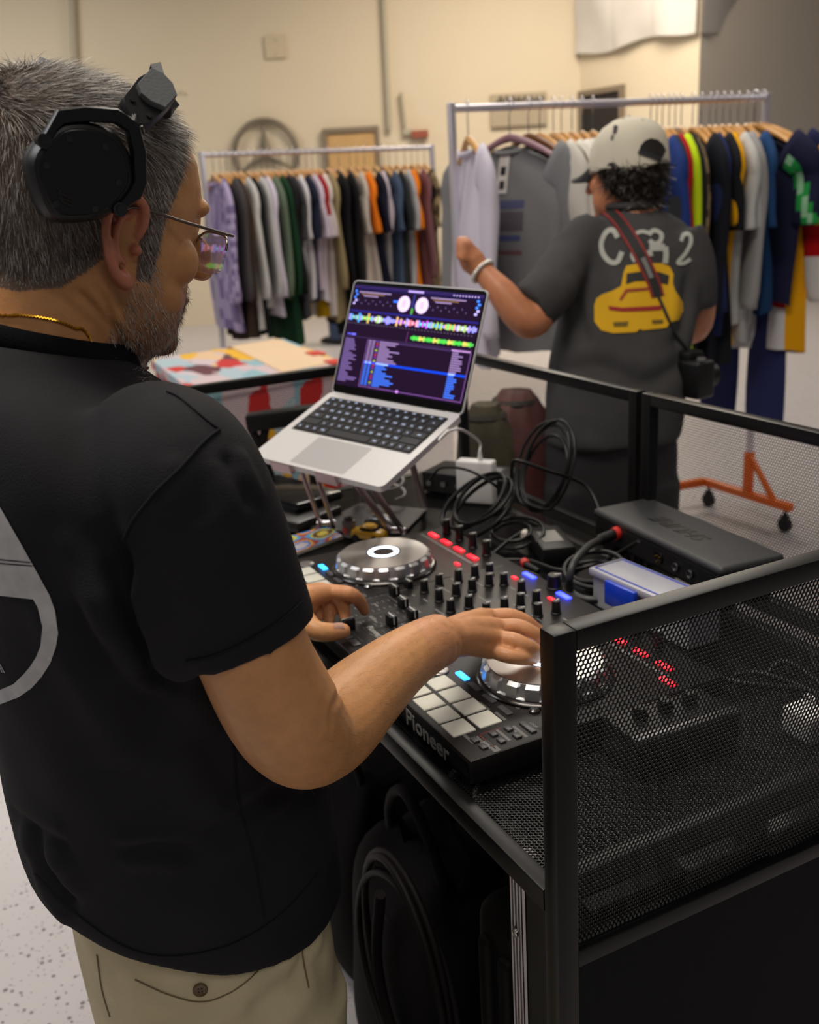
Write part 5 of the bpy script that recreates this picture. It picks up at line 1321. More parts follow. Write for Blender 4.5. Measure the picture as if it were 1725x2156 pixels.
# torso core (inside the shirt) and hips
TR = [(.485, -.130, -.345, .095, .075), (.46, -.130, -.34, .15, .09), (.42, -.132, -.33, .19, .105), (.34, -.138, -.322, .20, .118), (.22, -.15, -.31, .19, .125), (.08, -.172, -.290, .165, .125), (-.06, -.19, -.280, .155, .115), (-.2, -.2, -.275, .155, .115), (-.28, -.2, -.275, .13, .1)]
body.loft([ring_pts((x, y, z), (1, 0, 0), (0, 1, 0), rx, ry, 32, 2.3) for z, x, y, rx, ry in TR])
ARM = [(385, 975, .745, .050), (440, 1120, .757, .047), (528, 1362, .805, .0460), (585, 1478, .845, .0490), (622, 1535, .885, .0480), (655, 1553, .925, .0455), (705, 1522, .968, .0455), (768, 1460, 1.02, .0415), (835, 1402, 1.08, .0360), (888, 1366, 1.12, .0325), (928, 1346, 1.152, .0305)]
ARM_ST = stations(ARM); limb(body, ARM_ST, 24)
def chain(mb, pts, rs, n=14):
    P = [pz(x, y, z) if len(q) == 3 else np.array(q[1:]) for q in pts for (x, y, z) in [q]]
    mb.tube(spline(P, 5), rs, n); mb.ball(P[-1], rs[-1]*1.0, 12, 8); mb.ball(P[0], rs[0], 12, 8)
    return P
wr = ARM_ST[-1][0]
FR = {'little': [(1036, 1368, .084), (1062, 1379, .086), (1095, 1386, .081), (1126, 1388, .068)], 'ring': [(1048, 1345, .094), (1082, 1349, .096), (1112, 1362, .088), (1140, 1378, .070)],
      'middle': [(1050, 1321, .099), (1092, 1320, .101), (1125, 1335, .092), (1158, 1358, .070)], 'index': [(1030, 1300, .100), (1072, 1297, .101), (1105, 1308, .092), (1135, 1328, .072)]}
for nm, ch in FR.items():
    P = chain(body, ch, [.0110, .0105, .0098, .0080] if nm != 'little' else [.0098, .0094, .0086, .0072])
    k = nrm(P[0] - wr)
    body.tube([wr + (P[0] - wr)*.0, wr + (P[0] - wr)*.5 + np.array([0, 0, .004]), P[0]], [.021, .0165, .0125], 14)
body.tube([wr, pz(985, 1340, .105), pz(1030, 1345, .086)], [.024, .024, .018], 16)
body.tube([wr + np.array([-.01, .01, -.006]), pz(985, 1312, .092), pz(1015, 1298, .078), pz(1045, 1300, .072)], [.02, .0155, .0125, .009], 14)
# left arm: shoulder hidden by the torso, hand on the crossfader
lw = pz(612, 1272, .088)
LARM = [(np.array([-.37, -.30, .41]), .05), (np.array([-.46, -.27, .26]), .047), (np.array([-.505, -.205, .125]), .045), (np.array([-.49, -.13, .10]), .042), (lw*.35 + .65*np.array([-.49, -.13, .10]), .038), (lw, .029)]
P_ = spline([np.append(p, r) for p, r in LARM], 6); limb(body, [(p[:3], p[3]) for p in P_], 20)
body.tube([np.array([-.2, -.32, .42]), np.array([-.37, -.30, .41])], [.07, .055], 16)
FL = {'index': [(698, 1246, .086), (736, 1250, .088), (756, 1265, .070), (768, 1286, .049)], 'middle': [(680, 1243, .088), (712, 1256, .080), (724, 1283, .060), (727, 1306, .046)],
      'ring': [(662, 1245, .085), (688, 1262, .072), (694, 1288, .055), (693, 1308, .045)], 'little': [(645, 1250, .080), (662, 1270, .066), (667, 1292, .052), (666, 1306, .045)]}
for nm, ch in FL.items():
    P = chain(body, ch, [.0112, .0106, .0098, .0078] if nm != 'little' else [.0098, .0094, .0086, .0072])
    body.tube([lw, (lw + P[0])/2 + np.array([0, 0, .003]), P[0]], [.020, .0165, .0125], 14)
body.tube([lw, pz(650, 1272, .074)], [.024, .020], 16)
TH_ = chain(body, [(636, 1300, .074), (662, 1326, .066), (693, 1331, .061), (722, 1329, .056)], [.0165, .0142, .0132, .0112])
body.tube([lw, TH_[0]], [.022, .017], 14)
bv, bn, bf = remesh_geo(body, .0022, 7, .5)
man = thing('person', 'man in black T-shirt and headphones working the DJ controller', 'person', (-.2, -.28, -TH))
# skin pigment: scalp and beard shadow, warmer ears and hands
HL = Hinv(bv)
def hairline(y):
    return np.interp(y, [-.12, -.07, -.045, -.02, -.004, .006, .014, .030, .036, .046, .054, .060, .066, .072], [-.062, -.06, -.05, -.022, .030, .030, -.036, -.036, .022, .045, .066, .082, .096, .16])
nearhead = (np.abs(HL[:, 0]) < .1) & (HL[:, 2] > -.14) & (HL[:, 1] > -.14) & (HL[:, 1] < .16) & (bv[:, 2] > .42)
scalp = nearhead & (HL[:, 2] > hairline(HL[:, 1])) & ~((np.abs(HL[:, 0]) > .0805) & (HL[:, 2] < .045))
base = np.array(lin((206, 148, 96))[:3]); dye = np.tile(base, (len(bv), 1))
rgn = np.random.default_rng(3)
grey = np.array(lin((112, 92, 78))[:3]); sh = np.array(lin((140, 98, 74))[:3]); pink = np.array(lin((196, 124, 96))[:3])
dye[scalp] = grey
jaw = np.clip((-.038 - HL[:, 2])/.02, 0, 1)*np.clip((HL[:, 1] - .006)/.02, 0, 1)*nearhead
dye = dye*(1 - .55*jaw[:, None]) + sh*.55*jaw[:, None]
earm = nearhead & (np.abs(HL[:, 0]) > .078) & (np.abs(HL[:, 1] + .005) < .035) & (np.abs(HL[:, 2]) < .045)
dye[earm] = pink
handm = (bv[:, 1] > -.02) & (bv[:, 2] < .2); dye[handm] = dye[handm]*.6 + np.array(lin((196, 134, 104))[:3])*.4
for _ in range(1): pass
def skin_mat():
    m = bpy.data.materials.new('skin'); m.use_nodes = True; nt = m.node_tree; b = nt.nodes['Principled BSDF']; L = nt.links
    a = nt.nodes.new('ShaderNodeAttribute'); a.attribute_name = 'dye'; tc = nt.nodes.new('ShaderNodeTexCoord')
    n = nt.nodes.new('ShaderNodeTexNoise'); n.inputs['Scale'].default_value = 45; n.inputs['Detail'].default_value = 8; n.inputs['Roughness'].default_value = .7
    r = nt.nodes.new('ShaderNodeMapRange'); r.inputs[1].default_value = .3; r.inputs[2].default_value = .72; r.inputs[3].default_value = .86; r.inputs[4].default_value = 1.1
    s = nt.nodes.new('ShaderNodeVectorMath'); s.operation = 'SCALE'
    L.new(tc.outputs['Object'], n.inputs['Vector']); L.new(n.outputs['Fac'], r.inputs[0]); L.new(a.outputs['Color'], s.inputs[0]); L.new(r.outputs[0], s.inputs['Scale']); L.new(s.outputs[0], b.inputs['Base Color'])
    b.inputs['Roughness'].default_value = .47; b.inputs['Specular IOR Level'].default_value = .42
    b.inputs['Subsurface Weight'].default_value = .12; b.inputs['Subsurface Radius'].default_value = (1, .35, .2); b.inputs['Subsurface Scale'].default_value = .005
    n2 = nt.nodes.new('ShaderNodeTexNoise'); n2.inputs['Scale'].default_value = 420; n2.inputs['Detail'].default_value = 3
    bp = nt.nodes.new('ShaderNodeBump'); bp.inputs['Strength'].default_value = .22; bp.inputs['Distance'].default_value = .0012
    L.new(tc.outputs['Object'], n2.inputs['Vector']); L.new(n2.outputs['Fac'], bp.inputs['Height']); L.new(bp.outputs[0], b.inputs['Normal'])
    return m
SKIN = skin_mat()
# skin folds of the neck and creases: thin grooves along lines on the skin
BV = BVHTree.FromPolygons([Vector(q) for q in bv], bf)
def hit(x, y, bvh=None, lift=0.0):
    d = Vector(ray(x, y)).normalized(); h = (bvh or BV).ray_cast(Vector(CAM), d)
    if h[0] is None: return None
    n = h[1] if h[1].dot(d) < 0 else -h[1]
    return np.array(h[0] + n*lift)
def crease(v, n, bvh, line, depth, sigma, raised=0.0):
    P = [hit(x, y, bvh) for x, y in line]; P = [p for p in P if p is not None]
    if len(P) < 2: return
    P = np.array(spline(P, 5)); lo = P.min(0) - 4*sigma; hi = P.max(0) + 4*sigma
    sel = np.where(((v > lo) & (v < hi)).all(1))[0]
    d = np.full(len(sel), 9.0); tt = np.zeros(len(sel))
    for i in range(len(P) - 1):
        a, b = P[i], P[i + 1]; ab = b - a; t = np.clip(((v[sel] - a) @ ab)/(ab @ ab + 1e-12), 0, 1)
        dd = np.linalg.norm(v[sel] - (a + t[:, None]*ab), axis=1); m = dd < d; d[m] = dd[m]; tt[m] = (i + t[m])/(len(P) - 1)
    w = np.exp(-(d/sigma)**2)*np.clip(np.minimum(tt, 1 - tt)*6, 0, 1)
    v[sel] -= n[sel]*(depth*w)[:, None]
    if raised:
        w2 = np.exp(-((d - 2.1*sigma)/(1.2*sigma))**2)*np.clip(np.minimum(tt, 1 - tt)*6, 0, 1); v[sel] += n[sel]*(raised*w2)[:, None]
for line, dp, sg in (([(150, 600), (200, 650), (240, 700), (262, 745)], .0022, .004), ([(200, 600), (232, 660), (262, 725)], .0018, .0035), ([(235, 590), (250, 640), (268, 690)], .0012, .003),
                     ([(690, 1388), (700, 1430), (704, 1480), (698, 1540)], .0016, .004), ([(935, 1310), (955, 1335), (962, 1380)], .0009, .003), ([(948, 1320), (972, 1350), (968, 1392)], .0007, .003)):
    crease(bv, bn, BV, line, dp, sg, dp*.4)
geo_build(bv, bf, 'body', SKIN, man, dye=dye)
BV = BVHTree.FromPolygons([Vector(q) for q in bv], bf)
# thumb nail and finger nails
def nail(c, d, up, w, l):
    d = nrm(d); up = nrm(np.array(up) - d*(np.array(up) @ d)); s = np.cross(d, up); mb = MB(); vs = []
    for i in range(6):
        for j in range(7):
            a = (j/6 - .5)*2; t = i/5; vs.append(c + d*(t - .5)*l + s*a*w*(1 - .12*abs(t - .5)*2) + up*(.0012 - .0032*a*a - .0008*t))
    fs = [(i*7 + j, i*7 + j + 1, (i + 1)*7 + j + 1, (i + 1)*7 + j) for i in range(5) for j in range(6)]
    mb.add(vs, fs); return mb.build('fingernail', mat('nail', (206, 160, 142), .3), man, smooth=180, world=True)
tip = TH_[-1]; nc = hit(714, 1322); 
if nc is not None: nail(nc, tip - TH_[2], nrm(CAM - nc), .0075, .016)
# hair: short grey strands, combed forward and down
hair_roots = np.where(scalp)[0]
tri = [f for f in bf]
cen = np.array([bv[list(f)].mean(0) for f in bf]) if False else None
ff = np.array([f if len(f) == 4 else (f[0], f[1], f[2], f[2]) for f in bf]); fs_sc = ff[scalp[ff].all(1)]
def strands(roots, normals, dirs, lens, width, cols, curl, rng, seg=3):
    n = len(roots); side = np.cross(dirs, normals); side /= np.linalg.norm(side, axis=1)[:, None] + 1e-9
    tw = rng.normal(0, .6, (n, 1)); side = side + normals*tw; side /= np.linalg.norm(side, axis=1)[:, None]
    V = np.empty((n, 2*seg + 1, 3)); p = roots.copy(); d = dirs.copy()
    for i in range(seg):
        wv = width*(1 - i/seg*.6); V[:, 2*i] = p - side*wv[:, None]/2; V[:, 2*i + 1] = p + side*wv[:, None]/2
        p = p + d*(lens/seg)[:, None]; d = d + curl; d /= np.linalg.norm(d, axis=1)[:, None]
    V[:, 2*seg] = p
    F = []
    base_ = (np.arange(n)*(2*seg + 1))[:, None]
    Q = np.concatenate([base_ + np.array([2*i, 2*i + 1, 2*i + 3, 2*i + 2]) for i in range(seg - 1)]) ; T = base_ + np.array([2*seg - 2, 2*seg - 1, 2*seg])
    faces = [tuple(q) for q in Q.tolist()] + [tuple(q) for q in T.tolist()]
    return V.reshape(-1, 3), faces, np.repeat(cols, 2*seg + 1, axis=0)
def sample(quads, n, rng, verts, norms):
    a = verts[quads]; ar = np.linalg.norm(np.cross(a[:, 1] - a[:, 0], a[:, 3] - a[:, 0]), axis=1) + np.linalg.norm(np.cross(a[:, 1] - a[:, 2], a[:, 3] - a[:, 2]), axis=1)
    i = rng.choice(len(quads), n, p=ar/ar.sum()); u, v = rng.random((2, n, 1)); q = a[i]
    P = (q[:, 0]*(1 - u) + q[:, 1]*u)*(1 - v) + (q[:, 3]*(1 - u) + q[:, 2]*u)*v
    N = norms[quads[i]].mean(1); N /= np.linalg.norm(N, axis=1)[:, None]
    return P, N
HAIRM = attr_mat('hair_strand', .38, spec=.5)
rng = np.random.default_rng(5); n = 26000
P, N = sample(fs_sc, n, rng, bv, bn); L_ = Hinv(P)
down = -HR[:, 2]; fwd = HR[:, 1]
top_w = np.clip((L_[:, 2] - .05)/.045, 0, 1)[:, None]
tgt = top_w*(fwd*.9 + HR[:, 0]*.25*np.sign(L_[:, :1])) + (1 - top_w)*(down*.8 + fwd*.35)
cw_ = np.array([.0, -.06, .105]); sw = L_ - cw_; sd = np.linalg.norm(sw, axis=1)[:, None]
swirl = np.clip(1 - sd/.06, 0, 1); tgt = tgt*(1 - swirl) + swirl*((sw/(sd + 1e-6)) @ HR.T + np.cross(HR[:, 2], (sw/(sd + 1e-6)) @ HR.T)*.6)
tang = tgt - N*(tgt*N).sum(1)[:, None]; tang /= np.linalg.norm(tang, axis=1)[:, None] + 1e-9
D = tang + N*(.45 + .25*top_w) + rng.normal(0, .20, (n, 3)); D /= np.linalg.norm(D, axis=1)[:, None]
edge = np.clip((L_[:, 2] - hairline(L_[:, 1]))/.02, .25, 1)
LN = (.012 + .010*top_w[:, 0])*rng.uniform(.6, 1.25, n)*edge
g = np.clip(np.where(rng.random(n) < .42, rng.normal(.72, .18, n), rng.normal(.12, .12, n)) + .22*np.clip((L_[:, 1] - .0)/.08, 0, 1)*(1 - top_w[:, 0]), 0, 1)[:, None]
C = np.array(lin((44, 38, 34))[:3])*(1 - g) + np.array(lin((206, 198, 190))[:3])*g
v_, f_, c_ = strands(P + N*-.0006, N, D, LN, np.full(n, .00042), C, tang*.25 - N*.12, rng)
geo_build(v_, f_, 'hair', HAIRM, man, dye=c_)['kind'] = 'stuff'
# beard and sideburn stubble
bm_ = nearhead & (np.abs(HL[:, 0]) > .012) & (((HL[:, 2] < -.034) & (HL[:, 2] > -.119) & (HL[:, 1] > .012 + .25*(HL[:, 2] + .034))) | ((HL[:, 1] > .016) & (HL[:, 1] < .040) & (HL[:, 2] < -.02)))
bm_ &= ~((HL[:, 1] > .02) & (HL[:, 2] > -.055) & (HL[:, 1] < .085) & (HL[:, 1] > .045))
fs_b = ff[bm_[ff].all(1)]; n = 5200
P, N = sample(fs_b, n, rng, bv, bn); L_ = Hinv(P); tg = down*.8 + fwd*.4; tang = tg - N*(N @ tg)[:, None]; tang /= np.linalg.norm(tang, axis=1)[:, None]
D = tang + N*.55 + rng.normal(0, .3, (n, 3)); D /= np.linalg.norm(D, axis=1)[:, None]
g = np.clip(rng.normal(.55, .3, n) - .35*np.clip((L_[:, 1] - .05)/.04, 0, 1), 0, 1)[:, None]; C = np.array(lin((40, 32, 28))[:3])*(1 - g) + np.array(lin((216, 206, 196))[:3])*g
v_, f_, c_ = strands(P, N, D, rng.uniform(.004, .009, n), np.full(n, .00034), C, -N*.05, rng)
geo_build(v_, f_, 'beard', HAIRM, man, dye=c_)['kind'] = 'stuff'
fine = ff[((bv[ff].mean(1)[:, 1] > -.22) & (bv[ff].mean(1)[:, 1] < .06) & (bv[ff].mean(1)[:, 2] < .2) & (bv[ff].mean(1)[:, 0] > -.14) & (bv[ff].mean(1)[:, 2] > .10))]
n = 1300; P, N = sample(fine, n, rng, bv, bn); tg = np.array([-.2, .6, -.3]); tang = tg - N*(N @ tg)[:, None]; tang /= np.linalg.norm(tang, axis=1)[:, None]
D = tang + N*.35 + rng.normal(0, .25, (n, 3)); D /= np.linalg.norm(D, axis=1)[:, None]
v_, f_, c_ = strands(P, N, D, rng.uniform(.006, .012, n), np.full(n, .00013), np.tile(np.array(lin((84, 58, 42))[:3]), (n, 1)), -N*.05, rng)
geo_build(v_, f_, 'arm_hair', HAIRM, man, dye=c_)['kind'] = 'stuff'
# eyebrow and eye of the side that shows
for s in (-1, 1):
    mb = MB(); mb.ball(H(s*.033, .0810, .012), .0118*HS, 16, 12); mb.build('eye', mat('eye_white', (190, 184, 178), .2), man, world=True)

# ---------------------------------------------------------------- T-shirt
sh_ = MB()
SR = [(.512, -.128, -.352, .090, .074), (.494, -.128, -.350, .118, .088), (.468, -.128, -.342, .182, .104), (.42, -.130, -.332, .228, .120), (.35, -.134, -.322, .236, .134), (.26, -.142, -.312, .222, .142), (.15, -.160, -.297, .208, .156), (.05, -.178, -.287, .206, .166), (-.04, -.192, -.281, .207, .171), (-.105, -.20, -.281, .203, .172), (-.122, -.20, -.281, .200, .170)]
SRs = spline([np.array(q) for q in SR], 4)
def tilt(p, z, cy):
    k = np.interp(z, [-.12, -.08, .05, .2, .43, .5], [-.68, -.56, -.19, 0, 0, -.26])
    return p + np.array([0, 0, k*(p[1] - cy) if z > .3 else -k*((cy - p[1] + math.hypot(cy - p[1], .16))/2 - .08)])
sh_.loft([[tilt(p, z, y) for p in ring_pts((x, y, z), (1, 0, 0), (0, 1, 0), rx, ry, 64, 2.25)] for z, x, y, rx, ry in SRs])
SLV = [(290, 905, .80, .048), (345, 945, .775, .054), (395, 1005, .748, .0575), (440, 1105, .757, .0575), (484, 1225, .782, .0575), (516, 1325, .800, .0580), (527, 1352, .804, .0585)]
SLS = stations(SLV); limb(sh_, SLS, 32)
P_ = spline([np.append(p, r) for p, r in ((np.array([-.30, -.31, .42]), .075), (np.array([-.39, -.29, .38]), .066), (np.array([-.455, -.265, .27]), .060), (np.array([-.48, -.245, .20]), .058))], 6); limb(sh_, [(p[:3], p[3]) for p in P_], 24)
sv, sn, sf = remesh_geo(sh_, .0046, 34, .6)
SB = BVHTree.FromPolygons([Vector(q) for q in sv], sf)
# broad slack of the cloth, then the folds seen in the photograph
def nz(p, k, s): return np.sin(p[:, 0]*k + s)*np.sin(p[:, 1]*k*1.3 + s*2)*np.sin(p[:, 2]*k*.8 + s*3)
sv += sn*(.0035*nz(sv, 19, 1.0) + .002*nz(sv, 37, 2.2))[:, None]
for line, dp, sg in (([(255, 1130), (280, 1260), (330, 1370), (390, 1440)], .006, .011), ([(262, 1190), (300, 1310), (350, 1400)], .0045, .007), ([(230, 1180), (262, 1290), (320, 1400), (372, 1460)], .0045, .009),
                     ([(200, 1090), (240, 1210), (300, 1330)], .003, .012), ([(120, 1240), (190, 1340), (300, 1470), (420, 1580)], .004, .016), ([(240, 1790), (330, 1785), (420, 1800)], .003, .008), ([(560, 1700), (500, 1740), (430, 1760)], .003, .012), ([(600, 1640), (540, 1700), (500, 1720)], .003, .010),
                     ([(60, 1730), (110, 1850), (170, 1920)], .0045, .014), ([(20, 1700), (90, 1760), (160, 1790)], .003, .012), ([(470, 950), (500, 1010), (530, 1080)], .003, .006), ([(440, 960), (430, 1040), (410, 1110)], .0025, .010), ([(300, 1400), (300, 1500), (340, 1600)], .003, .016), ([(420, 1540), (470, 1640), (520, 1700)], .003, .012)):
    crease(sv, sn, SB, line, dp*1.5, sg, dp*1.1)
SHIRT = mat('black_cotton', (31, 31, 34), .88, spec=.2, var=.12, vscale=16, bump=.35, bscale=700)
geo_build(sv, sf, 't_shirt', SHIRT, man)
SB = BVHTree.FromPolygons([Vector(q) for q in sv], sf)
def seam(line, r, name, m=None, lift=.0009, bvh=None):
    Q = spline([np.array((x, y, 0.0)) for x, y in line], 8)
    P = [hit(q[0], q[1], bvh or SB, lift) for q in Q]; P = [p for p in P if p is not None]
    if len(P) > 1:
        mb = MB(); mb.tube(P, r, 6); return mb.build(name, m or SHIRT, man, smooth=80, world=True)
SEAM = mat('seam_thread', (34, 34, 38), .9, spec=.1)
seam([(462, 905), (430, 930), (380, 985), (330, 1035), (285, 1090), (262, 1135)], .0012, 'seam', SEAM)
seam([(352, 826), (380, 840), (440, 890), (462, 905)], .0009, 'seam', SEAM)
seam([(492, 1570), (505, 1690), (540, 1830), (556, 1930)], .0008, 'seam', SEAM)
seam([(392, 1392), (450, 1380), (520, 1348), (590, 1305), (636, 1265)], .0007, 'hem_stitch', SEAM)
seam([(72, 1838), (140, 1905), (250, 1985), (350, 2012), (480, 1990), (590, 1925), (672, 1835)], .0007, 'hem_stitch', SEAM)
# hem bands of sleeve and body
def cuff(c, d, r, wd, name):
    d = nrm(d); a = nrm(np.cross(d, [0, 0, 1.])); b = np.cross(d, a); mb = MB(); n = 60; rings = []
    for t in (0, .5, 1):
        ring = []
        for k in range(n):
            q = 2*math.pi*k/n; o = c + d*wd*(t - .5); h = SB.ray_cast(V3(o + (a*math.cos(q) + b*math.sin(q))*.14), V3(-(a*math.cos(q) + b*math.sin(q))))
            p = np.array(h[0]) if h[0] is not None and (np.array(h[0]) - o) @ (a*math.cos(q) + b*math.sin(q)) > .3*r else o + (a*math.cos(q) + b*math.sin(q))*r
            ring.append(p + (a*math.cos(q) + b*math.sin(q))*(.0012 + .0008*(t == .5)))
        rings.append(ring)
    return rings
# collar: ribbed band around the neck opening
col_pts = []
ccx = np.array([-.130, -.345, .496]); 
line = [(0, 700), (60, 702), (120, 712), (180, 735), (230, 752), (268, 768)]
P = [hit(x, y, SB, .001) for x, y in line]; P = [p for p in P if p is not None]
cen_c = np.array([-.128, -.350, float(np.mean([p[2] for p in P])) if P else .49])
ring = []
for k in range(56):
    q = 2*math.pi*k/56; dr = np.array([math.cos(q), math.sin(q), 0])
    zc = .522 - .022*math.sin(q)
    o = cen_c*np.array([1, 1, 0]) + np.array([0, 0, zc])
    h = BV.ray_cast(V3(o), V3(dr)); rr = (np.array(h[0]) - o) @ dr if h[0] is not None else .075
    rr = min(max(rr, .06), .088 - .012*math.sin(q)) + .003
    ring.append(o + dr*rr)
mb = MB(); nR = len(ring); rings = []
for dz, dr_ in ((.005, -.0015), (.004, .0015), (-.006, .003), (-.018, .006), (-.020, .002)):
    rings.append([p + np.array([0, 0, dz]) + nrm((p - cen_c)*np.array([1, 1, 0]))*dr_ for p in ring])
mb.loft(rings, caps=False); mb.build('collar', mat('collar_rib', (20, 20, 23), .9, spec=.1, bump=.4, bscale=300), man, smooth=80, world=True)
# pale print on the back of the shirt
PR = mat('worn_print', (196, 196, 198), .8, spec=.1, var=.12, vscale=60)
k_ = .2692
def cp(x, y): return (x*k_, 980 + y*k_)
outer_ = [(-40, 240), (0, 315), (100, 490), (180, 630), (258, 770), (330, 900), (390, 1010), (432, 1130), (445, 1230), (457, 1310), (440, 1420), (400, 1540), (330, 1650), (250, 1740), (150, 1810), (0, 1868), (-40, 1880)]
inner_ = [(-40, 1770), (0, 1755), (110, 1708), (190, 1630), (240, 1570), (285, 1500), (322, 1410), (330, 1330), (336, 1260), (312, 1160), (300, 1110), (265, 1045), (150, 1032), (0, 1015), (-40, 1010)]
mb = drape_mb(SB, [[cp(*q) for q in outer_ + inner_]], .0007, 6.0); mb.build('back_print', PR, man, smooth=0, world=True)
for a, b in ((((-40, 722), (-40, 730), (245, 760), (243, 752))), (((-40, 755), (-40, 763), (262, 788), (258, 780)))) if False else ():
    pass
for ql in ([(-40, 722), (0, 728), (243, 752), (247, 760), (0, 738), (-40, 732)], [(-40, 752), (0, 758), (258, 778), (262, 786), (0, 768), (-40, 762)]):
    mb = drape_mb(SB, [[cp(*q) for q in ql]], .0011, 6.0); mb.build('print_line', mat('print_dark', (26, 26, 34), .9), man, smooth=0, world=True)
mb = drape_mb(SB, [[cp(*q) for q in ql] for ql in ([(-30, 1555), (10, 1550), (46, 1618), (40, 1620), (8, 1558), (-30, 1562)], [(-2, 1560), (4, 1560), (28, 1615), (22, 1616)], [(-10, 1488), (0, 1490), (6, 1496), (-10, 1494)])], .001, 4.0); mb.build('print_letter', PR, man, smooth=0, world=True)

# ---------------------------------------------------------------- khaki trousers and shoes
KH = mat('khaki_twill', (206, 193, 158), .85, spec=.15, var=.08, vscale=20, bump=.3, bscale=500)
tr_ = MB()
tr_.loft([ring_pts((x, y, z), (1, 0, 0), (0, 1, 0), rx, ry, 48, 2.3) for z, x, y, rx, ry in ((.06, -.180, -.284, .172, .134), (-.03, -.192, -.280, .180, .142), (-.12, -.198, -.270, .182, .142), (-.2, -.202, -.266, .186, .145), (-.28, -.204, -.264, .188, .146), (-.36, -.204, -.264, .182, .14))])
for s in (-1, 1):
    tr_.loft([ring_pts((-.206 + s*dx, y, z), (1, 0, 0), (0, 1, 0), rx, ry, 32, 2.2) for z, dx, y, rx, ry in ((-.26, .095, -.264, .1, .138), (-.36, .098, -.264, .1, .124), (-.5, .102, -.262, .092, .102), (-.64, .105, -.27, .085, .09), (-.80, .108, -.28, .08, .085), (-.845, .108, -.28, .08, .085))])
tv_, tn_, tf_ = remesh_geo(tr_, .006, 8, .5)
tv_ += tn_*(.004*nz(tv_, 17, .4) + .002*nz(tv_, 41, 1.7))[:, None]
TB = BVHTree.FromPolygons([Vector(q) for q in tv_], tf_)
for line, dp, sg in (([(690, 2010), (600, 2070), (520, 2156)], .006, .014), ([(640, 1960), (630, 2060), (560, 2140)], .004, .012), ([(300, 2150), (420, 2130), (520, 2080)], .004, .010)): crease(tv_, tn_, TB, line, dp, sg, dp*.6)
geo_build(tv_, tf_, 'trousers', KH, man)
TB = BVHTree.FromPolygons([Vector(q) for q in tv_], tf_)
seam([(285, 2062), (360, 2095), (430, 2108), (500, 2080), (552, 2030), (560, 1975)], .0008, 'pocket_flap_stitch', mat('khaki_thread', (120, 108, 80), .9), .0006, TB)
seam([(205, 2010), (215, 2080), (232, 2140)], .0011, 'seam', mat('khaki_thread', (120, 108, 80), .9), .0004, TB)
seam([(640, 1900), (635, 1990), (650, 2080)], .0011, 'seam', mat('khaki_thread', (120, 108, 80), .9), .0004, TB)
mb = drape_mb(TB, [[(660, 1895), (668, 1890), (655, 1960), (648, 1966), (644, 1958)]], .0012, 6); mb.build('pocket_slit', mat('pocket_dark', (34, 30, 24), .9), man, smooth=0, world=True)
bc = hit(422, 2083, TB); 
if bc is not None:
    h = TB.ray_cast(Vector(CAM), Vector(ray(422, 2083)).normalized()); nn_ = np.array(h[1]); nn_ = nn_ if nn_ @ (CAM - bc) > 0 else -nn_
    a = nrm(np.cross(nn_, [0, 0, 1.])); b = np.cross(nn_, a); Mb = Matrix(((a[0], b[0], nn_[0], bc[0]), (a[1], b[1], nn_[1], bc[1]), (a[2], b[2], nn_[2], bc[2]), (0, 0, 0, 1)))
    mb = MB(Mb); mb.lathe([(.0074, 0), (.0076, .0016), (.0068, .0026), (.0056, .0019), (.002, .0017)], 24); bo = mb.build('pocket_button', mat('horn_button', (98, 80, 52), .35, var=.2, vscale=300), man, world=True)
    for dx, dy in ((-1, -1), (1, -1), (1, 1), (-1, 1)):
        mb = MB(Mb @ Matrix.Translation((dx*.0016, dy*.0016, 0))); mb.cyl((0, 0, .0015), (0, 0, .0021), .0007, n=8); q_ = mb.build('button_hole', mat('pocket_dark', (34, 30, 24), .9), bo); q_.data.transform(ROOTM[man.name].inverted())
for s in (-1, 1):
    sx = -.206 + s*.108
    mb = MB(); mb.loft([ring_pts((sx, y, -TH + zc), (1, 0, 0), (0, 0, 1), rx, rz, 16, 2.6) for y, zc, rx, rz in ((-.36, .04, .02, .025), (-.35, .045, .038, .044), (-.28, .05, .043, .049), (-.2, .042, .046, .040), (-.13, .034, .045, .032), (-.085, .028, .028, .022))]); mb.build('shoe', mat('shoe_black', (24, 24, 26), .5), man, smooth=60, world=True)

# ---------------------------------------------------------------- headphones, glasses, chain
hp = thing('headphones', 'black hexagonal headphones worn pushed back off the ear', 'headphones', at(178, 365, .73))
HPM = mat('headphone_metal', (24, 25, 27), .38, .3); HPB = mat('headphone_shell', (17, 17, 18), .42)
hs_ = hit(178, 362); cN = nrm(nrm(CAM - hs_)*.75 + HR[:, 0]*.55)
cC = hs_ + cN*.034
_t = (cC - CAM) @ cN
def cpl(x, y, off=0.0):
    r = ray(x, y); t = ((cC + cN*off - CAM) @ cN)/(r @ cN); return CAM + r*t
plate = [(128, 262), (182, 258), (236, 276), (262, 305), (277, 342), (279, 392), (243, 440), (214, 459), (156, 468), (101, 456), (68, 372), (69, 327), (97, 288)]
PP = np.array([cpl(*q) for q in plate]); pc = PP.mean(0)
a_ = nrm(np.cross(cN, [0, 0, 1.])); b_ = np.cross(cN, a_)
def smooth_poly(P, n=3): return np.array(spline(list(P), n, True))
PS = smooth_poly(PP, 3)
def lev(sc, off): return [pc + (p - pc)*sc + cN*off for p in PS]
mb = MB(); mb.loft([lev(1.0, -.024), lev(1.03, -.018), lev(1.04, -.012), lev(1.02, -.003), lev(.95, .003), lev(.88, .0045)]); mb.build('ear_cup', HPB, hp, smooth=30, world=True)
mb = MB(); mb.loft([lev(.86, .0030), lev(.86, .0052), lev(.84, .0060)]); mb.build('face_plate', HPM, hp, smooth=30, world=True)
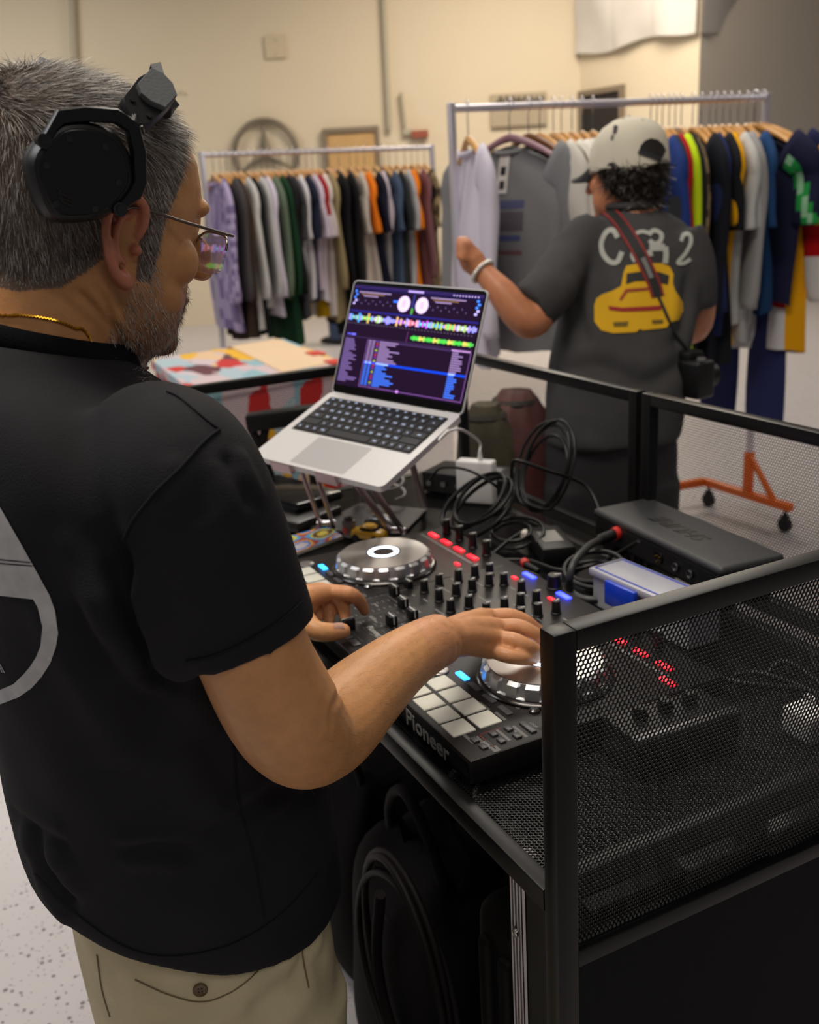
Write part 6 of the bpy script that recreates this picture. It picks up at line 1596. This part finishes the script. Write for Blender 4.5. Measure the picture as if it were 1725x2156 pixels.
mb = MB(); mb.loft([lev(.94, -.040), lev(1.02, -.036), lev(1.03, -.030), lev(.99, -.022)]); mb.build('ear_pad', mat('leatherette', (26, 25, 26), .5), hp, smooth=60, world=True)
def ring_strip(sc0, sc1, o0, o1): 
    return [lev(sc1, o0), lev(sc1, o1), lev(sc0, o1)]
for q in ((143, 292), (218, 309), (94, 348), (246, 384), (114, 429), (196, 439)):
    c = cpl(*q); c = c + cN*.0062; M_ = MB(); M_.cyl(c - cN*.001, c + cN*.0008, .0026, n=14); sc_ = M_.build('screw', mat('screw_dark', (70, 70, 72), .3, .9), hp, world=True)
for k in range(3):
    pts = [cpl(118 - 1*k + 2*k, 394 + 9*k), cpl(126 + 2*k, 408 + 8*k), cpl(147, 416 + 8*k)]
    mb = MB(); mb.tube([p + cN*.0064 for p in pts], .0010, 6); mb.build('vent_groove', mat('groove_black', (5, 5, 5), .6), hp, world=True)
yoke = [(94, 300), (112, 268), (128, 246), (180, 240), (245, 244), (280, 268), (293, 320), (295, 384), (284, 408), (258, 432), (240, 444)]
YP = [cpl(x, y, .002) for x, y in yoke]
mb = MB(); rings = []
for i, p in enumerate(YP):
    d = nrm(YP[min(i + 1, len(YP) - 1)] - YP[max(i - 1, 0)]); s = np.cross(d, cN); wv = .0055 if 1 < i < 9 else .0035
    rings.append([p + s*wv - cN*.008, p + s*wv + cN*.001, p + s*(wv - .001) + cN*.003, p - s*(wv - .001) + cN*.003, p - s*wv + cN*.001, p - s*wv - cN*.008])
mb.loft(rings); mb.build('yoke', HPM, hp, smooth=30, world=True)
for q in ((92, 297), (250, 440)):
    c = cpl(*q) + cN*.001; mb = MB(); mb.cyl(c - cN*.01, c + cN*.005, .0055, n=14); mb.cyl(c + cN*.005, c + cN*.0065, .003, n=10); mb.build('hinge_screw', mat('screw_dark', (70, 70, 72), .3, .9), hp, world=True)
# band end with riveted plate, then the band over the head to the other ear
end_d = .735
E_ = [(283, 262), (262, 228), (258, 205), (290, 163), (314, 149), (338, 160), (360, 182), (371, 207), (345, 235), (318, 260), (300, 266)]
eo = cpl(300, 262)
bN = nrm(cN*.80 + HR[:, 2]*.60 + HR[:, 1]*.05)
def bpl(x, y, off=0.0):
    r = ray(x, y); t = ((eo + bN*off - CAM) @ bN)/(r @ bN); return CAM + r*t
EP = np.array([bpl(*q) for q in E_]); ec = EP.mean(0)
def blev(sc, off): return [ec + (p - ec)*sc + bN*off for p in EP]
mb = MB(); mb.loft([blev(.92, -.016), blev(1, -.012), blev(1, -.003), blev(.95, .001)]); mb.build('band_end', HPM, hp, smooth=30, world=True)
up_ = [(284, 186), (314, 151), (340, 163), (360, 184), (369, 208), (344, 236), (312, 222), (292, 205)]
UP = np.array([bpl(x, y) for x, y in up_]); uc = UP.mean(0)
mb = MB(); mb.loft([[uc + (p - uc)*sc + bN*o for p in UP] for sc, o in ((1.0, .0005), (1.0, .004), (.96, .0055))]); be_ = mb.build('band_pad', mat('band_suede', (84, 86, 88), .7, bump=.2, bscale=400), hp, smooth=30, world=True)
for q in ((279, 211), (285, 241), (314, 244)):
    c = bpl(*q, .0012); mb = MB(); mb.cyl(c - bN*.001, c + bN*.0012, .0022, n=12); mb.build('screw', mat('screw_dark', (70, 70, 72), .3, .9), hp, world=True)
mb = MB(); a0 = cpl(272, 250, -.002); mb.beam(a0, bpl(282, 262, -.006), .010, .008); mb.beam(cpl(286, 275, -.003), bpl(286, 258, -.006), .012, .008); mb.build('band_joint', mat('joint_silver', (120, 120, 118), .35, .7), hp, world=True)
bs = np.mean([bpl(338, 160), bpl(360, 182), bpl(314, 149)], axis=0); bl_ = Hinv(bs)
pts = []
for t in np.linspace(0, 1, 9):
    a = math.pi*(.0 + t); x = bl_[0]*math.cos(a); yy = bl_[1] + .022*math.sin(a); zz = bl_[2] + (.104 - bl_[2])*math.sin(a); pts.append(H(x, yy, zz))
lowl = [H(-.105, bl_[1] - .03, .06), H(-.108, -.03, .05)]
mb = MB(); rings = []; bp_ = pts + lowl
for i, p in enumerate(bp_):
    d = nrm(bp_[min(i + 1, len(bp_) - 1)] - bp_[max(i - 1, 0)]); s = nrm(np.cross(d, p - H(0, 0, .03))); u = np.cross(s, d)
    rings.append([p + s*.016 - u*.004, p + s*.016 + u*.004, p - s*.016 + u*.004, p - s*.016 - u*.004])
mb.loft(rings); mb.build('head_band', mat('band_suede', (84, 86, 88), .7), hp, smooth=30, world=True)
mb = MB(); mb.cyl(H(-.090, -.035, .04), H(-.125, -.035, .045), .042, .040, 24); mb.build('ear_cup', HPB, hp, world=True)
mb = MB(); mb.cyl(H(-.078, -.035, .04), H(-.092, -.035, .042), .040, .042, 24); mb.build('ear_pad', mat('leatherette', (26, 25, 26), .5), hp, world=True)
# glasses
gl_ = thing('glasses', 'thin metal framed glasses worn by the DJ', 'glasses', H(0, .11, 0))
GM = mat('glasses_metal', (120, 112, 106), .22, .95)
for s in (-1, 1):
    mb = MB(); mb.tube([H(s*.071, .107, .016), H(s*.0745, .098, .0165), H(s*.079, .05, .020), H(s*.0815, .0, .024), H(s*.081, -.014, .012)], [.0013, .0016, .0014, .0014, .0016], 8, smooth=6); mb.build('temple', GM, gl_, smooth=80, world=True)
    lens = [(s*(.036 + .0285*math.copysign(abs(math.cos(q))**.6, math.cos(q))), .115 - .006*(abs(.036 + .0285*math.cos(q))/.064)**2 - .006*(1 - math.sin(q))*.5, -.004 + .0185*math.copysign(abs(math.sin(q))**.65, math.sin(q))) for q in np.linspace(0, 2*math.pi, 40, endpoint=False)]
    rim_ = [H(*q) for q in lens]; off = HR[:, 1]*.0012
    mb = MB(); mb.loft([[p - off for p in rim_], [p + off for p in rim_]]); mb.build('lens', mat('lens_glass', (225, 232, 235), .04, trans=.92, alpha=.45, coat=.3), gl_, smooth=30, world=True)
    top_ = [rim_[k] + HR[:, 2]*.0004 for k in range(1, 20)]
    mb = MB(); mb.tube(top_, .0012, 8); mb.build('brow_bar', GM, gl_, smooth=80, world=True)
mb = MB(); mb.tube([H(-.009, .116, .006), H(0, .119, .009), H(.009, .116, .006)], .0012, 8, smooth=5); mb.build('bridge', GM, gl_, smooth=80, world=True)
# gold chain lying on the neck
ch = thing('gold_chain', 'thin gold chain around the neck above the black collar', 'necklace', hit(80, 668))
P = [hit(x, y, None, .0008) for x, y in ((0, 664), (40, 664), (80, 668), (120, 676), (155, 690), (186, 708))]; P = [p for p in P if p is not None]
rest = [np.array(q) for q in ((-.045, -.285, .455), (-.075, -.245, .425), (-.125, -.235, .415), (-.18, -.255, .43), (-.215, -.30, .47), (-.215, -.36, .51), (-.175, -.41, .535))]
ringc = []; oc = np.array([-.128, -.33, .5])
for p in spline(P + rest, 12, True):
    nr_ = BV.find_nearest(V3(p)); ringc.append(np.array(nr_[0] + (nr_[1] if nr_[1].dot(V3(p - oc)) > 0 else -nr_[1])*.0011))
NC = len(ringc)
GOLD = mat('gold', (226, 172, 50), .22, 1.0)
mb = MB()
for k in range(NC):
    p, q = ringc[k], ringc[(k + 1) % NC]; d = q - p; m_ = (p + q)/2; s = nrm(np.cross(d, m_ - oc))
    mb.beam(p - d*.25 + s*.0006*(1 if k % 2 else -1), q + d*.25 - s*.0006*(1 if k % 2 else -1), .0026, .0012, up=s)
o = mb.build('links', GOLD, ch, smooth=0, world=True)

# ---------------------------------------------------------------- the man at the rack
class HeadFrame:
    def __init__(self, O, f0, pit, s, roll=0.0):
        z = np.array([0, 0, 1.]); y = math.cos(pit)*f0 - math.sin(pit)*z; zz = math.cos(pit)*z + math.sin(pit)*f0; x = np.cross(y, zz)
        self.R = np.array([math.cos(roll)*x + math.sin(roll)*zz, y, -math.sin(roll)*x + math.cos(roll)*zz]).T; self.O = np.array(O); self.s = s
    def __call__(self, x, y, z): return self.O + self.R @ (np.array([x, y, z], float)*self.s)
    def inv(self, P): return ((P - self.O) @ self.R)/self.s
D2 = 2.70
H2 = HeadFrame(at(1322, 372, D2), nrm(FH*.72 - RH*.69), .08, 1.0, -.05)
m2 = thing('person', 'man in white cap and charcoal T-shirt browsing the clothes rack', 'person', at(1310, 700, D2)*np.array([1, 1, 0]) + np.array([0, 0, -TH]))
b2 = MB(); head_geo(b2, H2)
for s in (-1, 1): ear_geo(b2, s, H2)
nb2 = at(1335, 455, D2)
b2.tube([H2(0, -.015, -.03), H2(0, -.03, -.09), nb2, nb2 - np.array([0, 0, .06])], [.055, .058, .065, .08], 20)
def lvl(y, xl, xr, dd, d=D2):
    c = at((xl + xr)/2, y, d); return c, (xr - xl)/2*d/FPX, dd
def ringRF(c, rx, ry, n=40, e=2.3): return ring_pts(c, RH, FH, rx, ry, n, e)
SH2 = [(437, 1288, 1378, .06), (452, 1258, 1405, .075), (475, 1222, 1438, .095), (520, 1192, 1466, .11), (585, 1178, 1474, .12), (660, 1176, 1468, .13), (740, 1160, 1448, .14), (830, 1146, 1434, .145), (905, 1142, 1430, .145), (925, 1146, 1426, .14)]
b2.loft([ringRF(lvl(y, xl, xr, dd)[0], lvl(y, xl + 38, xr - 38, dd)[1], dd - .028) for y, xl, xr, dd in SH2 if y > 440])
sl2 = [(1215, 535, 2.68, .055), (1180, 585, 2.62, .050), (1145, 640, 2.58, .048), (1120, 676, 2.56, .046), (1092, 660, 2.55, .043), (1058, 618, 2.55, .038), (1030, 586, 2.56, .030), (1010, 566, 2.57, .027)]
s2 = stations(sl2); limb(b2, s2, 16)
w2 = s2[-1][0]
b2.tube([w2, at(995, 550, 2.57), at(985, 535, 2.57)], [.028, .034, .030], 14)
for k, (x, y) in enumerate(((962, 510), (960, 520), (962, 531), (968, 541))):
    b2.tube([at(992, 524 + 7*k, 2.57), at(968, y - 6, 2.55), at(972, y + 4, 2.535), at(985, y + 4, 2.54)], [.0105, .010, .0095, .008], 10, smooth=3)
b2.tube([at(1000, 535, 2.56), at(985, 512, 2.55), at(976, 500, 2.56)], [.015, .012, .009], 10)
# right arm bent in front of the body
ra = [at(1445, 530, 2.68), at(1468, 610, 2.72), at(1462, 690, 2.80), at(1400, 690, 2.98)]
b2.tube(spline(ra, 5), [.055, .05, .043, .03], 14); b2.ball(at(1385, 685, 3.02), .045, 12, 8)
bv2, bn2, bf2 = remesh_geo(b2, .006, 4, .5)
HL2 = H2.inv(bv2); d2 = np.tile(np.array(lin((190, 124, 88))[:3]), (len(bv2), 1))
nh2 = (np.abs(HL2[:, 0]) < .1) & (HL2[:, 2] > -.1) & (HL2[:, 2] < .2) & (np.abs(HL2[:, 1]) < .16)
sc2 = nh2 & (HL2[:, 2] > np.interp(HL2[:, 1], [-.12, -.05, -.01, .02, .05, .06], [-.09, -.085, -.05, -.02, .02, .2]))
d2[sc2] = np.array(lin((30, 24, 20))[:3])
geo_build(bv2, bf2, 'body', SKIN, m2, dye=d2)
# curly dark hair: many small locks
q2 = np.array([f if len(f) == 4 else (f[0], f[1], f[2], f[2]) for f in bf2]); q2 = q2[sc2[q2].all(1)]
rng2 = np.random.default_rng(8); n = 5200
P, N = sample(q2, n, rng2, bv2, bn2); L2 = H2.inv(P); keep = L2[:, 2] < .022; P, N = P[keep], N[keep]; n = len(P)
dn = np.array([0, 0, -1.0]); tg = dn - N*(N @ dn)[:, None]; D = tg*.5 + N*.9 + rng2.normal(0, .45, (n, 3)); D /= np.linalg.norm(D, axis=1)[:, None]
cu = rng2.normal(0, .7, (n, 3)) + np.array([0, 0, -.35]); g = rng2.random((n, 1))*.5
v_, f_, c_ = strands(P, N, D, rng2.uniform(.022, .048, n), np.full(n, .0030), np.array(lin((22, 18, 15))[:3])*(1 - g) + np.array(lin((74, 60, 46))[:3])*g, cu, rng2, 5)
geo_build(v_, f_, 'hair', HAIRM, m2, dye=c_)['kind'] = 'stuff'
# shirt
s_2 = MB(); s_2.loft([ringRF(lvl(y, xl, xr, dd)[0], lvl(y, xl, xr, dd)[1], dd) for y, xl, xr, dd in SH2])
limb(s_2, stations([(1250, 500, 2.70, .075), (1205, 545, 2.66, .070), (1165, 600, 2.60, .066), (1128, 642, 2.57, .064), (1118, 650, 2.565, .063)]), 20)
s_2.tube(spline([at(1425, 505, 2.69), at(1452, 560, 2.69), at(1455, 650, 2.72)], 5), [.075, .068, .066], 20)
sv2, sn2, sf2 = remesh_geo(s_2, .009, 8, .5)
sv2 += sn2*(.006*nz(sv2, 15, .3) + .004*nz(sv2, 29, 1.2))[:, None]
S2 = BVHTree.FromPolygons([Vector(q) for q in sv2], sf2)
for line, dp, sg in (([(1190, 560), (1215, 640), (1240, 740)], .010, .016), ([(1450, 560), (1440, 660), (1420, 740)], .010, .016), ([(1170, 790), (1260, 770), (1340, 800)], .007, .02), ([(1440, 760), (1380, 800), (1300, 810)], .007, .02)): crease(sv2, sn2, S2, line, dp, sg, dp*.5)
SH2M = mat('charcoal_cotton', (68, 67, 68), .9, spec=.1, var=.1, vscale=12)
geo_build(sv2, sf2, 't_shirt', SH2M, m2)
S2 = BVHTree.FromPolygons([Vector(q) for q in sv2], sf2)
cz2 = lvl(437, 1288, 1378, .06)[0]
mb = MB(); mb.tube([cz2 + RH*.066*math.cos(q) + FH*.062*math.sin(q) + np.array([0, 0, .006]) for q in np.linspace(0, 2*math.pi, 28, endpoint=False)], .011, 8, True); mb.build('collar', SH2M, m2, smooth=80, world=True)
def c5(x, y): return (1180 + x/5.39, 440 + y/5.39)
def stroke(pts, wd):
    P = np.array(spline([np.array(p + (0,), float) for p in pts], 6))[:, :2]; d = np.gradient(P, axis=0); d /= np.linalg.norm(d, axis=1)[:, None] + 1e-9
    nn = np.c_[-d[:, 1], d[:, 0]]; return [[tuple(c5(*q)) for q in (P[i] - nn[i]*wd/2, P[i + 1] - nn[i + 1]*wd/2, P[i + 1] + nn[i + 1]*wd/2, P[i] + nn[i]*wd/2)] for i in range(len(P) - 1)]
LT_ = mat('print_offwhite', (176, 176, 168), .85)
for nm, sts in (('letter', [([(650, 330), (600, 250), (525, 265), (465, 380), (480, 500), (560, 600), (645, 605), (700, 490)], 58)]), ('letter', [([(860, 280), (930, 262), (1010, 280)], 44), ([(830, 470), (820, 540), (850, 600)], 50)]),
                ('letter', [([(1000, 300), (1060, 250), (1140, 290), (1130, 370), (1060, 400), (1010, 360)], 50), ([(1010, 440), (1090, 440), (1180, 440)], 80), ([(1185, 430), (1195, 520), (1185, 620)], 62), ([(1010, 470), (1020, 540)], 60)]), ('letter', [([(1365, 370), (1400, 300), (1465, 295), (1480, 380), (1420, 500), (1330, 610), (1390, 620), (1475, 570)], 44)])):
    mb = MB()
    for p, wd in sts:
        m_ = drape_mb(S2, stroke(p, wd), .003, 8); mb.add(m_.v, m_.f)
    mb.build(nm, LT_, m2, smooth=0, world=True)
def dec(name, col, polys, lift):
    mb = drape_mb(S2, [[c5(*q) for q in p] for p in polys], lift, 5); return mb.build(name, mat('shirtprint_%d_%d_%d' % col, col, .85), m2, smooth=0, world=True)
dec('car_print', (216, 166, 12), [[(385, 1100), (410, 1020), (480, 970), (600, 930), (690, 880), (720, 720), (750, 650), (900, 620), (1150, 620), (1240, 660), (1280, 740), (1275, 850), (1300, 930), (1380, 1060), (1390, 1160), (1330, 1260), (1240, 1290), (1200, 1350), (940, 1380), (900, 1365), (860, 1400), (600, 1415), (460, 1380), (390, 1280)]], .003)
dec('car_window', (44, 42, 42), [[(750, 740), (930, 712), (1110, 718), (1230, 760), (1215, 865), (1120, 845), (1000, 820), (850, 825), (745, 860)]], .0045)
dec('car_lamp', (150, 34, 34), [[(545, 1105), (700, 1125), (1000, 1110), (1140, 1100), (1140, 1150), (1000, 1160), (700, 1170), (560, 1150)]], .0045)
dec('car_line', (150, 60, 40), [[(670, 1030), (740, 915), (1010, 895), (1010, 925), (760, 948), (690, 1050)]], .0045)
for v in ([(600, 1290), (770, 1280), (760, 1335), (610, 1340)], [(1030, 1265), (1165, 1260), (1160, 1300), (1040, 1310)]): dec('car_vent', (110, 88, 30), [v], .0045)
# dark trousers and shoes
DK = mat('dark_trousers', (38, 37, 40), .85)
mb = MB(); bc2 = lvl(905, 1142, 1430, .145)[0]
t2 = MB(); t2.loft([ringRF(bc2 + np.array([0, 0, z]), rx, ry, 32) for z, rx, ry in ((.06, .17, .125), (-.06, .178, .13), (-.16, .178, .13), (-.24, .16, .12))])
for s in (-1, 1):
    t2.loft([ringRF(np.array([bc2[0], bc2[1], z]) + RH*s*dx, rx, ry, 24) for z, dx, rx, ry in ((bc2[2] - .14, .09, .095, .12), (bc2[2] - .35, .095, .088, .095), (-.62, .10, .075, .08), (-.84, .10, .07, .075))])
tv2, tn2, tf2 = remesh_geo(t2, .01, 6, .5); geo_build(tv2, tf2, 'trousers', DK, m2)
for s in (-1, 1):
    c = np.array([bc2[0], bc2[1], -TH]) + RH*s*.10
    mb = MB(); mb.loft([[c + RH*rx*math.cos(q) + FH*y + np.array([0, 0, zc + rz*math.sin(q)]) for q in np.linspace(0, 2*math.pi, 14, endpoint=False)] for y, zc, rx, rz in ((-.09, .04, .025, .03), (-.05, .05, .042, .048), (.05, .045, .045, .042), (.13, .035, .045, .032), (.17, .028, .028, .022))]); mb.build('shoe', mat('shoe_black', (24, 24, 26), .5), m2, smooth=60, world=True)
# cap
CAPM = mat('cap_canvas', (206, 198, 180), .85, var=.04, vscale=20, bump=.2, bscale=300)
cap = thing('baseball_cap', 'off white baseball cap worn by the man at the rack', 'cap', H2(0, -.005, .09))
capm = MB(); rings = []
for z, rf, rb, w_ in ((.028, .112, -.118, .086), (.05, .110, -.118, .0875), (.08, .102, -.114, .086), (.105, .088, -.104, .079), (.128, .064, -.084, .064), (.144, .032, -.052, .040), (.149, .008, -.025, .018)):
    ring = []; cy = (rf + rb)/2
    for k in range(40):
        q = 2*math.pi*k/40; yy = cy + (rf - rb)/2*math.sin(q); lift = 0.022*max(0, math.cos((q - 1.5*math.pi))) ** 8 if z < .04 else 0
        ring.append(H2(w_*math.cos(q), yy, z - .02*(1 if math.sin(q) < 0 else .4)*(z < .06) + lift))
    rings.append(ring)
capm.loft(rings); capm.build('crown', CAPM, cap, smooth=60, world=True)
CB = capm.bvh()
mb = MB(); mb.ball(H2(0, -.009, .150), .007, 10, 6); mb.build('button', CAPM, cap, world=True)
mb = MB(); n = 18; rows = []
for j in range(6):
    t = j/5; rows.append([H2(.075*math.cos(a)*(1 - .05*t), .065 + (.035 + .075*t)*math.sin(a) + .0*t, .030 - .012*t - .02*abs(math.cos(a))*t) for a in np.linspace(.15, math.pi - .15, n)])
vs = [p for r in rows for p in r] + [p - H2.R[:, 2]*.004 for r in rows for p in r]; off = 6*n
fs = [(j*n + i, j*n + i + 1, (j + 1)*n + i + 1, (j + 1)*n + i) for j in range(5) for i in range(n - 1)]; fs += [(a + off, d_ + off, c + off, b + off) for a, b, c, d_ in fs]
fs += [(5*n + i, 5*n + i + 1, off + 5*n + i + 1, off + 5*n + i) for i in range(n - 1)]
mb.add(vs, fs); mb.build('brim', mat('brim_black', (26, 25, 26), .7), cap, smooth=40, world=True)
def c4(x, y): return (1180 + x/5.39, 220 + y/5.39)
def capdec(name, col, poly, lift, step=4):
    mb = drape_mb(CB, [[c4(*q) for q in poly]], lift, step); 
    if mb.f: return mb.build(name, mat('capprint_%d' % col[0], col, .8), cap, smooth=0, world=True)
capdec('back_opening', (24, 20, 18), [(890, 540), (910, 470), (960, 410), (1030, 385), (1100, 400), (1160, 450), (1195, 520), (1160, 600), (1130, 640), (1000, 590)], .002)
capdec('adjuster_strap', (36, 36, 42), [(890, 520), (1000, 545), (1150, 600), (1130, 650), (1000, 600), (880, 560)], .004)
capdec('side_print', (50, 48, 52), [(610, 240), (660, 245), (640, 330), (600, 330)], .002); capdec('side_print', (120, 116, 112), [(585, 345), (620, 345), (600, 410), (570, 400)], .002)
for q in ((715, 155), (935, 172)):
    h_ = CB.ray_cast(Vector(CAM), Vector(ray(*c4(*q))).normalized())
    if h_[0] is not None:
        nn3 = np.array(h_[1]); c = np.array(h_[0]); nn3 = nn3 if nn3 @ (CAM - c) > 0 else -nn3; mb = MB(); mb.cyl(c - nn3*.001, c + nn3*.0015, .005, .004, 12); mb.build('eyelet', mat('eyelet_thread', (180, 172, 154), .8), cap, world=True)
# camera on a strap
ca = thing('camera', 'black camera hanging at the hip of the man at the rack', 'camera', at(1455, 790, 2.60))
cc = at(1455, 790, 2.62); Mk = Matrix(((RH[0], FH[0], 0, cc[0]), (RH[1], FH[1], 0, cc[1]), (0, 0, 1, cc[2]), (0, 0, 0, 1))) @ Matrix.Rotation(.5, 4, 'Z')
mb = MB(Mk); mb.rbox((-.035, -.06, -.055), (.03, .06, .045), .012, 3); mb.rbox((-.03, -.025, .03), (.025, .03, .066), .01, 2); mb.build('body', PLASTIC, ca, world=True)
mb = MB(Mk); mb.tube([(.025, 0, -.005), (.075, 0, -.008)], .032, 20); ln_ = mb.build('lens', PLASTIC, ca, world=True)
mb = MB(Mk); mb.cyl((.0755, 0, -.008), (.077, 0, -.008), .024, n=20); q_ = mb.build('glass', mat('lens_front', (50, 52, 60), .05, coat=1), ln_); q_.data.transform(ROOTM[ca.name].inverted())
mb = MB(Mk); mb.cyl((-.01, -.045, .045), (-.01, -.045, .052), .011, n=16); mb.build('dial', mat('dial_grey', (150, 150, 150), .3, .6), ca, world=True)
def band(line, w0, w1, lift):
    Q = spline([np.array(p + (0,), float) for p in line], 6); C = []
    for q in Q:
        h_ = S2.ray_cast(Vector(CAM), Vector(ray(q[0], q[1])).normalized())
        if h_[0] is not None:
            n_ = np.array(h_[1]); n_ = n_ if n_ @ (CAM - np.array(h_[0])) > 0 else -n_; C.append((np.array(h_[0]), n_))
    m_ = MB(); vs = []; k = D2/FPX
    for i_, (c, n_) in enumerate(C):
        t = nrm(C[min(i_ + 1, len(C) - 1)][0] - C[max(i_ - 1, 0)][0]); sd = nrm(np.cross(t, n_))
        for w_, l_ in ((w0, lift), (w1, lift), (w1, lift - .003), (w0, lift - .003)): vs.append(c + sd*w_*k + n_*l_)
    m_.add(vs, [(4*a + b, 4*a + (b + 1) % 4, 4*a + 4 + (b + 1) % 4, 4*a + 4 + b) for a in range(len(C) - 1) for b in range(4)])
    return m_
sl_ = [c5(*q) for q in ((520, 22), (575, 55), (680, 170), (800, 340), (900, 510), (980, 680), (1060, 860), (1100, 1000))]
for nm, a, b, m_ in (('strap', -9, 9, mat('strap_black', (26, 25, 25), .7)), ('strap_edge', -14, -9, mat('strap_red', (130, 28, 28), .7)), ('strap_edge', 9, 14, mat('strap_red', (130, 28, 28), .7))):
    band(sl_, a, b, .006).build(nm, m_, ca, smooth=0, world=True)
band([c5(*q) for q in ((935, 560), (970, 640), (1030, 790))], -4, 5, .0075).build('strap_lettering', mat('strap_grey', (120, 118, 116), .7), ca, smooth=0, world=True)
sp_ = [hit(*c5(*q), S2, .006) for q in ((1090, 970), (1150, 1100), (1220, 1260), (1290, 1420))]; sp_ = [q for q in sp_ if q is not None] + [cc + np.array([0, 0, .06])]
mb = MB(); mb.tube(sp_, .004, 6, smooth=4); mb.build('strap', mat('strap_black', (26, 25, 25), .7), ca, smooth=80, world=True)
# bracelet
br2 = thing('bracelet', 'chunky silver bracelet on the outstretched wrist', 'bracelet', w2)
dw = nrm(s2[-1][0] - s2[-6][0]); a = nrm(np.cross(dw, [0, 0, 1.])); b = np.cross(dw, a)
for k in range(22):
    q = 2*math.pi*k/22; c = s2[-3][0] + (a*math.cos(q) + b*math.sin(q))*.0315
    mb = MB(); mb.ball(c, .0065, 8, 6); mb.build('bead', mat('silver_bead', (226, 222, 214), .25, .6), br2, smooth=180, world=True)
# ---------------------------------------------------------------- somebody behind the far rack: jeans and dark shoes show
ft3 = pz(705, 726, -TH); m3 = thing('person', 'person in blue jeans and dark shoes half hidden behind the slim rack', 'person', ft3)
o3 = ft3 + np.array([0, 0, 0]); k3 = MB()
def P3(u, v, z): return o3 + RH*u + FH*v + np.array([0, 0, z])
k3.loft([ring_pts(P3(.12, 0, z), RH, FH, rx, ry, 24, 2.3) for z, rx, ry in ((.85, .16, .12), (1.0, .17, .12), (1.2, .19, .125), (1.38, .2, .11), (1.44, .12, .08), (1.5, .06, .06), (1.55, .06, .06))])
for s in (-1, 1): k3.tube([P3(.12 + s*.2, 0, 1.38), P3(.12 + s*.25, .02, 1.12), P3(.12 + s*.24, .1, .9)], [.055, .048, .035], 12)
for s in (-1, 1): k3.tube([P3(.12 + s*.09, 0, .9), P3(.12 + s*.1, 0, .5), P3(.12 + s*.1, 0, .06)], [.09, .06, .045], 14)
H3 = HeadFrame(P3(.12, .02, 1.63), nrm(FH), .1, 1.0); head_geo(k3, H3)
kv, kn, kf = remesh_geo(k3, .012, 4, .5); geo_build(kv, kf, 'body', SKIN, m3, dye=np.tile(np.array(lin((150, 110, 86))[:3]), (len(kv), 1)))
j3 = MB(); j3.loft([ring_pts(P3(.12, 0, z), RH, FH, rx, ry, 24, 2.3) for z, rx, ry in ((.78, .17, .13), (.95, .18, .135), (1.04, .17, .13))])
for s in (-1, 1): j3.loft([ring_pts(P3(.12 + s*.1, 0, z), RH, FH, r, r*1.05, 18) for z, r in ((.9, .095), (.6, .085), (.3, .072), (.06, .07))])
jv, jn, jf = remesh_geo(j3, .012, 4, .5); geo_build(jv, jf, 'jeans', mat('denim', (52, 66, 92), .85), m3)
t3 = MB(); t3.loft([ring_pts(P3(.12, 0, z), RH, FH, rx, ry, 24, 2.3) for z, rx, ry in ((.92, .19, .145), (1.2, .21, .14), (1.40, .21, .12), (1.46, .12, .09))]); 
for s in (-1, 1): t3.tube([P3(.12 + s*.19, 0, 1.38), P3(.12 + s*.255, .02, 1.12), P3(.12 + s*.245, .09, .93)], [.07, .06, .05], 14)
tv3, tn3, tf3 = remesh_geo(t3, .012, 4, .5); geo_build(tv3, tf3, 'jacket', mat('black_jacket', (20, 20, 22), .85), m3)
for s in (-1, 1):
    mb = MB(); mb.loft([[P3(.12 + s*.1 + rx*math.cos(q) - y*.75, y*.66, zc + rz*math.sin(q)) for q in np.linspace(0, 2*math.pi, 14, endpoint=False)] for y, zc, rx, rz in ((-.09, .04, .025, .03), (-.05, .055, .045, .055), (.05, .05, .048, .048), (.15, .04, .046, .036), (.2, .03, .03, .025))]); mb.build('shoe', mat('shoe_black', (24, 24, 26), .5), m3, smooth=60, world=True)
# bags on the floor behind the booth back panel
def soft(name, lab, px, py, d, s, col, seed):
    c = at(px, py, d); rt = thing(name, lab, 'bag', (c[0], c[1], -TH)); rg = random.Random(seed); ph = [rg.uniform(0, 6) for _ in range(4)]; hgt = c[2] + TH
    mb = MB(); mb.loft([[np.array([s*k*math.cos(q)*(1 + .08*math.sin(4*q + ph[0] + t*7) + .05*math.sin(9*q + ph[1] - t*11)), s*k*math.sin(q)*(1 + .07*math.sin(3*q + ph[2] + t*5)), hgt*t]) for q in np.linspace(0, 2*math.pi, 36, endpoint=False)] for t, k in ((0, .7), (.03, .95), (.2, 1.05), (.5, 1.0), (.8, .95), (.93, .8), (1, .4))])
    mb.build('sack', mat('sack_%d' % seed, col, .6, var=.3, vscale=18, bump=.5, bscale=30), rt, smooth=60)
    mb = MB(); mb.tube([(.5*s*math.cos(q), .5*s*math.sin(q), hgt*.97) for q in np.linspace(0, 2*math.pi, 20, endpoint=False)], .012, 6, True); mb.build('tie', mat('sack_tie', (60, 50, 40), .7), rt)
    return rt
soft('laundry_sack', 'olive cloth sack standing behind the booth back panel', 1022, 850, 2.45, .085, (74, 66, 42), 21)
soft('laundry_sack', 'dark red wrapped sack beside the olive sack', 1085, 822, 2.75, .11, (86, 40, 36), 22)

# ---------------------------------------------------------------- lift everything so that the floor is at z = 0
for o in COL.objects:
    if o.parent is None and o.type in ('MESH', 'EMPTY'):
        o.location.z += TH
